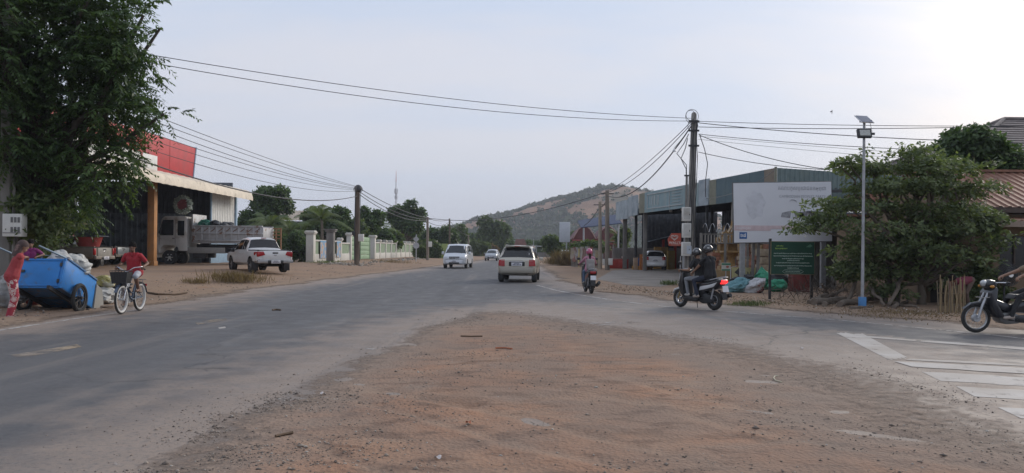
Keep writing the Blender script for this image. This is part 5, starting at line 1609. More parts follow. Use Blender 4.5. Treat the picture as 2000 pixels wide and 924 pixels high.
def main_pole():
 Y = 32.0
 b_ = at(1346, 562, Y)
 base = Vector((b_.x, b_.y, 0.02))
 top = at(1355.5, 222, Y) - base
 root = thing('concrete_pole', 'tall concrete utility pole with meter boxes and bundled cables', 'pole', base)
 MB().hexa([(-0.19, -0.15, -0.1), (0.19, -0.15, -0.1), (0.19, 0.15, -0.1), (-0.19, 0.15, -0.1)],
    [top + Vector(v) for v in ((-0.1, -0.09, 0), (0.1, -0.09, 0), (0.1, 0.09, 0), (-0.1, 0.09, 0))]).build('shaft', CONC, root, bevel=0.025)
 MB().ball(top, (0.1, 0.09, 0.07), 10, 6).build('cap', CONC, root)
 rnd = random.Random(8)
 s0 = at(1337, 560, Y) - base; s0.z = 0
 s1 = at(1340, 345, Y) - base
 MB().tube([s0 + Vector((0, -0.12, 0)), s1 + Vector((0, -0.12, 0))], [0.06, 0.05], 8).build('conduit_post', CONC_DARK, root)
 MB().box(s1 + Vector((0, -0.12, 0.03)), (0.2, 0.12, 0.06)).build('conduit_cap', DARKMETAL, root)
 s2 = at(1327, 552, Y) - base; s2.z = 0
 s3 = at(1329, 500, Y) - base
 for k in range(3):
  o = Vector((0.1 * k, -0.05, 0))
  MB().cyl(s2 + o, s3 + o, 0.025, n=6).build('conduit', STEEL, root)
 for (yc, h, x0) in ((419, 27, 1338), (450.5, 28, 1338), (486.5, 27, 1337)):
  c = at(x0, yc, Y) - base + Vector((0, -0.25, 0))
  bx = MB().box(c, (0.36, 0.22, h * Y / FPX)).build('meter_box', OFFWHITE, root, bevel=0.015)
  MB().box(c + Vector((0.0, -0.115, 0.02)), (0.28, 0.01, h * Y / FPX * 0.8)).build('door', mat('meter_door', (0.46, 0.455, 0.43), 0.5, c2=(0.36, 0.33, 0.28), lo=0.5, hi=0.75), bx)
  MB().box(c + Vector((0.11, -0.125, -0.02)), (0.03, 0.02, 0.06)).build('latch', DARKMETAL, bx)
 c = at(1341, 488, Y) - base + Vector((0.02, -0.375, 0))
 MB().box(c, (0.2, 0.008, 0.34)).build('notice', mat('pale_notice', (0.42, 0.47, 0.53), 0.5), root)
 for i in range(6):
  a = rnd.uniform(-1, 1)
  pts = []
  for k in range(9):
   u = 0.12 + 0.84 * k / 8
   pts.append(top * u + Vector((a * 0.17 + rnd.uniform(-0.04, 0.04), -0.2 + 0.08 * u + rnd.uniform(-0.03, 0.03), 0)))
  b = MB(); b.tube(pts, rnd.choice([0.012, 0.016, 0.02]), 5); b.build('down_cable', CABLE, root)
 for (dx, dz, r_) in ((-0.12, -0.15, 0.28), (-0.18, -0.1, 0.2), (-0.08, -0.55, 0.22)):
  pts = [top + Vector((dx + r_ * math.cos(a), -0.15, dz + r_ * 1.1 * math.sin(a))) for a in [k * 0.52 for k in range(12)]]
  b = MB(); b.tube(pts, 0.012, 5, closed=True); b.build('cable_coil', CABLE, root)
 for z in (-0.35, -0.75, -1.4):
  b = MB(); b.bar(top + Vector((-0.25, -0.12, z)), top + Vector((0.2, -0.12, z)), 0.06, 0.08); b.build('bracket', DARKMETAL, root)
 for (x0, y0, x1, y1, x2, y2) in ((1366, 262, 1382, 320, 1378, 385), (1345, 262, 1322, 300, 1341, 345), (1343, 270, 1330, 310, 1340, 350)):
  pts = [at(x0, y0, Y), at((x0 + x1) / 2 + 2, (y0 + y1) / 2, Y), at(x1, y1, Y), at(x2, (y1 + y2) / 2, Y), at(x2, y2, Y)]
  b = MB(); b.tube([q - base for q in pts], 0.018, 5); b.build('drop_cable', CABLE, root)
 q = at(1317, 296, Y) - base
 b = MB(); b.lathe([(0.09, 0), (0.08, 0.05), (0.03, 0.1), (0.02, 0.16)], 10, T=Matrix.Translation(q)); b.build('hanging_lamp', STEEL, root)
 b = MB(); b.tube([q + Vector((0, 0, 0.15)), at(1325, 280, Y) - base, at(1345, 255, Y) - base], 0.012, 4); b.build('lamp_cable', CABLE, root)
 return base + top
MAIN_TOP = main_pole()
TWIN1 = plain_pole('utility_pole', 'pale square utility pole, left of the pair before the grey shop wall', 1172, 394, 527, 58, 0.16, mat('pale_pole', (0.33, 0.28, 0.22), 0.9, var=0.15, scale=3), ((512, 0.28, 0.5, 0.3),))
TWIN2 = plain_pole('utility_pole', 'taller grey utility pole, right of the pair before the grey shop wall', 1186, 372, 530, 56, 0.19, P_WOOD2, ((511, 0.3, 0.5, 0.2),))
def solar_lamp():
 p = gnd(1684, 604)
 Y = p.y; h = Y / FPX
 root = thing('solar_street_lamp', 'solar street lamp on a thin steel post with blue foot', 'street lamp', (p.x, p.y, max(0, gz(p.x, p.y))))
 top = at(1688, 240, Y) - Vector((p.x, p.y, 0))
 b = MB(); b.tube([(0, 0, 0), top], [0.045, 0.035], 10); b.build('post', mat('lamp_post_grey', (0.36, 0.37, 0.39), 0.5, 0.5, var=0.15, scale=5, c2=(0.22, 0.2, 0.18), lo=0.55, hi=0.7, scale2=6), root)
 MB().box((0, 0, 0.14), (0.16, 0.16, 0.28)).build('foot_block', mat('sky_blue_paint', (0.08, 0.24, 0.5), 0.7, var=0.1), root, bevel=0.01)
 c = at(1684.5, 266, Y) - Vector((p.x, p.y, 0)) + Vector((0, -0.1, 0))
 rt = Matrix.Rotation(R(-18), 3, 'X')
 hd = MB().box(c, (27 * h, 0.09, 18 * h), rot=rt).build('lamp_head', DARKMETAL, root, bevel=0.012)
 MB().box(c + rt @ Vector((0, -0.052, 0)), (20 * h, 0.012, 12 * h), rot=rt).build('lamp_glass', mat('lamp_lens', (0.42, 0.43, 0.4), 0.25, var=0.2, scale=30), hd)
 b = MB(); b.bar(c + Vector((0.2, 0.03, 0)), c + Vector((0.3, 0.03, 0)), 0.04, 0.06); b.build('bracket', DARKMETAL, hd)
 c2 = at(1688, 237, Y) - Vector((p.x, p.y, 0))
 rt2 = Matrix.Rotation(R(24), 3, 'Y') @ Matrix.Rotation(R(32), 3, 'X')
 rt2 = Matrix.Rotation(R(12), 3, 'Z') @ Matrix.Rotation(R(38), 3, 'X')
 pn = MB().box(c2, (28 * h, 0.38, 0.025), rot=rt2).build('solar_panel', mat('panel_frame', (0.55, 0.56, 0.58), 0.35, 0.8), root)
 MB().box(c2 + rt2 @ Vector((0, 0, 0.014)), (25 * h, 0.34, 0.008), rot=rt2).build('cells', mat('solar_cells', (0.1, 0.11, 0.16), 0.2), pn)
 for k in range(5):
  MB().box(c2 + rt2 @ Vector((-11 * h + 5.5 * h * k, 0, -0.014)), (4.6 * h, 0.33, 0.006), rot=rt2).build('back_sheet', mat('panel_back', (0.45, 0.44, 0.44), 0.5), pn)
 b = MB(); b.bar(top, c2 + Vector((0, 0, -0.02)), 0.05); b.build('panel_bracket', DARKMETAL, root)
 b = MB(); b.bar(top + Vector((-0.12, 0, -0.02)), top + Vector((0.2, 0, 0.0)), 0.06, 0.05); b.build('panel_arm', DARKMETAL, root)
 b = MB(); b.tube([c2 + Vector((0.15, 0, -0.05)), c2 + Vector((0.22, 0, -0.35)), c + Vector((0.05, 0.1, 0.05))], 0.008, 4); b.build('lead', CABLE, root)
solar_lamp()
def green_sign():
 p = gnd(1504, 588); Y = p.y; h = Y / FPX
 z0 = max(0, gz(p.x, p.y))
 root = thing('green_notice_board', 'dark green notice board with white lettering on two dark posts', 'sign', (p.x, p.y, z0))
 o = Vector((p.x, p.y, z0))
 g = mat('deep_green_board', (0.01, 0.06, 0.036), 0.5, var=0.08)
 tan = mat('tan_board_edge', (0.3, 0.24, 0.14), 0.7)
 wt = mat('pale_green_lettering', (0.38, 0.48, 0.42), 0.6)
 yl = mat('yellow_green_lettering', (0.25, 0.4, 0.08), 0.6)
 TL, BR = at(1506, 472, Y) - o, at(1589, 536, Y) - o
 W, H = BR.x - TL.x, TL.z - BR.z
 c = (TL + BR) / 2
 b = MB(); b.bar((0, 0.04, -0.05), (0, 0.04, (at(1503, 466, Y) - o).z), 0.07); b.build('post', BLACK, root)
 b = MB(); b.bar((W - 0.03, 0.04, -0.05), (W - 0.03, 0.04, TL.z), 0.07); b.build('post', BLACK, root)
 MB().box((c.x, -0.012, c.z), (W + 0.03, 0.02, H + 0.03)).build('backing', tan, root)
 bd = MB().box((c.x, -0.03, c.z), (W, 0.02, H)).build('board', g, root)
 rnd = random.Random(4)
 def line(y, x0, x1, m, th):
  x = x0
  mb = MB()
  while x < x1:
   w = rnd.uniform(0.6, 1.6)
   z = TL.z - y * H
   mb.box((TL.x + x * W, -0.042, z + rnd.uniform(-0.15, 0.15) * th), (w * th * 0.6, 0.004, th * rnd.uniform(0.7, 1.15)))
   x += (w * 0.6 + 0.3) * th / W
  mb.build('lettering', m, bd, smooth=None)
 line(0.13, 0.12, 0.28, yl, 0.035); line(0.21, 0.1, 0.36, yl, 0.04)
 for y, a, b_ in ((0.36, 0.06, 0.95), (0.44, 0.06, 0.95), (0.52, 0.26, 0.76), (0.58, 0.38, 0.66), (0.65, 0.12, 0.9), (0.74, 0.07, 0.95), (0.81, 0.38, 0.64)):
  line(y, a, b_, wt, 0.028)
 line(0.92, 0.34, 0.68, wt, 0.024)
 pts = [(0.26, 0.92), (0.31, 0.87), (0.70, 0.87), (0.75, 0.92), (0.70, 0.965), (0.31, 0.965)]
 b = MB(); b.tube([Vector((TL.x + x * W, -0.042, TL.z - y * H)) for x, y in pts], 0.006, 4, closed=True); b.build('lettering_frame', wt, bd)
 b = MB(); b.prism([(TL.x + 0.8 * W, TL.z - 0.16 * H), (TL.x + 0.9 * W, TL.z - 0.07 * H), (TL.x + 0.96 * W, TL.z - 0.12 * H), (TL.x + 0.9 * W, TL.z - 0.17 * H)], -0.046, -0.041, 'y'); b.build('emblem', mat('dim_emblem', (0.08, 0.2, 0.13), 0.6), bd)
green_sign()
def billboard():
 Y = 31.0; h = Y / FPX
 TL, TR, BL, BR = at(1433, 359, Y), at(1624, 356, Y), at(1433, 475, Y), at(1624, 470, Y)
 o = Vector((TL.x, Y, 0.05))
 root = thing('billboard', 'large sun bleached white billboard with faint portraits', 'billboard', o)
 L_ = lambda x, y: at(x, y, Y) - o
 fr = mat('billboard_frame', (0.12, 0.12, 0.12), 0.6, 0.4)
 wt = mat('bleached_white_print', (0.68, 0.69, 0.72), 0.45, var=0.04, scale=1.2, c2=(0.6, 0.62, 0.66), lo=0.5, hi=0.8, scale2=0.6)
 W = (TR - TL).x; H = TL.z - BL.z
 rot = Matrix.Rotation(math.atan2((TR - TL).z, W), 3, 'Y').inverted()
 cen = (L_(1433, 359) + L_(1624, 470)) / 2
 MB().box(cen + Vector((0, 0.06, 0)), (W + 0.06, 0.1, H + 0.06), rot=rot).build('frame', fr, root, bevel=0.01)
 bd = MB().box(cen, (W, 0.03, H), rot=rot).build('panel', wt, root)
 for x in (1452, 1610):
  b = MB(); q = L_(x, 470); b.bar((q.x, 0.12, -0.05), (q.x, 0.12, q.z + 0.2), 0.2, 0.16); b.build('post', STEEL, root)
 for x in (1477, 1487):
  b = MB(); q = L_(x, 470); b.bar((q.x, 0.5, -0.05), (q.x, 0.3, q.z + 0.2), 0.1); b.build('post', CONC_DARK, root)
 rt = Matrix(((1, 0, 0), (0, 0, -1), (0, 1, 0)))
 def band(x0, y0, x1, y1, m, nm, off=-0.022):
  a, c = L_(x0, y0), L_(x1, y1)
  return MB().box(((a.x + c.x) / 2, off, (a.z + c.z) / 2), (c.x - a.x, 0.006, a.z - c.z)).build(nm, m, bd)
 band(1434, 440, 1505, 451, mat('faded_pink_band', (0.62, 0.49, 0.5), 0.5), 'pink_band')
 band(1505, 440.5, 1622, 448.5, mat('faded_pink_band', (0.46, 0.36, 0.37), 0.5), 'pink_band')
 bl = mat('print_blue', (0.025, 0.12, 0.33), 0.5)
 sq = band(1444, 453.5, 1458.5, 466.5, bl, 'blue_square', -0.024)
 faint = mat('ghost_grey_print', (0.4, 0.41, 0.44), 0.5)
 gh = mat('faint_grey_print', (0.6, 0.61, 0.645), 0.5)
 lt = mat('print_white', (0.75, 0.75, 0.77), 0.5)
 text_mesh('square_digits', '១៨', 0.2, lt, bd, L_(1451, 460) + Vector((0, -0.03, 0)), rt, bold=0.004)
 text_mesh('khmer_lettering', 'គណបក្សប្រជាជនកម្ពុជា', 0.235, faint, bd, L_(1566, 368) + Vector((0, -0.024, 0)), rt, sx=0.86)
 text_mesh('latin_lettering', "CAMBODIAN PEOPLE'S PARTY", 0.16, faint, bd, L_(1567, 384) + Vector((0, -0.024, 0)), rt, sx=0.9)
 text_mesh('band_lettering', 'គណបក្ស', 0.15, lt, bd, L_(1452, 445.5) + Vector((0, -0.03, 0)), rt)
 for x, s in ((1548, 1.0), (1580, 0.95)):
  c = L_(x, 410)
  k = h * s
  for sg in (-1, 1):
   b = MB(); b.prism([(c.x + sg * 3 * k, c.z - 2 * k), (c.x + sg * 9 * k, c.z - 3 * k), (c.x + sg * 21 * k, c.z - 6 * k), (c.x + sg * 23 * k, c.z - 14 * k), (c.x + sg * 5 * k, c.z - 16 * k)], -0.024, -0.02, 'y')
   b.build('jacket_print', mat('ghost_jacket', (0.25, 0.25, 0.265), 0.5, c2=(0.4, 0.41, 0.43), lo=0.45, hi=0.65, scale2=5), bd)
  pts = [Vector((c.x + 8 * k * math.cos(a), -0.024, c.z + 12 * k + 8 * k * math.sin(a))) for a in [R(20 + 14 * i) for i in range(10)]]
  b = MB(); b.tube(pts, [0.006 + 0.018 * math.sin(math.pi * i / 9) for i in range(10)], 5); b.build('hair_print', faint, bd)
  b = MB(); b.prism([(c.x - 1.2 * k, c.z - 3 * k), (c.x + 1.2 * k, c.z - 3 * k), (c.x + 1.8 * k, c.z - 14 * k), (c.x - 1.8 * k, c.z - 14 * k)], -0.025, -0.0195, 'y'); b.build('tie_print', gh, bd)
 c = L_(1475, 400)
 b = MB(); b.prism([(c.x + (19 + 2.5 * math.sin(5 * a)) * h * math.cos(a), c.z + (26 + 3 * math.cos(7 * a)) * h * math.sin(a)) for a in [R(10 * i) for i in range(36)]], -0.022, -0.016, 'y'); b.build('ghost_emblem', gh, bd)
billboard()
def sack(name, label, c, size, m, seed, cat='sack', tilt=(0, 0, 0), neck=True, parent=None):
 rnd = np.random.RandomState(seed)
 root = thing(name, label, cat, c)
 nu, nv = 36, 24
 rot = Matrix.Rotation(tilt[2], 3, 'Z') @ Matrix.Rotation(tilt[1], 3, 'Y') @ Matrix.Rotation(tilt[0], 3, 'X')
 ph = rnd.rand(6) * 6.28
 vs_ = []
 for i in range(nv + 1):
  v = i / nv
  a = -math.pi / 2 + math.pi * v
  for j in range(nu):
   th = 2 * math.pi * j / nu
   r = math.cos(a) ** 0.7 if math.cos(a) > 0 else 0
   w = 1 + 0.17 * math.sin(2 * th + ph[0] + 3 * v) + 0.12 * math.sin(4 * th + ph[1] - 6 * v) + 0.07 * abs(math.sin(6 * th + ph[2] + 8 * v)) + 0.04 * rnd.randn()
   cx, cy = math.cos(th) * math.cos(a), math.sin(th) * math.cos(a)
   f_ = fbm(np.array([cx * 2.2 + seed * 3.1 + math.sin(a)]), np.array([cy * 2.2 + math.sin(a) * 1.7 + seed]), 4)[0]
   g_ = fbm(np.array([cx * 3.5 + seed * 1.7 - math.sin(a) * 2.5]), np.array([cy * 3.5 + math.sin(a) * 2.9]), 3)[0]
   w += 0.75 * (f_ - 0.5) - 0.5 * max(0, 0.14 - abs(g_ - 0.5)) / 0.14 * 0.35
   z = math.sin(a) * (1 + 0.06 * math.sin(2 * th + ph[3]))
   if neck and v > 0.8:
    r *= max(0.16, 1 - (v - 0.8) * 4.6); z += (v - 0.8) * 1.2
   p = Vector((r * w * math.cos(th) * size[0], r * w * math.sin(th) * size[1], z * size[2]))
   vs_.append(rot @ p)
 zm = sorted(p.z for p in vs_)[len(vs_) // 25]
 zt = max(p.z for p in vs_) - zm
 vs_ = [Vector((p.x * (1.18 - 0.3 * (p.z - zm) / zt), p.y * (1.18 - 0.3 * (p.z - zm) / zt), max((p.z - zm) * 0.86, -0.012) + 0.03 * math.sin(9 * p.x + ph[4]) * math.sin(11 * p.y + ph[5]) * (p.z > zm))) for p in vs_]
 fs = [(i * nu + j, i * nu + (j + 1) % nu, (i + 1) * nu + (j + 1) % nu, (i + 1) * nu + j) for i in range(nv) for j in range(nu)]
 b = MB(); b.add(vs_, fs); b.build('bag', m, root, smooth=60)
 return root
def weave(name, col, c2, sc=2.5, lo=0.5, hi=0.6):
 return mat(name, col, 0.55, var=0.18, scale=10, bump=0.7, bscale=16, c2=c2, lo=lo, hi=hi, scale2=sc)
def verge_sacks():
 tealm = weave('faded_teal_sack', (0.1, 0.24, 0.27), (0.16, 0.3, 0.33))
 grn = weave('bright_green_sack', (0.02, 0.24, 0.13), (0.015, 0.17, 0.1))
 wht = weave('printed_white_sack', (0.42, 0.42, 0.43), (0.32, 0.1, 0.1), 3.0, 0.55, 0.6)
 drk = weave('black_bin_bag', (0.025, 0.025, 0.028), (0.06, 0.06, 0.065))
 P = lambda x, y, dY=0: (lambda p: Vector((p.x, p.y + dY, max(0, gz(p.x, p.y + dY)) + 0.005)))(gnd(x, y))
 sack('sack', 'faded teal woven sack leaning under the billboard', P(1442, 574), (0.27, 0.28, 0.46), tealm, 1, tilt=(0, R(62), R(15)))
 sack('sack', 'white printed sack between the teal and green sacks', P(1474, 575), (0.24, 0.26, 0.42), wht, 2, tilt=(R(10), R(55), R(10)))
 sack('sack', 'tall bright green sack behind the dark sign post', P(1498, 570, 0.5), (0.32, 0.32, 0.46), grn, 3, tilt=(R(6), R(-8), 0))
 sack('sack', 'low green sack lying right of the dark sign post', P(1519, 573), (0.26, 0.25, 0.34), grn, 4, tilt=(R(15), R(75), R(-20)), neck=False)
 sack('bin_bag', 'black bin bag lying behind the teal sack', P(1470, 566, 0.9), (0.5, 0.4, 0.3), drk, 5, neck=False)
 sack('bin_bag', 'black bin bag behind the green sacks', P(1535, 566, 0.9), (0.5, 0.4, 0.36), drk, 6, neck=False)
 p = P(1478, 574, -0.35)
 r = thing('small_tyre', 'small worn tyre lying against the white sack', 'tyre', p)
 T = Matrix.Translation((0, 0, 0.15)) @ Matrix.Rotation(R(80), 4, 'X')
 b = MB(); b.lathe([(0.06, -0.03), (0.13, -0.04), (0.15, 0), (0.13, 0.04), (0.06, 0.03)], 18, T=T, close=False); b.build('tread', RUBBER, r)
 b = MB(); b.lathe([(0.06, -0.032), (0.09, -0.042), (0.09, -0.03), (0.06, -0.02)], 18, T=T, close=False); b.build('rim', mat('cream_rim', (0.5, 0.42, 0.3), 0.6), r)
 p = P(1462, 566, 1.2)
 r = thing('arrow_sign', 'old yellowish arrow sign leaning behind the teal sack', 'sign', p, R(-8))
 rt = Matrix.Rotation(R(-14), 3, 'X')
 yl = mat('pale_yellow_board', (0.34, 0.31, 0.14), 0.6, c2=(0.24, 0.22, 0.13), lo=0.5, hi=0.7)
 bd = MB().box(rt @ Vector((0.25, 0, 0.58)), (1.1, 0.03, 0.5), rot=rt).build('board', yl, r)
 b = MB(rt.to_4x4()); b.prism([(-0.2, 0.62), (0.0, 0.82), (0.0, 0.7), (0.25, 0.6), (0.25, 0.5), (0.0, 0.56), (0.0, 0.46)], -0.022, -0.016, 'y'); b.build('arrow', BLACK, bd)
 for k in range(4):
  b = MB(rt.to_4x4()); b.tube([(0.32 + 0.11 * k, -0.02, 0.45), (0.36 + 0.11 * k, -0.02, 0.66), (0.4 + 0.11 * k, -0.02, 0.5)], 0.016, 5); b.build('lettering', BLACK, bd)
 b = MB(rt.to_4x4())
 b.tube([(-0.38, 0.03, 0.0), (-0.33, 0.03, 0.85), (-0.1, 0.03, 0.9)], 0.018, 6); b.build('frame_leg', STEEL, r)
 b = MB(rt.to_4x4()); b.tube([(0.8, 0.03, 0.0), (0.8, 0.03, 0.85)], 0.018, 6); b.build('frame_leg', STEEL, r)
 wtile = mat('white_board_tile', (0.42, 0.42, 0.4), 0.6)
 for i, (x, z) in enumerate(((-0.28, 0.1), (-0.12, 0.1), (-0.28, 0.27), (-0.12, 0.27))):
  MB().box(rt @ Vector((x, -0.04, z)), (0.14, 0.02, 0.15), rot=rt).build('small_board', wtile, r)
 p = at(1418, 522, 33.5)
 r = thing('placard', 'small green and white printed placard behind the scooter riders', 'placard', (p.x, p.y, 0.02))
 MB().box((0, 0, p.z), (0.4, 0.03, 0.36)).build('board', OFFWHITE, r)
 MB().box((0, -0.02, p.z + 0.12), (0.4, 0.01, 0.07)).build('stripe', grn, r)
 MB().box((0, -0.02, p.z - 0.14), (0.4, 0.01, 0.06)).build('stripe', grn, r)
 MB().ball((0.06, -0.02, p.z), (0.07, 0.01, 0.05), 10, 6).build('print', mat('print_red', (0.4, 0.12, 0.08), 0.6), r)
 b = MB(); b.cyl((0, 0.03, 0), (0, 0.03, p.z), 0.025, n=6); b.build('post', STEEL, r)
 p = P(1572, 574, 0.6)
 r = thing('red_bin', 'dark red metal bin standing behind the green notice board', 'bin', p)
 MB().box((0, 0, 0.4), (0.62, 0.55, 0.8)).build('case', mat('dark_red_metal', (0.14, 0.025, 0.02), 0.7, var=0.2), r, bevel=0.03)
 MB().box((0, 0, 0.82), (0.66, 0.6, 0.05)).build('rim', mat('dark_red_metal', (0.14, 0.025, 0.02), 0.7), r, bevel=0.01)
verge_sacks()
def compound_fence():
 p0 = at(1368, 560, 34.5); p0.z = 0.03
 p1 = at(1640, 560, 33.5); p1.z = 0.03
 root = thing('compound_fence', 'compound fence with short pickets and razor wire behind the riders', 'fence', p0)
 d = p1 - p0; Ln = d.length; ang = math.atan2(d.y, d.x)
 root.rotation_euler = (0, 0, ang)
 base = mat('ochre_plinth', (0.28, 0.19, 0.09), 0.8, var=0.2, c2=(0.16, 0.12, 0.08))
 MB().box((Ln / 2, 0, 0.35), (Ln, 0.2, 0.7)).build('plinth', base, root, bevel=0.01)
 k = 0
 s = 0.05
 while s < 3.2:
  b = MB(); b.box((s, 0, 2.1), (0.05, 0.04, 0.36)); b.build('picket', CONC, root)
  s += 0.14; k += 1
 for z in (1.9, 2.32):
  b = MB(); b.bar((0, 0.03, z), (3.2, 0.03, z), 0.05, 0.05); b.build('rail', CONC_DARK, root)
 for s in (0.0, 1.1, 2.1, 3.2):
  b = MB(); b.box((s, 0.02, 1.5), (0.1, 0.1, 1.75)); b.build('post', CONC_DARK, root)
 pts = [Vector((0.1 + 3.0 * i / 90, 0.2 * math.cos(i * 0.63), 2.62 + 0.2 * math.sin(i * 0.63))) for i in range(91)]
 b = MB(); b.tube(pts, 0.014, 4); b.build('razor_wire', STEEL, root)
 for s in (0.2, 1.6, 3.0):
  b = MB(); b.bar((s, 0.05, 2.3), (s, 0.05, 2.85), 0.03); b.build('wire_bracket', DARKMETAL, root)
 for s in [3.6 + 0.55 * i for i in range(int((Ln - 3.6) / 0.55))]:
  b = MB(); b.box((s, 0.1, 1.35), (0.09, 0.09, 1.35)); b.build('post', CONC_DARK if int(s * 2) % 3 else CONC, root)
compound_fence()
def shrine(label, x, Y, w, ybase, ytop):
 p = at(x, ybase, Y); p.z = 0.03
 root = thing('spirit_house', label, 'shrine', p)
 gold = mat('gilded_ochre', (0.28, 0.17, 0.06), 0.5, 0.2, var=0.25, scale=9, c2=(0.28, 0.15, 0.05), scale2=5)
 T = at(x, ytop, Y).z
 b = MB(); b.box((0, 0, 0.25), (w * 1.1, w * 1.1, 0.5)); b.box((0, 0, 0.6), (w * 0.8, w * 0.8, 0.3)); b.build('plinth', gold, root, bevel=0.03)
 b = MB(); b.lathe([(w * 0.3, 0.7), (w * 0.22, 0.9), (w * 0.2, 1.2), (w * 0.34, 1.45)], 12); b.build('pedestal', gold, root)
 b = MB(); b.box((0, 0, 1.5), (w * 1.15, w * 0.9, 0.1)); b.build('platform', gold, root, bevel=0.02)
 for sx in (-1, 1):
  for sy in (-1, 1):
   b = MB(); b.cyl((sx * w * 0.38, sy * w * 0.3, 1.5), (sx * w * 0.38, sy * w * 0.3, 1.95), 0.035, n=8); b.build('column', gold, root)
 MB().box((0, 0.05, 1.75), (w * 0.5, w * 0.4, 0.45)).build('cella', gold, root)
 hh = (T - 2.0)
 for i in range(3):
  s = 1 - 0.26 * i; z = 1.95 + hh * 0.2 * i
  b = MB(); b.prism([(-w * 0.66 * s, z), (w * 0.66 * s, z), (w * 0.3 * s, z + hh * 0.18), (0, z + hh * 0.42), (-w * 0.3 * s, z + hh * 0.18)], -w * 0.5 * s, w * 0.5 * s, 'y'); r_ = b.build('roof_tier', gold, root)
  for sg in (-1, 1):
   b = MB(); b.tube([(sg * w * 0.62 * s, -w * 0.5 * s, z + 0.02), (sg * w * 0.78 * s, -w * 0.52 * s, z + 0.12), (sg * w * 0.76 * s, -w * 0.53 * s, z + 0.26)], [0.04, 0.03, 0.01], 6); b.build('finial', gold, r_)
 b = MB(); b.lathe([(0.07, T - hh * 0.3), (0.04, T - hh * 0.15), (0.008, T)], 8); b.build('spire', gold, root)
shrine('gilded spirit house beside the billboard edge', 1428, 36.5, 0.85, 562, 430)
shrine('smaller gilded spirit house left of the billboard one', 1413, 40.0, 0.7, 555, 441)
def logs():
 wood = mat('grey_dead_wood', (0.15, 0.12, 0.095), 0.9, var=0.3, scale=5, bump=0.5, c2=(0.08, 0.065, 0.05), stretch=(1, 1, 1))
 data = [(1590, 600, 1655, 585, 0.10, 'thick log lying left of the solar lamp'), (1600, 592, 1650, 565, 0.05, 'thin branch propped left of the solar lamp'), (1640, 604, 1720, 590, 0.08, 'long log lying behind the solar lamp foot'),
   (1700, 560, 1728, 604, 0.05, 'leaning pole right of the solar lamp'), (1735, 600, 1790, 606, 0.045, 'branch lying under the layered tree'), (1745, 607, 1772, 594, 0.05, 'short branch lying before the layered tree'),
   (1765, 535, 1735, 604, 0.06, 'dead pole leaning on the layered tree'), (1610, 604, 1640, 590, 0.07, 'short log at the left end of the wood heap'), (1660, 608, 1705, 604, 0.035, 'thin stick lying right of the lamp foot'),
   (1655, 596, 1672, 548, 0.06, 'upright dead branch left of the solar lamp'), (1620, 590, 1605, 555, 0.05, 'upright broken branch in the wood heap'), (1580, 598, 1615, 575, 0.06, 'slanting log by the red bin')]
 for i, (x0, y0, x1, y1, r_, lab) in enumerate(data):
  a = gnd(x0, y0) if y0 > 585 else at(x0, y0, 21.8)
  b = gnd(x1, y1) if y1 > 585 else at(x1, y1, 22.2)
  if y0 > 585: a.z = max(0, gz(a.x, a.y)) + r_ * 0.9
  if y1 > 585: b.z = max(0, gz(b.x, b.y)) + r_ * 0.9
  m = MB(); m.tube(limb_path(Vector(), b - a, random.Random(i), 6, 0.08), [r_ * (1.1 - 0.06 * k) for k in range(7)], 8)
  o = m.build('log', wood, smooth=50); o.location = a
  tag(o, lab, 'log', 'dead wood heaped under the layered tree')
 rg = np.random.RandomState(9)
 c = gnd(1625, 592)
 n = 420
 P = np.stack([rg.randn(n) * 0.8, rg.randn(n) * 0.4 + 0.6, np.abs(rg.randn(n)) * 0.3], 1)
 d = unit(rg.randn(n, 3) + np.array([0, 0, 0.3])); L_ = rg.uniform(0.3, 0.8, (n, 1))
 q = leaf_quads(P, d, unit(rg.randn(n, 3)), L_, np.full((n, 1), 0.02))
 V = q.reshape(-1, 3) + np.array([c.x, c.y, 0.02])
 tag(np_mesh('brush_heap', V, np.arange(len(V)).reshape(-1, 4), leaf_mat('dead_twigs', (0.04, 0.032, 0.026), (0.13, 0.105, 0.085), 0.0, 0.9), tint=np.repeat(rg.rand(n), 4)), 'heap of dead twigs beside the logs', 'brush', kind='stuff')
logs()
def back_shed():
 p = Vector((14.4, 28.5, 0.02))
 root = thing('open_shed', 'dim open shed with dark posts behind the layered tree', 'shed', p)
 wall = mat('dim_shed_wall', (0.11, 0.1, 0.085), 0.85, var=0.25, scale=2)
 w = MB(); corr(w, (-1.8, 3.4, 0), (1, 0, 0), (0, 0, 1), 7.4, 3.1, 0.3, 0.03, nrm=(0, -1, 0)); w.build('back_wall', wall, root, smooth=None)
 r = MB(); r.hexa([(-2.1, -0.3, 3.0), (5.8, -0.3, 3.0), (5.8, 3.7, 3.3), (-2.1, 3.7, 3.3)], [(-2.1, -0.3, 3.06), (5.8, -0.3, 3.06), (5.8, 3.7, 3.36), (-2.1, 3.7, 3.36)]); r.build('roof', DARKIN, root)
 for x in (-1.7, 0.3, 2.1, 3.9, 5.6):
  b = MB(); b.box((x, 0, 1.5), (0.14, 0.14, 3.0)); b.build('post', CONC_DARK, root)
 for x, y_, s in ((0.4, 1.5, 0.9), (1.6, 1.8, 1.2), (-0.8, 1.6, 1.0), (3.0, 1.7, 1.1)):
  MB().box((x, y_, s * 0.4), (s, 0.7, s * 0.8)).build('stored_box', wall, root, bevel=0.02)
 for k, (x, y_) in enumerate(((3.0, -0.1), (3.3, -0.12))):
  b = MB(); b.sheet(lambda u, v: (x + u * 0.26, y_ + 0.03 * math.sin(u * 12 + v * 3), 0.55 + v * 0.85), 10, 6, thick=(0, 0.01, 0)); b.build('hanging_cloth', mat('pale_cloth', (0.3, 0.29, 0.27), 0.9, var=0.2), root)
back_shed()
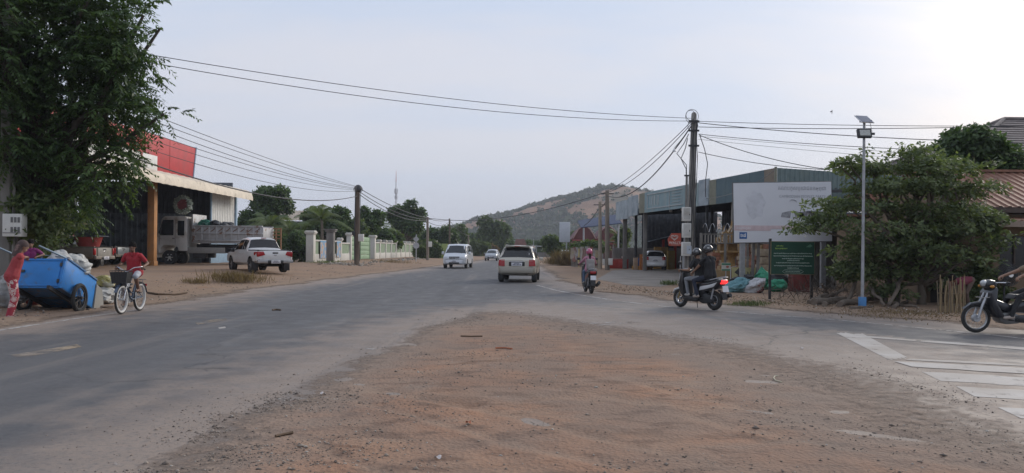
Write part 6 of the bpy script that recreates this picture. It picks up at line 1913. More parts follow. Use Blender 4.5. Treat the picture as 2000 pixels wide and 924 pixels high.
def brown_house():
 p = Vector((13.2, 22.6, 0.02))
 root = thing('brown_house', 'low tan house with rusty brown metal roof at the right edge', 'house', p)
 tan = mat('tan_render', (0.19, 0.135, 0.085), 0.85, var=0.18, scale=1.5, c2=(0.12, 0.09, 0.06), lo=0.5, hi=0.7, bump=0.1)
 brown = mat('rusty_brown_sheet', (0.25, 0.12, 0.075), 0.6, 0.2, var=0.2, scale=1.5, c2=(0.17, 0.085, 0.06), lo=0.45, hi=0.7)
 H = 2.75
 def blk(x0, x1, z0, z1, nm='wall', y0=0.0, d=0.2, m=tan):
  return MB().box(((x0 + x1) / 2, y0 + d / 2, (z0 + z1) / 2), (x1 - x0, d, z1 - z0)).build(nm, m, root)
 blk(-0.6, -0.45, 0, H); blk(0.35, 1.55, 0, H); blk(2.75, 3.25, 0, H); blk(1.55, 2.75, 0, 1.05); blk(1.55, 2.75, 2.1, H); blk(-0.45, 0.35, 2.15, H); blk(3.25, 8.0, 0, 0.9); blk(3.25, 8.0, 2.1, H); blk(4.5, 5.0, 0.9, 2.1); blk(6.5, 8.0, 0.9, 2.1)
 MB().box((1.45, -0.06, H / 2), (0.22, 0.16, H)).build('pilaster', tan, root, bevel=0.01)
 blk(-0.6, 8, 0, H, 'back_wall', 6.0); MB().box((-0.5, 3.1, H / 2), (0.2, 5.8, H)).build('side_wall', tan, root)
 blk(-0.45, 0.35, 0, 2.15, 'door', 0.14, 0.05, mat('dark_door_wood', (0.04, 0.032, 0.028), 0.7))
 wg = mat('dim_window_glass', (0.02, 0.022, 0.025), 0.15)
 for x0, x1 in ((1.55, 2.75), (3.25, 4.5), (5.0, 6.5)):
  w = blk(x0, x1, 1.05 if x0 < 3 else 0.9, 2.1, 'window', 0.12, 0.03, wg)
  MB().box(((x0 + x1) / 2, 0.1, 1.55), (0.05, 0.05, 1.05)).build('mullion', mat('dark_frame_wood', (0.07, 0.05, 0.04), 0.7), w)
 b = MB(); corr(b, (0.85, -1.1, 2.5), (1, 0, 0), (0, 1, 0.13), 7.6, 1.3, 0.2, 0.035, nrm=(0, -0.13, 1), trap=False); b.build('verandah_roof', brown, root, smooth=None)
 MB().box((4.65, -1.1, 2.42), (7.6, 0.03, 0.18)).build('verandah_fascia', mat('pale_rust_edge', (0.26, 0.2, 0.16), 0.7, c2=(0.15, 0.08, 0.06), stretch=(6, 1, 1)), root)
 b = MB(); corr(b, (0.4, -0.35, 2.95), (1, 0, 0), (0, 1, 0.42), 8.0, 3.7, 0.28, 0.035, nrm=(0, -0.42, 1)); b.build('roof', brown, root, smooth=None)
 b = MB(); corr(b, (0.4, 6.35, 2.95), (1, 0, 0), (0, -1, 0.42), 8.0, 3.7, 0.28, 0.035, nrm=(0, 0.42, 1)); b.build('roof', brown, root, smooth=None)
 MB().prism([(0.02, 2.76), (6.2, 2.76), (3.1, 4.25)], 0.5, 0.62, 'x').build('gable', tan, root)
 MB().box((4.4, -0.4, 2.86), (8.0, 0.05, 0.16)).build('eave_board', mat('dark_frame_wood', (0.07, 0.05, 0.04), 0.7), root)
 b = MB(); b.bar((0.4, 3.0, 4.4), (8.4, 3.0, 4.4), 0.3, 0.08); b.build('ridge_cap', brown, root)
brown_house()
def tile_house():
 c = Vector((31.0, 46, 0))
 root = thing('tiled_house', 'two storey house with grey tiled hip roof behind the trees', 'house', c)
 tile = mat('grey_brown_tiles', (0.17, 0.145, 0.135), 0.8, var=0.25, scale=2)
 W, D, ze, zr = 6.5, 6.0, 7.0, 9.9
 MB().box((0, 0, 3.5), (W * 1.7, D * 1.7, 7.0)).build('wall', mat('cream_wall', (0.36, 0.32, 0.26), 0.8), root)
 n = 15
 for side in range(4):
  b = MB()
  for i in range(n):
   u0, u1 = i / n, (i + 1) / n
   lift = 0.07
   def corner(u, s):
    rx, ry = W * (1 - u) + 0.6 * u, D * (1 - u)
    z = ze + (zr - ze) * u
    if side == 0: return Vector((s * rx, -ry, z))
    if side == 1: return Vector((-rx, -s * ry, z))
    if side == 2: return Vector((-s * rx, ry, z))
    return Vector((rx, s * ry, z))
   b.add([corner(u0, -1) + Vector((0, 0, lift)), corner(u0, 1) + Vector((0, 0, lift)), corner(u1, 1), corner(u1, -1), corner(u0, -1), corner(u0, 1)], [(0, 1, 2, 3), (4, 5, 1, 0)])
  b.build('roof_slope', tile, root, smooth=None)
 for sx in (-1, 1):
  for sy in (-1, 1):
   b = MB(); b.tube([(sx * W, sy * D, ze + 0.08), (sx * 0.6, 0, zr + 0.05)], 0.12, 6); b.build('hip_tiles', tile, root)
 b = MB(); b.tube([(-0.6, 0, zr + 0.06), (0.6, 0, zr + 0.06)], 0.12, 6); b.build('ridge_tiles', tile, root)
 for x in (-3, 0, 3):
  w = MB().box((x, -D * 0.85 - 0.02, 5.2), (1.2, 0.08, 1.3)).build('window', BLACK, root)
  MB().box((x, -D * 0.85 - 0.08, 4.5), (1.4, 0.12, 0.08)).build('sill', WHITEP, w)
tile_house()
def bamboo():
 bm_ = mat('dry_bamboo', (0.27, 0.2, 0.11), 0.7, var=0.25, scale=6, stretch=(1, 1, 0.3))
 bm2 = mat('grey_bamboo', (0.17, 0.135, 0.09), 0.8, var=0.25, scale=6)
 p = gnd(1832, 615)
 root = thing('bamboo_fence', 'short fence of upright bamboo stakes beside the bending person', 'fence', (p.x, p.y, 0))
 rnd = random.Random(12)
 o = Vector((p.x, p.y, 0))
 for i in range(26):
  x = 1833 + i * 2.05 + rnd.uniform(-0.8, 0.8)
  q = gnd(x, 615 + rnd.uniform(-1.5, 1.5) + i * 0.05)
  h = rnd.uniform(0.72, 0.92) + (0.12 if i % 6 == 1 else 0)
  z = max(0, gz(q.x, q.y))
  a = q - o; a.z = z - 0.05
  b = MB(); b.tube([a, a + Vector((rnd.uniform(-0.03, 0.03), 0, h * 0.5)), a + Vector((rnd.uniform(-0.05, 0.05), 0, h))], [0.013, 0.012, 0.01], 6)
  b.build('stake', bm_ if i % 3 else bm2, root)
 for z in (0.25, 0.55):
  a, c = gnd(1832, 615) - o, gnd(1884, 615.5) - o
  b = MB(); b.bar(a + Vector((0, 0.025, z)), c + Vector((0, 0.025, z)), 0.02, 0.03); b.build('rail', bm2, root)
 for i, (x, y, lab) in enumerate(((1905, 606, 'low green shrub between the bending person and the house'), (1945, 604, 'low green shrub under the house window'))):
  q = at(x, y, 21.3); q.z = 0
  bl = [((q.x + dx, q.y, 0.42 + dz), (0.3, 0.28, 0.3)) for dx, dz in ((-0.2, 0), (0.2, 0.05), (0, 0.2))]
  tree('shrub', lab, q, bl, 260, lambda P, u, rg: whorl_leaves(P, u, rg, 6, 0.11, 0.5), GREEN_MID, 0.02, 300 + i, cat='shrub', group='shrubs by the tan house')
bamboo()
# ---------------------------------------------------------------- left of the shop: banner fence, red house, blank board
def right_far():
 p = at(1104, 512, 74); p.z = 0.02
 root = thing('blank_sign_board', 'blank pale grey upright sign board on a post', 'sign', p)
 h = 74 / FPX
 c = at(1103, 453.5, 74) - p
 MB().box(c, (21 * h, 0.14, 39 * h)).build('board', mat('blank_grey_panel', (0.46, 0.49, 0.53), 0.5, var=0.05), root, bevel=0.06)
 b = MB(); b.cyl((0.12, 0.1, 0), (0.12, 0.1, c.z), 0.07, n=8); b.build('post', STEEL, root)
 p = at(1115, 522, 66); p.z = 0.03
 p1 = at(1170, 524, 60)
 root = thing('banner_fence', 'picket fence hung with weathered banners and cloths', 'fence', p)
 d = Vector((p1.x - p.x, p1.y - p.y, 0)); Ln = d.length
 root.rotation_euler = (0, 0, math.atan2(d.y, d.x))
 cols = [(0.3, 0.26, 0.22), (0.22, 0.1, 0.08), (0.28, 0.28, 0.28), (0.28, 0.23, 0.14), (0.32, 0.3, 0.27), (0.2, 0.12, 0.1), (0.28, 0.26, 0.25)]
 rnd = random.Random(6)
 n = int(Ln / 0.2)
 for i in range(n + 1):
  b = MB(); b.box((Ln * i / n, 0.05, 0.85), (0.07, 0.04, 1.7)); b.build('picket', CONC_DARK, root)
 for z in (0.4, 1.4):
  b = MB(); b.bar((0, 0.1, z), (Ln, 0.1, z), 0.05); b.build('rail', CONC_DARK, root)
 s = 0.05; k = 0
 while s < Ln - 0.6:
  w = rnd.uniform(0.35, 0.8); z0 = rnd.uniform(0.2, 0.8); z1 = rnd.uniform(1.5, 1.85)
  a0 = rnd.uniform(0, 6)
  b = MB(); b.sheet(lambda u, v: (s + u * w + 0.06 * v * math.sin(a0), -0.05 - 0.03 * math.sin(u * 9 + a0) - 0.02 * math.sin(v * 7), z0 + (z1 - z0) * v), 8, 6, thick=(0, 0.008, 0))
  b.build('banner', mat('banner_%d' % k, cols[k % 7], 0.8, var=0.2, scale=3, c2=cols[(k + 3) % 7], lo=0.52, hi=0.6, scale2=2), root)
  s += w * rnd.uniform(0.75, 1.1); k += 1
 MB().box((Ln * 0.35, -0.12, 0.8), (0.18, 0.03, 1.6)).build('banner', mat('banner_yellow', (0.45, 0.38, 0.14), 0.8), root)
 p = at(1163, 512, 92); p.z = 0
 root = thing('red_gabled_house', 'dark red house with two pale edged gables left of the shop', 'house', p)
 h = 92 / FPX
 red = mat('dark_red_roof', (0.11, 0.035, 0.035), 0.7, var=0.2, scale=1)
 red2 = mat('red_band', (0.26, 0.06, 0.06), 0.6)
 MB().box((0, 2.5, 1.3), (90 * h, 5, 2.6)).build('wall', mat('dim_red_wall', (0.13, 0.06, 0.055), 0.8, var=0.2), root)
 for k in (-1, 1):
  x = k * 23 * h
  b = MB(); b.prism([(x - 25 * h, 2.9), (x + 22 * h, 2.9), (x + 10 * h, 4.1), (x, 4.55), (x - 10 * h, 4.1)], -0.6, 6, 'y'); b.build('roof', red, root)
  for sg in (-1, 1):
   b = MB(); b.tube([(x, -0.65, 4.62), (x + sg * 11 * h, -0.65, 4.15), (x + sg * 22 * h, -0.65, 2.95)], 0.06, 5); b.build('bargeboard', mat('pinkish_edge', (0.36, 0.22, 0.2), 0.7), root)
 MB().box((0, -0.7, 2.75), (94 * h, 0.2, 0.2)).build('eave_band', red2, root)
 MB().box((0, -0.7, 2.35), (94 * h, 0.15, 0.12)).build('eave_band', red2, root)
 for x in (-2, -0.6, 0.8, 2.1):
  b = MB(); b.box((x, -0.55, 1.2), (0.16, 0.16, 2.4)); b.build('post', CONC_DARK, root)
 p = at(1172, 512, 76); p.z = 0
 root = thing('blue_awning', 'dark blue sheet awning on posts left of the shop', 'awning', p)
 h = 76 / FPX
 z1, z0 = at(1172, 424, 76).z, at(1172, 446, 76).z
 b = MB(); b.hexa([(-38 * h, 0, z0), (42 * h, 0, z0 + 0.5), (42 * h, 4, z1 + 0.4), (-38 * h, 4, z1 - 0.3)], [(-38 * h, 0, z0 + 0.08), (42 * h, 0, z0 + 0.58), (42 * h, 4, z1 + 0.48), (-38 * h, 4, z1 - 0.22)])
 b.build('sheet', mat('navy_sheet', (0.035, 0.05, 0.1), 0.6, 0.2, var=0.2), root)
 for x in (-32, 0, 36):
  b = MB(); b.cyl((x * h, 0.3, 0), (x * h, 0.3, z0 + (0.25 * (x + 38) / 40 if x > -30 else 0.04)), 0.09, n=8); b.build('post', STEEL, root)
right_far()
# ---------------------------------------------------------------- overhead cables
def cable(a, b, sag, r, lab):
 a, b = Vector(a), Vector(b)
 m = MB(); m.tube([p - a for p in catenary(a, b, sag, 22)], r, 5)
 o = m.build('overhead_cable', CABLE, smooth=60); o.location = a
 tag(o, lab, 'cable', 'overhead cables')
 return o
def cables():
 LP = Vector((LEFT_POLE.x, LEFT_POLE.y, 0))
 lp = lambda z, dx=0.1: LP + Vector((dx, 0, z))
 M = MAIN_TOP
 OD = ('uppermost', 'second', 'third', 'fourth', 'fifth', 'lowest')
 for (z, dz, sag, r), od in zip(((6.9, -0.2, 0.4, 0.011), (6.75, -0.32, 0.55, 0.011)), ('upper', 'lower')):
  cable(lp(z), M + Vector((-0.1, 0, dz)), sag, r, od + ' thin cable crossing the sky from left tree to concrete pole')
 W = WOOD_TOP
 for i, (z, dz, sag, r) in enumerate(((6.2, -0.1, 0.25, 0.013), (6.0, -0.15, 0.3, 0.013), (5.9, -0.22, 0.5, 0.014), (5.6, -0.3, 0.45, 0.013), (5.4, -0.35, 0.55, 0.012), (5.15, -0.42, 0.75, 0.013))):
  cable(lp(z), W + Vector((0, 0, dz)), sag, r, OD[i] + ' slanting cable from the left tree to the timber pole')
 cable(lp(4.9), W + Vector((0, 0, -0.8)), 1.1, 0.028, 'thick sagging cable running to the timber pole')
 for dz, s, od in ((-0.15, 0.35, 'upper'), (-0.4, 0.55, 'middle'), (-0.6, 0.7, 'lower')):
  cable(W + Vector((0, 0, dz)), POLE_835 + Vector((0, 0, dz * 0.6)), s, 0.03, od + ' cable from the timber pole to the pale pole by the signs')
 for dz, s, od in ((-0.1, 0.3, 'upper'), (-0.5, 0.5, 'lower')):
  cable(POLE_835 + Vector((0, 0, dz)), POLE_878 + Vector((0, 0, dz)), s, 0.03, od + ' cable between the pale pole and the thin dark pole')
 cable(POLE_878 + Vector((0, 0, -0.3)), POLE_915 + Vector((0, 0, -0.1)), 0.4, 0.03, 'cable between the two far poles over the van')
 cable(POLE_835 + Vector((0, 0, -0.1)), TWIN2 + Vector((0, 0, -0.1)), 1.0, 0.028, 'long cable across the road below the hill top')
 for i, (dz, dw, s, r) in enumerate(((-0.35, -0.05, 0.3, 0.016), (-0.45, -0.15, 0.5, 0.018), (-0.55, -0.4, 1.1, 0.03))):
  cable(M + Vector((-0.12, 0, dz)), TWIN2 + Vector((0, 0, dw)), s, r, ('thin upper', 'thin middle', 'thick sagging')[i] + ' cable from the concrete pole down to the pair of poles')
 cable(TWIN2 + Vector((0, 0, -0.6)), TWIN1 + Vector((0, 0, -0.4)), 0.2, 0.03, 'short cable between the pair of poles')
 cable(TWIN1 + Vector((0, 0, -0.4)), at(1125, 443, 92), 0.6, 0.03, 'cable from the pair of poles to the red house')
 E = lambda y, Y=24: at(2300, y, Y)
 for i, (y0, y1, s, r) in enumerate(((237, 243, 0.12, 0.012), (248, 236, 0.15, 0.014), (240, 282, 0.25, 0.016), (262, 300, 0.25, 0.013), (266, 330, 0.1, 0.007), (272, 345, 0.12, 0.007))):
  cable(at(1364, y0, 32), E(y1), s, r, OD[i] + ' at the pole of the cables running right past the solar lamp')
 cable(at(1366, 264, 32), at(1660, 336, 30), 0.25, 0.016, 'sagging cable running down into the layered tree')
 cable(at(1364, 297, 32), at(1670, 333, 29), 0.18, 0.014, 'lower cable running into the layered tree')
 cable(at(1380, 388, 32), at(1515, 330, 36.8), 0.3, 0.012, 'cable looping along the shop fascia')
cables()
def bird():
 p = at(1625, 218, 45)
 m = MB()
 m.ball((0, 0, 0), (0.05, 0.05, 0.15), 8, 6)
 m.ball((0, -0.02, 0.16), (0.035, 0.035, 0.04), 8, 5)
 m.add([(0, 0.0, 0.08), (-0.16, 0.1, 0.02), (-0.18, 0.12, -0.06), (0, 0, -0.06)], [(0, 1, 2, 3)])
 m.add([(0, 0.0, 0.08), (0.1, 0.12, 0.05), (0.14, 0.16, -0.02), (0, 0, -0.06)], [(0, 1, 2, 3)])
 m.add([(0, 0, -0.12), (-0.04, 0, -0.26), (0.04, 0, -0.26)], [(0, 1, 2)])
 o = m.build('bird', mat('dark_bird', (0.05, 0.05, 0.055), 0.8), smooth=None); o.location = p; o.scale = (0.55,) * 3
 tag(o, 'small dark bird flying left of the solar lamp', 'bird')
bird()
def litter():
 tw = mat('dry_twig', (0.12, 0.08, 0.05), 0.9); st = mat('pale_string', (0.5, 0.45, 0.33), 0.8); rs = mat('orange_strip', (0.4, 0.13, 0.06), 0.7); pp = mat('paper_scrap', (0.55, 0.5, 0.48), 0.8)
 def lay(name, lab, cat, pts, r, m):
  P = []
  for x, y in pts:
   q = gnd(x, y); P.append(Vector((q.x, q.y, max(0, gz(q.x, q.y)) + r)))
  o = MB().tube([p - P[0] for p in P], r, 5).build(name, m, smooth=60); o.location = P[0]
  tag(o, lab, cat)
 lay('twig', 'thin dark twig lying near the tip of the dirt wedge', 'twig', [(900, 660), (920, 661), (942, 660)], 0.012, tw)
 lay('plastic_strip', 'thin orange strip lying on the upper dirt wedge', 'litter', [(968, 684), (985, 683), (1000, 685)], 0.012, rs)
 lay('string', 'pale curled string lying on the dirt right of centre', 'string', [(1527, 748), (1515, 745), (1511, 741), (1514, 738), (1520, 738)], 0.008, st)
 lay('fallen_branch', 'long fallen branch on the left verge behind the bicycle', 'branch', [(288, 579), (310, 581), (340, 580), (365, 577)], 0.03, tw)
 lay('twig', 'dark twig on the left road below the white pickup', 'twig', [(532, 607), (540, 606), (548, 607)], 0.02, tw)
 lay('twig', 'dark forked twig on the gravel at lower left', 'twig', [(538, 858), (553, 853), (572, 850)], 0.012, tw)
 for i, (x, y, lab, m) in enumerate(((914, 834, 'pinkish paper scrap on the dirt at bottom centre', rs), (855, 903, 'pale paper scrap on the gravel at bottom centre', pp), (1566, 682, 'white paper scrap on the side road', pp), (630, 772, 'pale scrap at the gravel edge', pp))):
  q = gnd(x, y)
  o = MB().sheet(lambda u, v: ((u - 0.5) * 0.05, (v - 0.5) * 0.04, 0.012 * math.sin(u * 5 + i) * math.cos(v * 4)), 5, 4, thick=(0, 0, 0.002)).build('paper_scrap', m)
  o.location = (q.x, q.y, max(0, gz(q.x, q.y)) + 0.02); tag(o, lab, 'litter')
litter()
# ---------------------------------------------------------------- vehicles
GLASS = mat('tinted_car_glass', (0.012, 0.014, 0.016), 0.06, 0.0, var=0.1, spec=0.6)
REDLENS = mat('red_lens', (0.33, 0.012, 0.015), 0.18, var=0.1)
CLEARLENS = mat('clear_lens', (0.5, 0.51, 0.52), 0.12, 0.2, var=0.1)
PLATE = mat('number_plate', (0.66, 0.66, 0.69), 0.5, var=0.03)
UNDER = mat('underbody', (0.02, 0.02, 0.02), 0.9)
class Loft:
 def __init__(self, st):
  self.st = st
  self.sec = [self.half(s) for s in st]
 @staticmethod
 def half(s):
  x, zb, wm, zm, zbelt, wbelt, zt, wt = s
  d = zt - zbelt
  low = [(0, zb), (wm * 0.86, zb), (wm * 0.985, zb + 0.09), (wm, zm), (wbelt, zbelt)]
  if d > 0.2:
   up = [(wbelt * 0.4 + wt * 0.6 + 0.035, zbelt + d * 0.52), (wt + 0.02, zt - 0.075), (wt - 0.07, zt - 0.012), (0, zt + 0.018)]
  else:
   up = [(wbelt * 0.965, zbelt + d * 0.5), (wbelt * 0.9, zbelt + d * 0.8), (wbelt * 0.72, zt), (0, zt + 0.02)]
  return [Vector((x, y, z)) for y, z in low + up]
 def P(self, u, v, sd=1):
  i = min(int(u), len(self.sec) - 2); f = u - i
  j = min(int(v), 7); g = v - j
  a = self.sec[i][j].lerp(self.sec[i][j + 1], g); b = self.sec[i + 1][j].lerp(self.sec[i + 1][j + 1], g)
  p = a.lerp(b, f)
  return Vector((p.x, p.y * sd, p.z))
 def body(self, name, m, root, arches=(), bevel=0.02):
  b = MB()
  n = 9
  ring = []
  for s in self.sec:
   ring.append(s + [Vector((p.x, -p.y, p.z)) for p in reversed(s[1:8])])
  k = len(ring[0])
  vs_ = [p for r_ in ring for p in r_]
  fs = [(i * k + j, i * k + (j + 1) % k, (i + 1) * k + (j + 1) % k, (i + 1) * k + j) for i in range(len(ring) - 1) for j in range(k)]
  fs.append(tuple(reversed(range(k)))); fs.append(tuple((len(ring) - 1) * k + j for j in range(k)))
  b.add(vs_, fs)
  o = b.build(name, [m, UNDER], root, smooth=32)
  if arches:
   c = MB()
   for (x, z, r_) in arches:
    for sg in (-1, 1):
     c.cyl((x, sg * 0.58, z), (x, sg * 1.3, z), r_, n=22, mi=0)
   co = c.build('arch_cutter', UNDER)
   md = o.modifiers.new('b', 'BOOLEAN'); md.object = co; md.operation = 'DIFFERENCE'; md.solver = 'EXACT'
   par, o.parent = o.parent, None
   me = evaluated_mesh(o, name)
   o.modifiers.clear(); o.data = me; o.parent = par
   bpy.data.objects.remove(co)
   me.polygons.foreach_set('use_smooth', [True] * len(me.polygons)); me.set_sharp_from_angle(angle=R(32))
  return o
 def patch(self, name, m, root, u0, u1, v0, v1, sides=(1, -1), off=0.006, nu=5, nv=4, join=False, us=None):
  res = None
  if join:
   grid = lambda a, b_: self.P(u0 + (u1 - u0) * a, v0 + (8 - v0) * (1 - abs(2 * b_ - 1)), 1 if b_ < 0.5 else -1)
   res = self._sheet(name, m, root, grid, nu, nv * 2, off)
  else:
   for sd in sides:
    grid = lambda a, b_: self.P(u0 + (u1 - u0) * a, v0 + (v1 - v0) * b_, sd)
    res = self._sheet(name, m, root, grid, nu, nv, off)
  return res
 def _sheet(self, name, m, root, grid, nu, nv, off):
  cen = Vector((sum(s[0] for s in self.st) / len(self.st), 0, 0.7))
  def fn(a, b_):
   p = grid(a, b_); e = 0.02
   du = grid(min(1, a + e), b_) - grid(max(0, a - e), b_); dv = grid(a, min(1, b_ + e)) - grid(a, max(0, b_ - e))
   n = du.cross(dv)
   if n.length < 1e-9: n = p - cen
   n.normalize()
   if n.dot(p - cen) < 0: n = -n
   return p + n * off
  b = MB(); b.sheet(fn, nu, nv)
  return b.build(name, m, root, smooth=40)
def wheel(root, x, y, r, w, rim_m, side, spokes=5, name='wheel', rim_r=0.66):
 T = Matrix.Translation((x, y, r)) @ Matrix.Rotation(R(-90 * side), 4, 'X')
 b = MB(); b.lathe([(r * rim_r, -w / 2), (r * 0.93, -w / 2), (r, -w * 0.36), (r, w * 0.36), (r * 0.93, w / 2), (r * rim_r, w / 2), (r * (rim_r - 0.06), 0)], 26, T=T, close=False)
 ty = b.build(name, RUBBER, root, smooth=40)
 b = MB(); b.lathe([(r * rim_r, w * 0.46), (r * (rim_r - 0.06), w * 0.4), (r * (rim_r - 0.08), w * 0.05), (0.001, w * 0.05)], 22, T=T, close=False)
 rm = b.build('rim', DARKMETAL, ty, smooth=40)
 b = MB(T)
 for k in range(spokes):
  a = 2 * math.pi * k / spokes
  d = Vector((math.cos(a), math.sin(a), 0)); s = Vector((-d.y, d.x, 0))
  ro = r * (rim_r - 0.03)
  b.hexa([s * 0.035 + d * 0.03 + Vector((0, 0, w * 0.2)), -s * 0.035 + d * 0.03 + Vector((0, 0, w * 0.2)), -s * 0.03 + d * ro + Vector((0, 0, w * 0.2)), s * 0.03 + d * ro + Vector((0, 0, w * 0.2))],
    [s * 0.03 + d * 0.03 + Vector((0, 0, w * 0.42)), -s * 0.03 + d * 0.03 + Vector((0, 0, w * 0.42)), -s * 0.025 + d * ro + Vector((0, 0, w * 0.4)), s * 0.025 + d * ro + Vector((0, 0, w * 0.4))])
 b.lathe([(0.05, w * 0.1), (0.05, w * 0.45), (0.001, w * 0.46)], 10)
 b.build('wheel_disc', rim_m, ty, smooth=40)
 return ty
def plate(root, x, z, nose=-1, w=0.46, h=0.15, y=0):
 p = MB().box((x, y, z), (0.015, w, h)).build('number_plate', PLATE, root, bevel=0.004)
 dk = mat('plate_print', (0.05, 0.05, 0.09), 0.6)
 MB().box((x + nose * 0.009, y, z + h * 0.27), (0.004, w * 0.5, h * 0.16)).build('plate_line', dk, p)
 for k in range(6):
  MB().box((x + nose * 0.009, y + (k - 2.5) * w * 0.13, z - h * 0.12), (0.004, w * 0.07, h * 0.42)).build('plate_mark', dk, p)
def heading(a, b):
 return math.atan2(b[1] - a[1], b[0] - a[0])
def paint(name, col, c2=None, rough=0.3):
 return mat(name, col, rough, 0.15, var=0.05, scale=2, coat=0.5, c2=c2, lo=0.5, hi=0.8, scale2=1.5)
def car(name, label, cat, loc, rz, st, col, wx, wr, ww, windows, front_glass, rear_glass, rim_m, arch_r=0.07, ztrack=None):
 root = thing(name, label, cat, loc, rz)
 lf = Loft(st)
 lf.body('body', col, root, [(x, wr, wr + arch_r) for x in wx])
 if rear_glass: lf.patch('rear_window', GLASS, root, rear_glass[0], rear_glass[1], rear_glass[2], 8, join=True)
 if front_glass: lf.patch('windscreen', GLASS, root, front_glass[0], front_glass[1], front_glass[2], 8, join=True)
 for (u0, u1, v0, v1) in windows:
  lf.patch('side_window', GLASS, root, u0, u1, v0, v1)
 tr = ztrack or (max(s[2] for s in st) - ww / 2 - 0.01)
 for x in wx:
  for sg in (-1, 1):
   wheel(root, x, sg * tr, wr, ww, rim_m, sg)
 return root, lf
def box_part(root, name, m, c, s, bevel=0.015, rot=None):
 return MB().box(c, s, rot=rot).build(name, m, root, bevel=bevel)
def corner_lamp(root, name, m, x, y0, y1, z0, z1, dx, sg):
 b = MB(); b.hexa([(x, sg * y0, z0), (x, sg * y1, z0 + 0.02), (x + dx, sg * (y1 + 0.05), z0 + 0.05), (x + dx, sg * y0, z0)],
      [(x + dx * 0.3, sg * y0, z1), (x + dx * 0.3, sg * y1, z1 - 0.01), (x + dx * 1.15, sg * (y1 + 0.02), z1), (x + dx, sg * y0, z1)])
 return b.build(name, m, root, bevel=0.012)
ALLOY = mat('alloy_wheel', (0.4, 0.4, 0.41), 0.35, 0.8, var=0.1)
STEELW = mat('dusty_steel_wheel', (0.22, 0.19, 0.16), 0.7, 0.4, var=0.2)
# --- champagne SUV, seen from behind
def suv():
 pa = paint('champagne_paint', (0.5, 0.47, 0.4), (0.43, 0.39, 0.33))
 lowp = paint('champagne_cladding', (0.30, 0.275, 0.23), rough=0.5)
 st = [(-2.30, 0.48, 0.80, 0.80, 0.98, 0.80, 1.03, 0.7), (-2.2, 0.40, 0.89, 0.84, 1.03, 0.865, 1.10, 0.7), (-1.86, 0.34, 0.905, 0.86, 1.06, 0.875, 1.69, 0.62), (-1.0, 0.32, 0.91, 0.86, 1.05, 0.88, 1.735, 0.66),
   (0.2, 0.32, 0.91, 0.86, 1.02, 0.88, 1.72, 0.66), (0.75, 0.32, 0.91, 0.86, 1.0, 0.88, 1.6, 0.62), (1.4, 0.33, 0.9, 0.84, 0.98, 0.86, 1.1, 0.7), (2.1, 0.36, 0.87, 0.78, 0.9, 0.82, 0.98, 0.7), (2.36, 0.42, 0.74, 0.62, 0.72, 0.72, 0.8, 0.6)]
 r_, f_ = gnd(1018, 556.5), None
 c = at(1016.5, 552, 34.5)
 rz = R(90 - 4.5)
 loc = Vector((c.x, 34.5 + 2.3, 0.0))
 root, lf = car('suv', 'champagne coloured off road car driving away, seen from behind', 'car', loc, rz, st, pa, (-1.42, 1.38), 0.36, 0.23,
     [(2.15, 3.0, 4.25, 5.85), (3.08, 4.0, 4.25, 5.85), (4.08, 5.35, 4.25, 5.75)], (5.08, 5.94, 5.9), (1.12, 1.9, 5.6), ALLOY)
 for sg in (-1, 1):
  corner_lamp(root, 'tail_light', REDLENS, -2.35, 0.56, 0.84, 0.76, 1.07, 0.2, sg)
  box_part(root, 'mirror', pa, (0.95, sg * 1.0, 1.08), (0.12, 0.2, 0.16), 0.03)
  box_part(root, 'roof_rail', BLACK, (-0.6, sg * 0.6, 1.765), (2.0, 0.04, 0.04))
  box_part(root, 'head_light', CLEARLENS, (2.2, sg * 0.66, 0.78), (0.22, 0.28, 0.14), 0.03)
  box_part(root, 'mud_flap', BLACK, (-1.84, sg * 0.79, 0.28), (0.02, 0.24, 0.34), 0.004)
  for x in (0.5, -0.5):
   box_part(root, 'door_handle', pa, (x - 0.25, sg * 0.9, 0.93), (0.2, 0.03, 0.03))
 b = MB(); b.hexa([(-2.4, -0.74, 0.45), (-2.4, 0.74, 0.45), (-2.15, 0.88, 0.42), (-2.15, -0.88, 0.42)], [(-2.37, -0.78, 0.72), (-2.37, 0.78, 0.72), (-2.15, 0.9, 0.72), (-2.15, -0.9, 0.72)]); b.build('bumper', lowp, root, bevel=0.04)
 box_part(root, 'plate_recess', BLACK, (-2.305, 0, 0.87), (0.02, 0.74, 0.19))
 box_part(root, 'chrome_strip', CHROME, (-2.335, 0, 0.985), (0.03, 0.66, 0.035), 0.01)
 plate(root, -2.325, 0.86, -1, 0.5, 0.16)
 box_part(root, 'spoiler', pa, (-1.96, 0, 1.7), (0.26, 1.16, 0.05), 0.02)
 box_part(root, 'brake_light', REDLENS, (-2.095, 0, 1.69), (0.02, 0.24, 0.03), 0.004)
 b = MB(); b.tube([(-2.17, 0.05, 1.16), (-2.03, -0.25, 1.32)], 0.012, 5); b.build('rear_wiper', BLACK, root)
 box_part(root, 'exhaust_pipe', DARKMETAL, (-2.2, -0.5, 0.36), (0.4, 0.07, 0.07), 0.03)
 box_part(root, 'underbody_axle', UNDER, (-1.42, 0, 0.36), (0.12, 1.5, 0.12))
 box_part(root, 'sticker', mat('sticker_white', (0.5, 0.5, 0.5), 0.6), (-2.085, -0.56, 1.3), (0.006, 0.04, 0.16), 0)
 return root
suv()
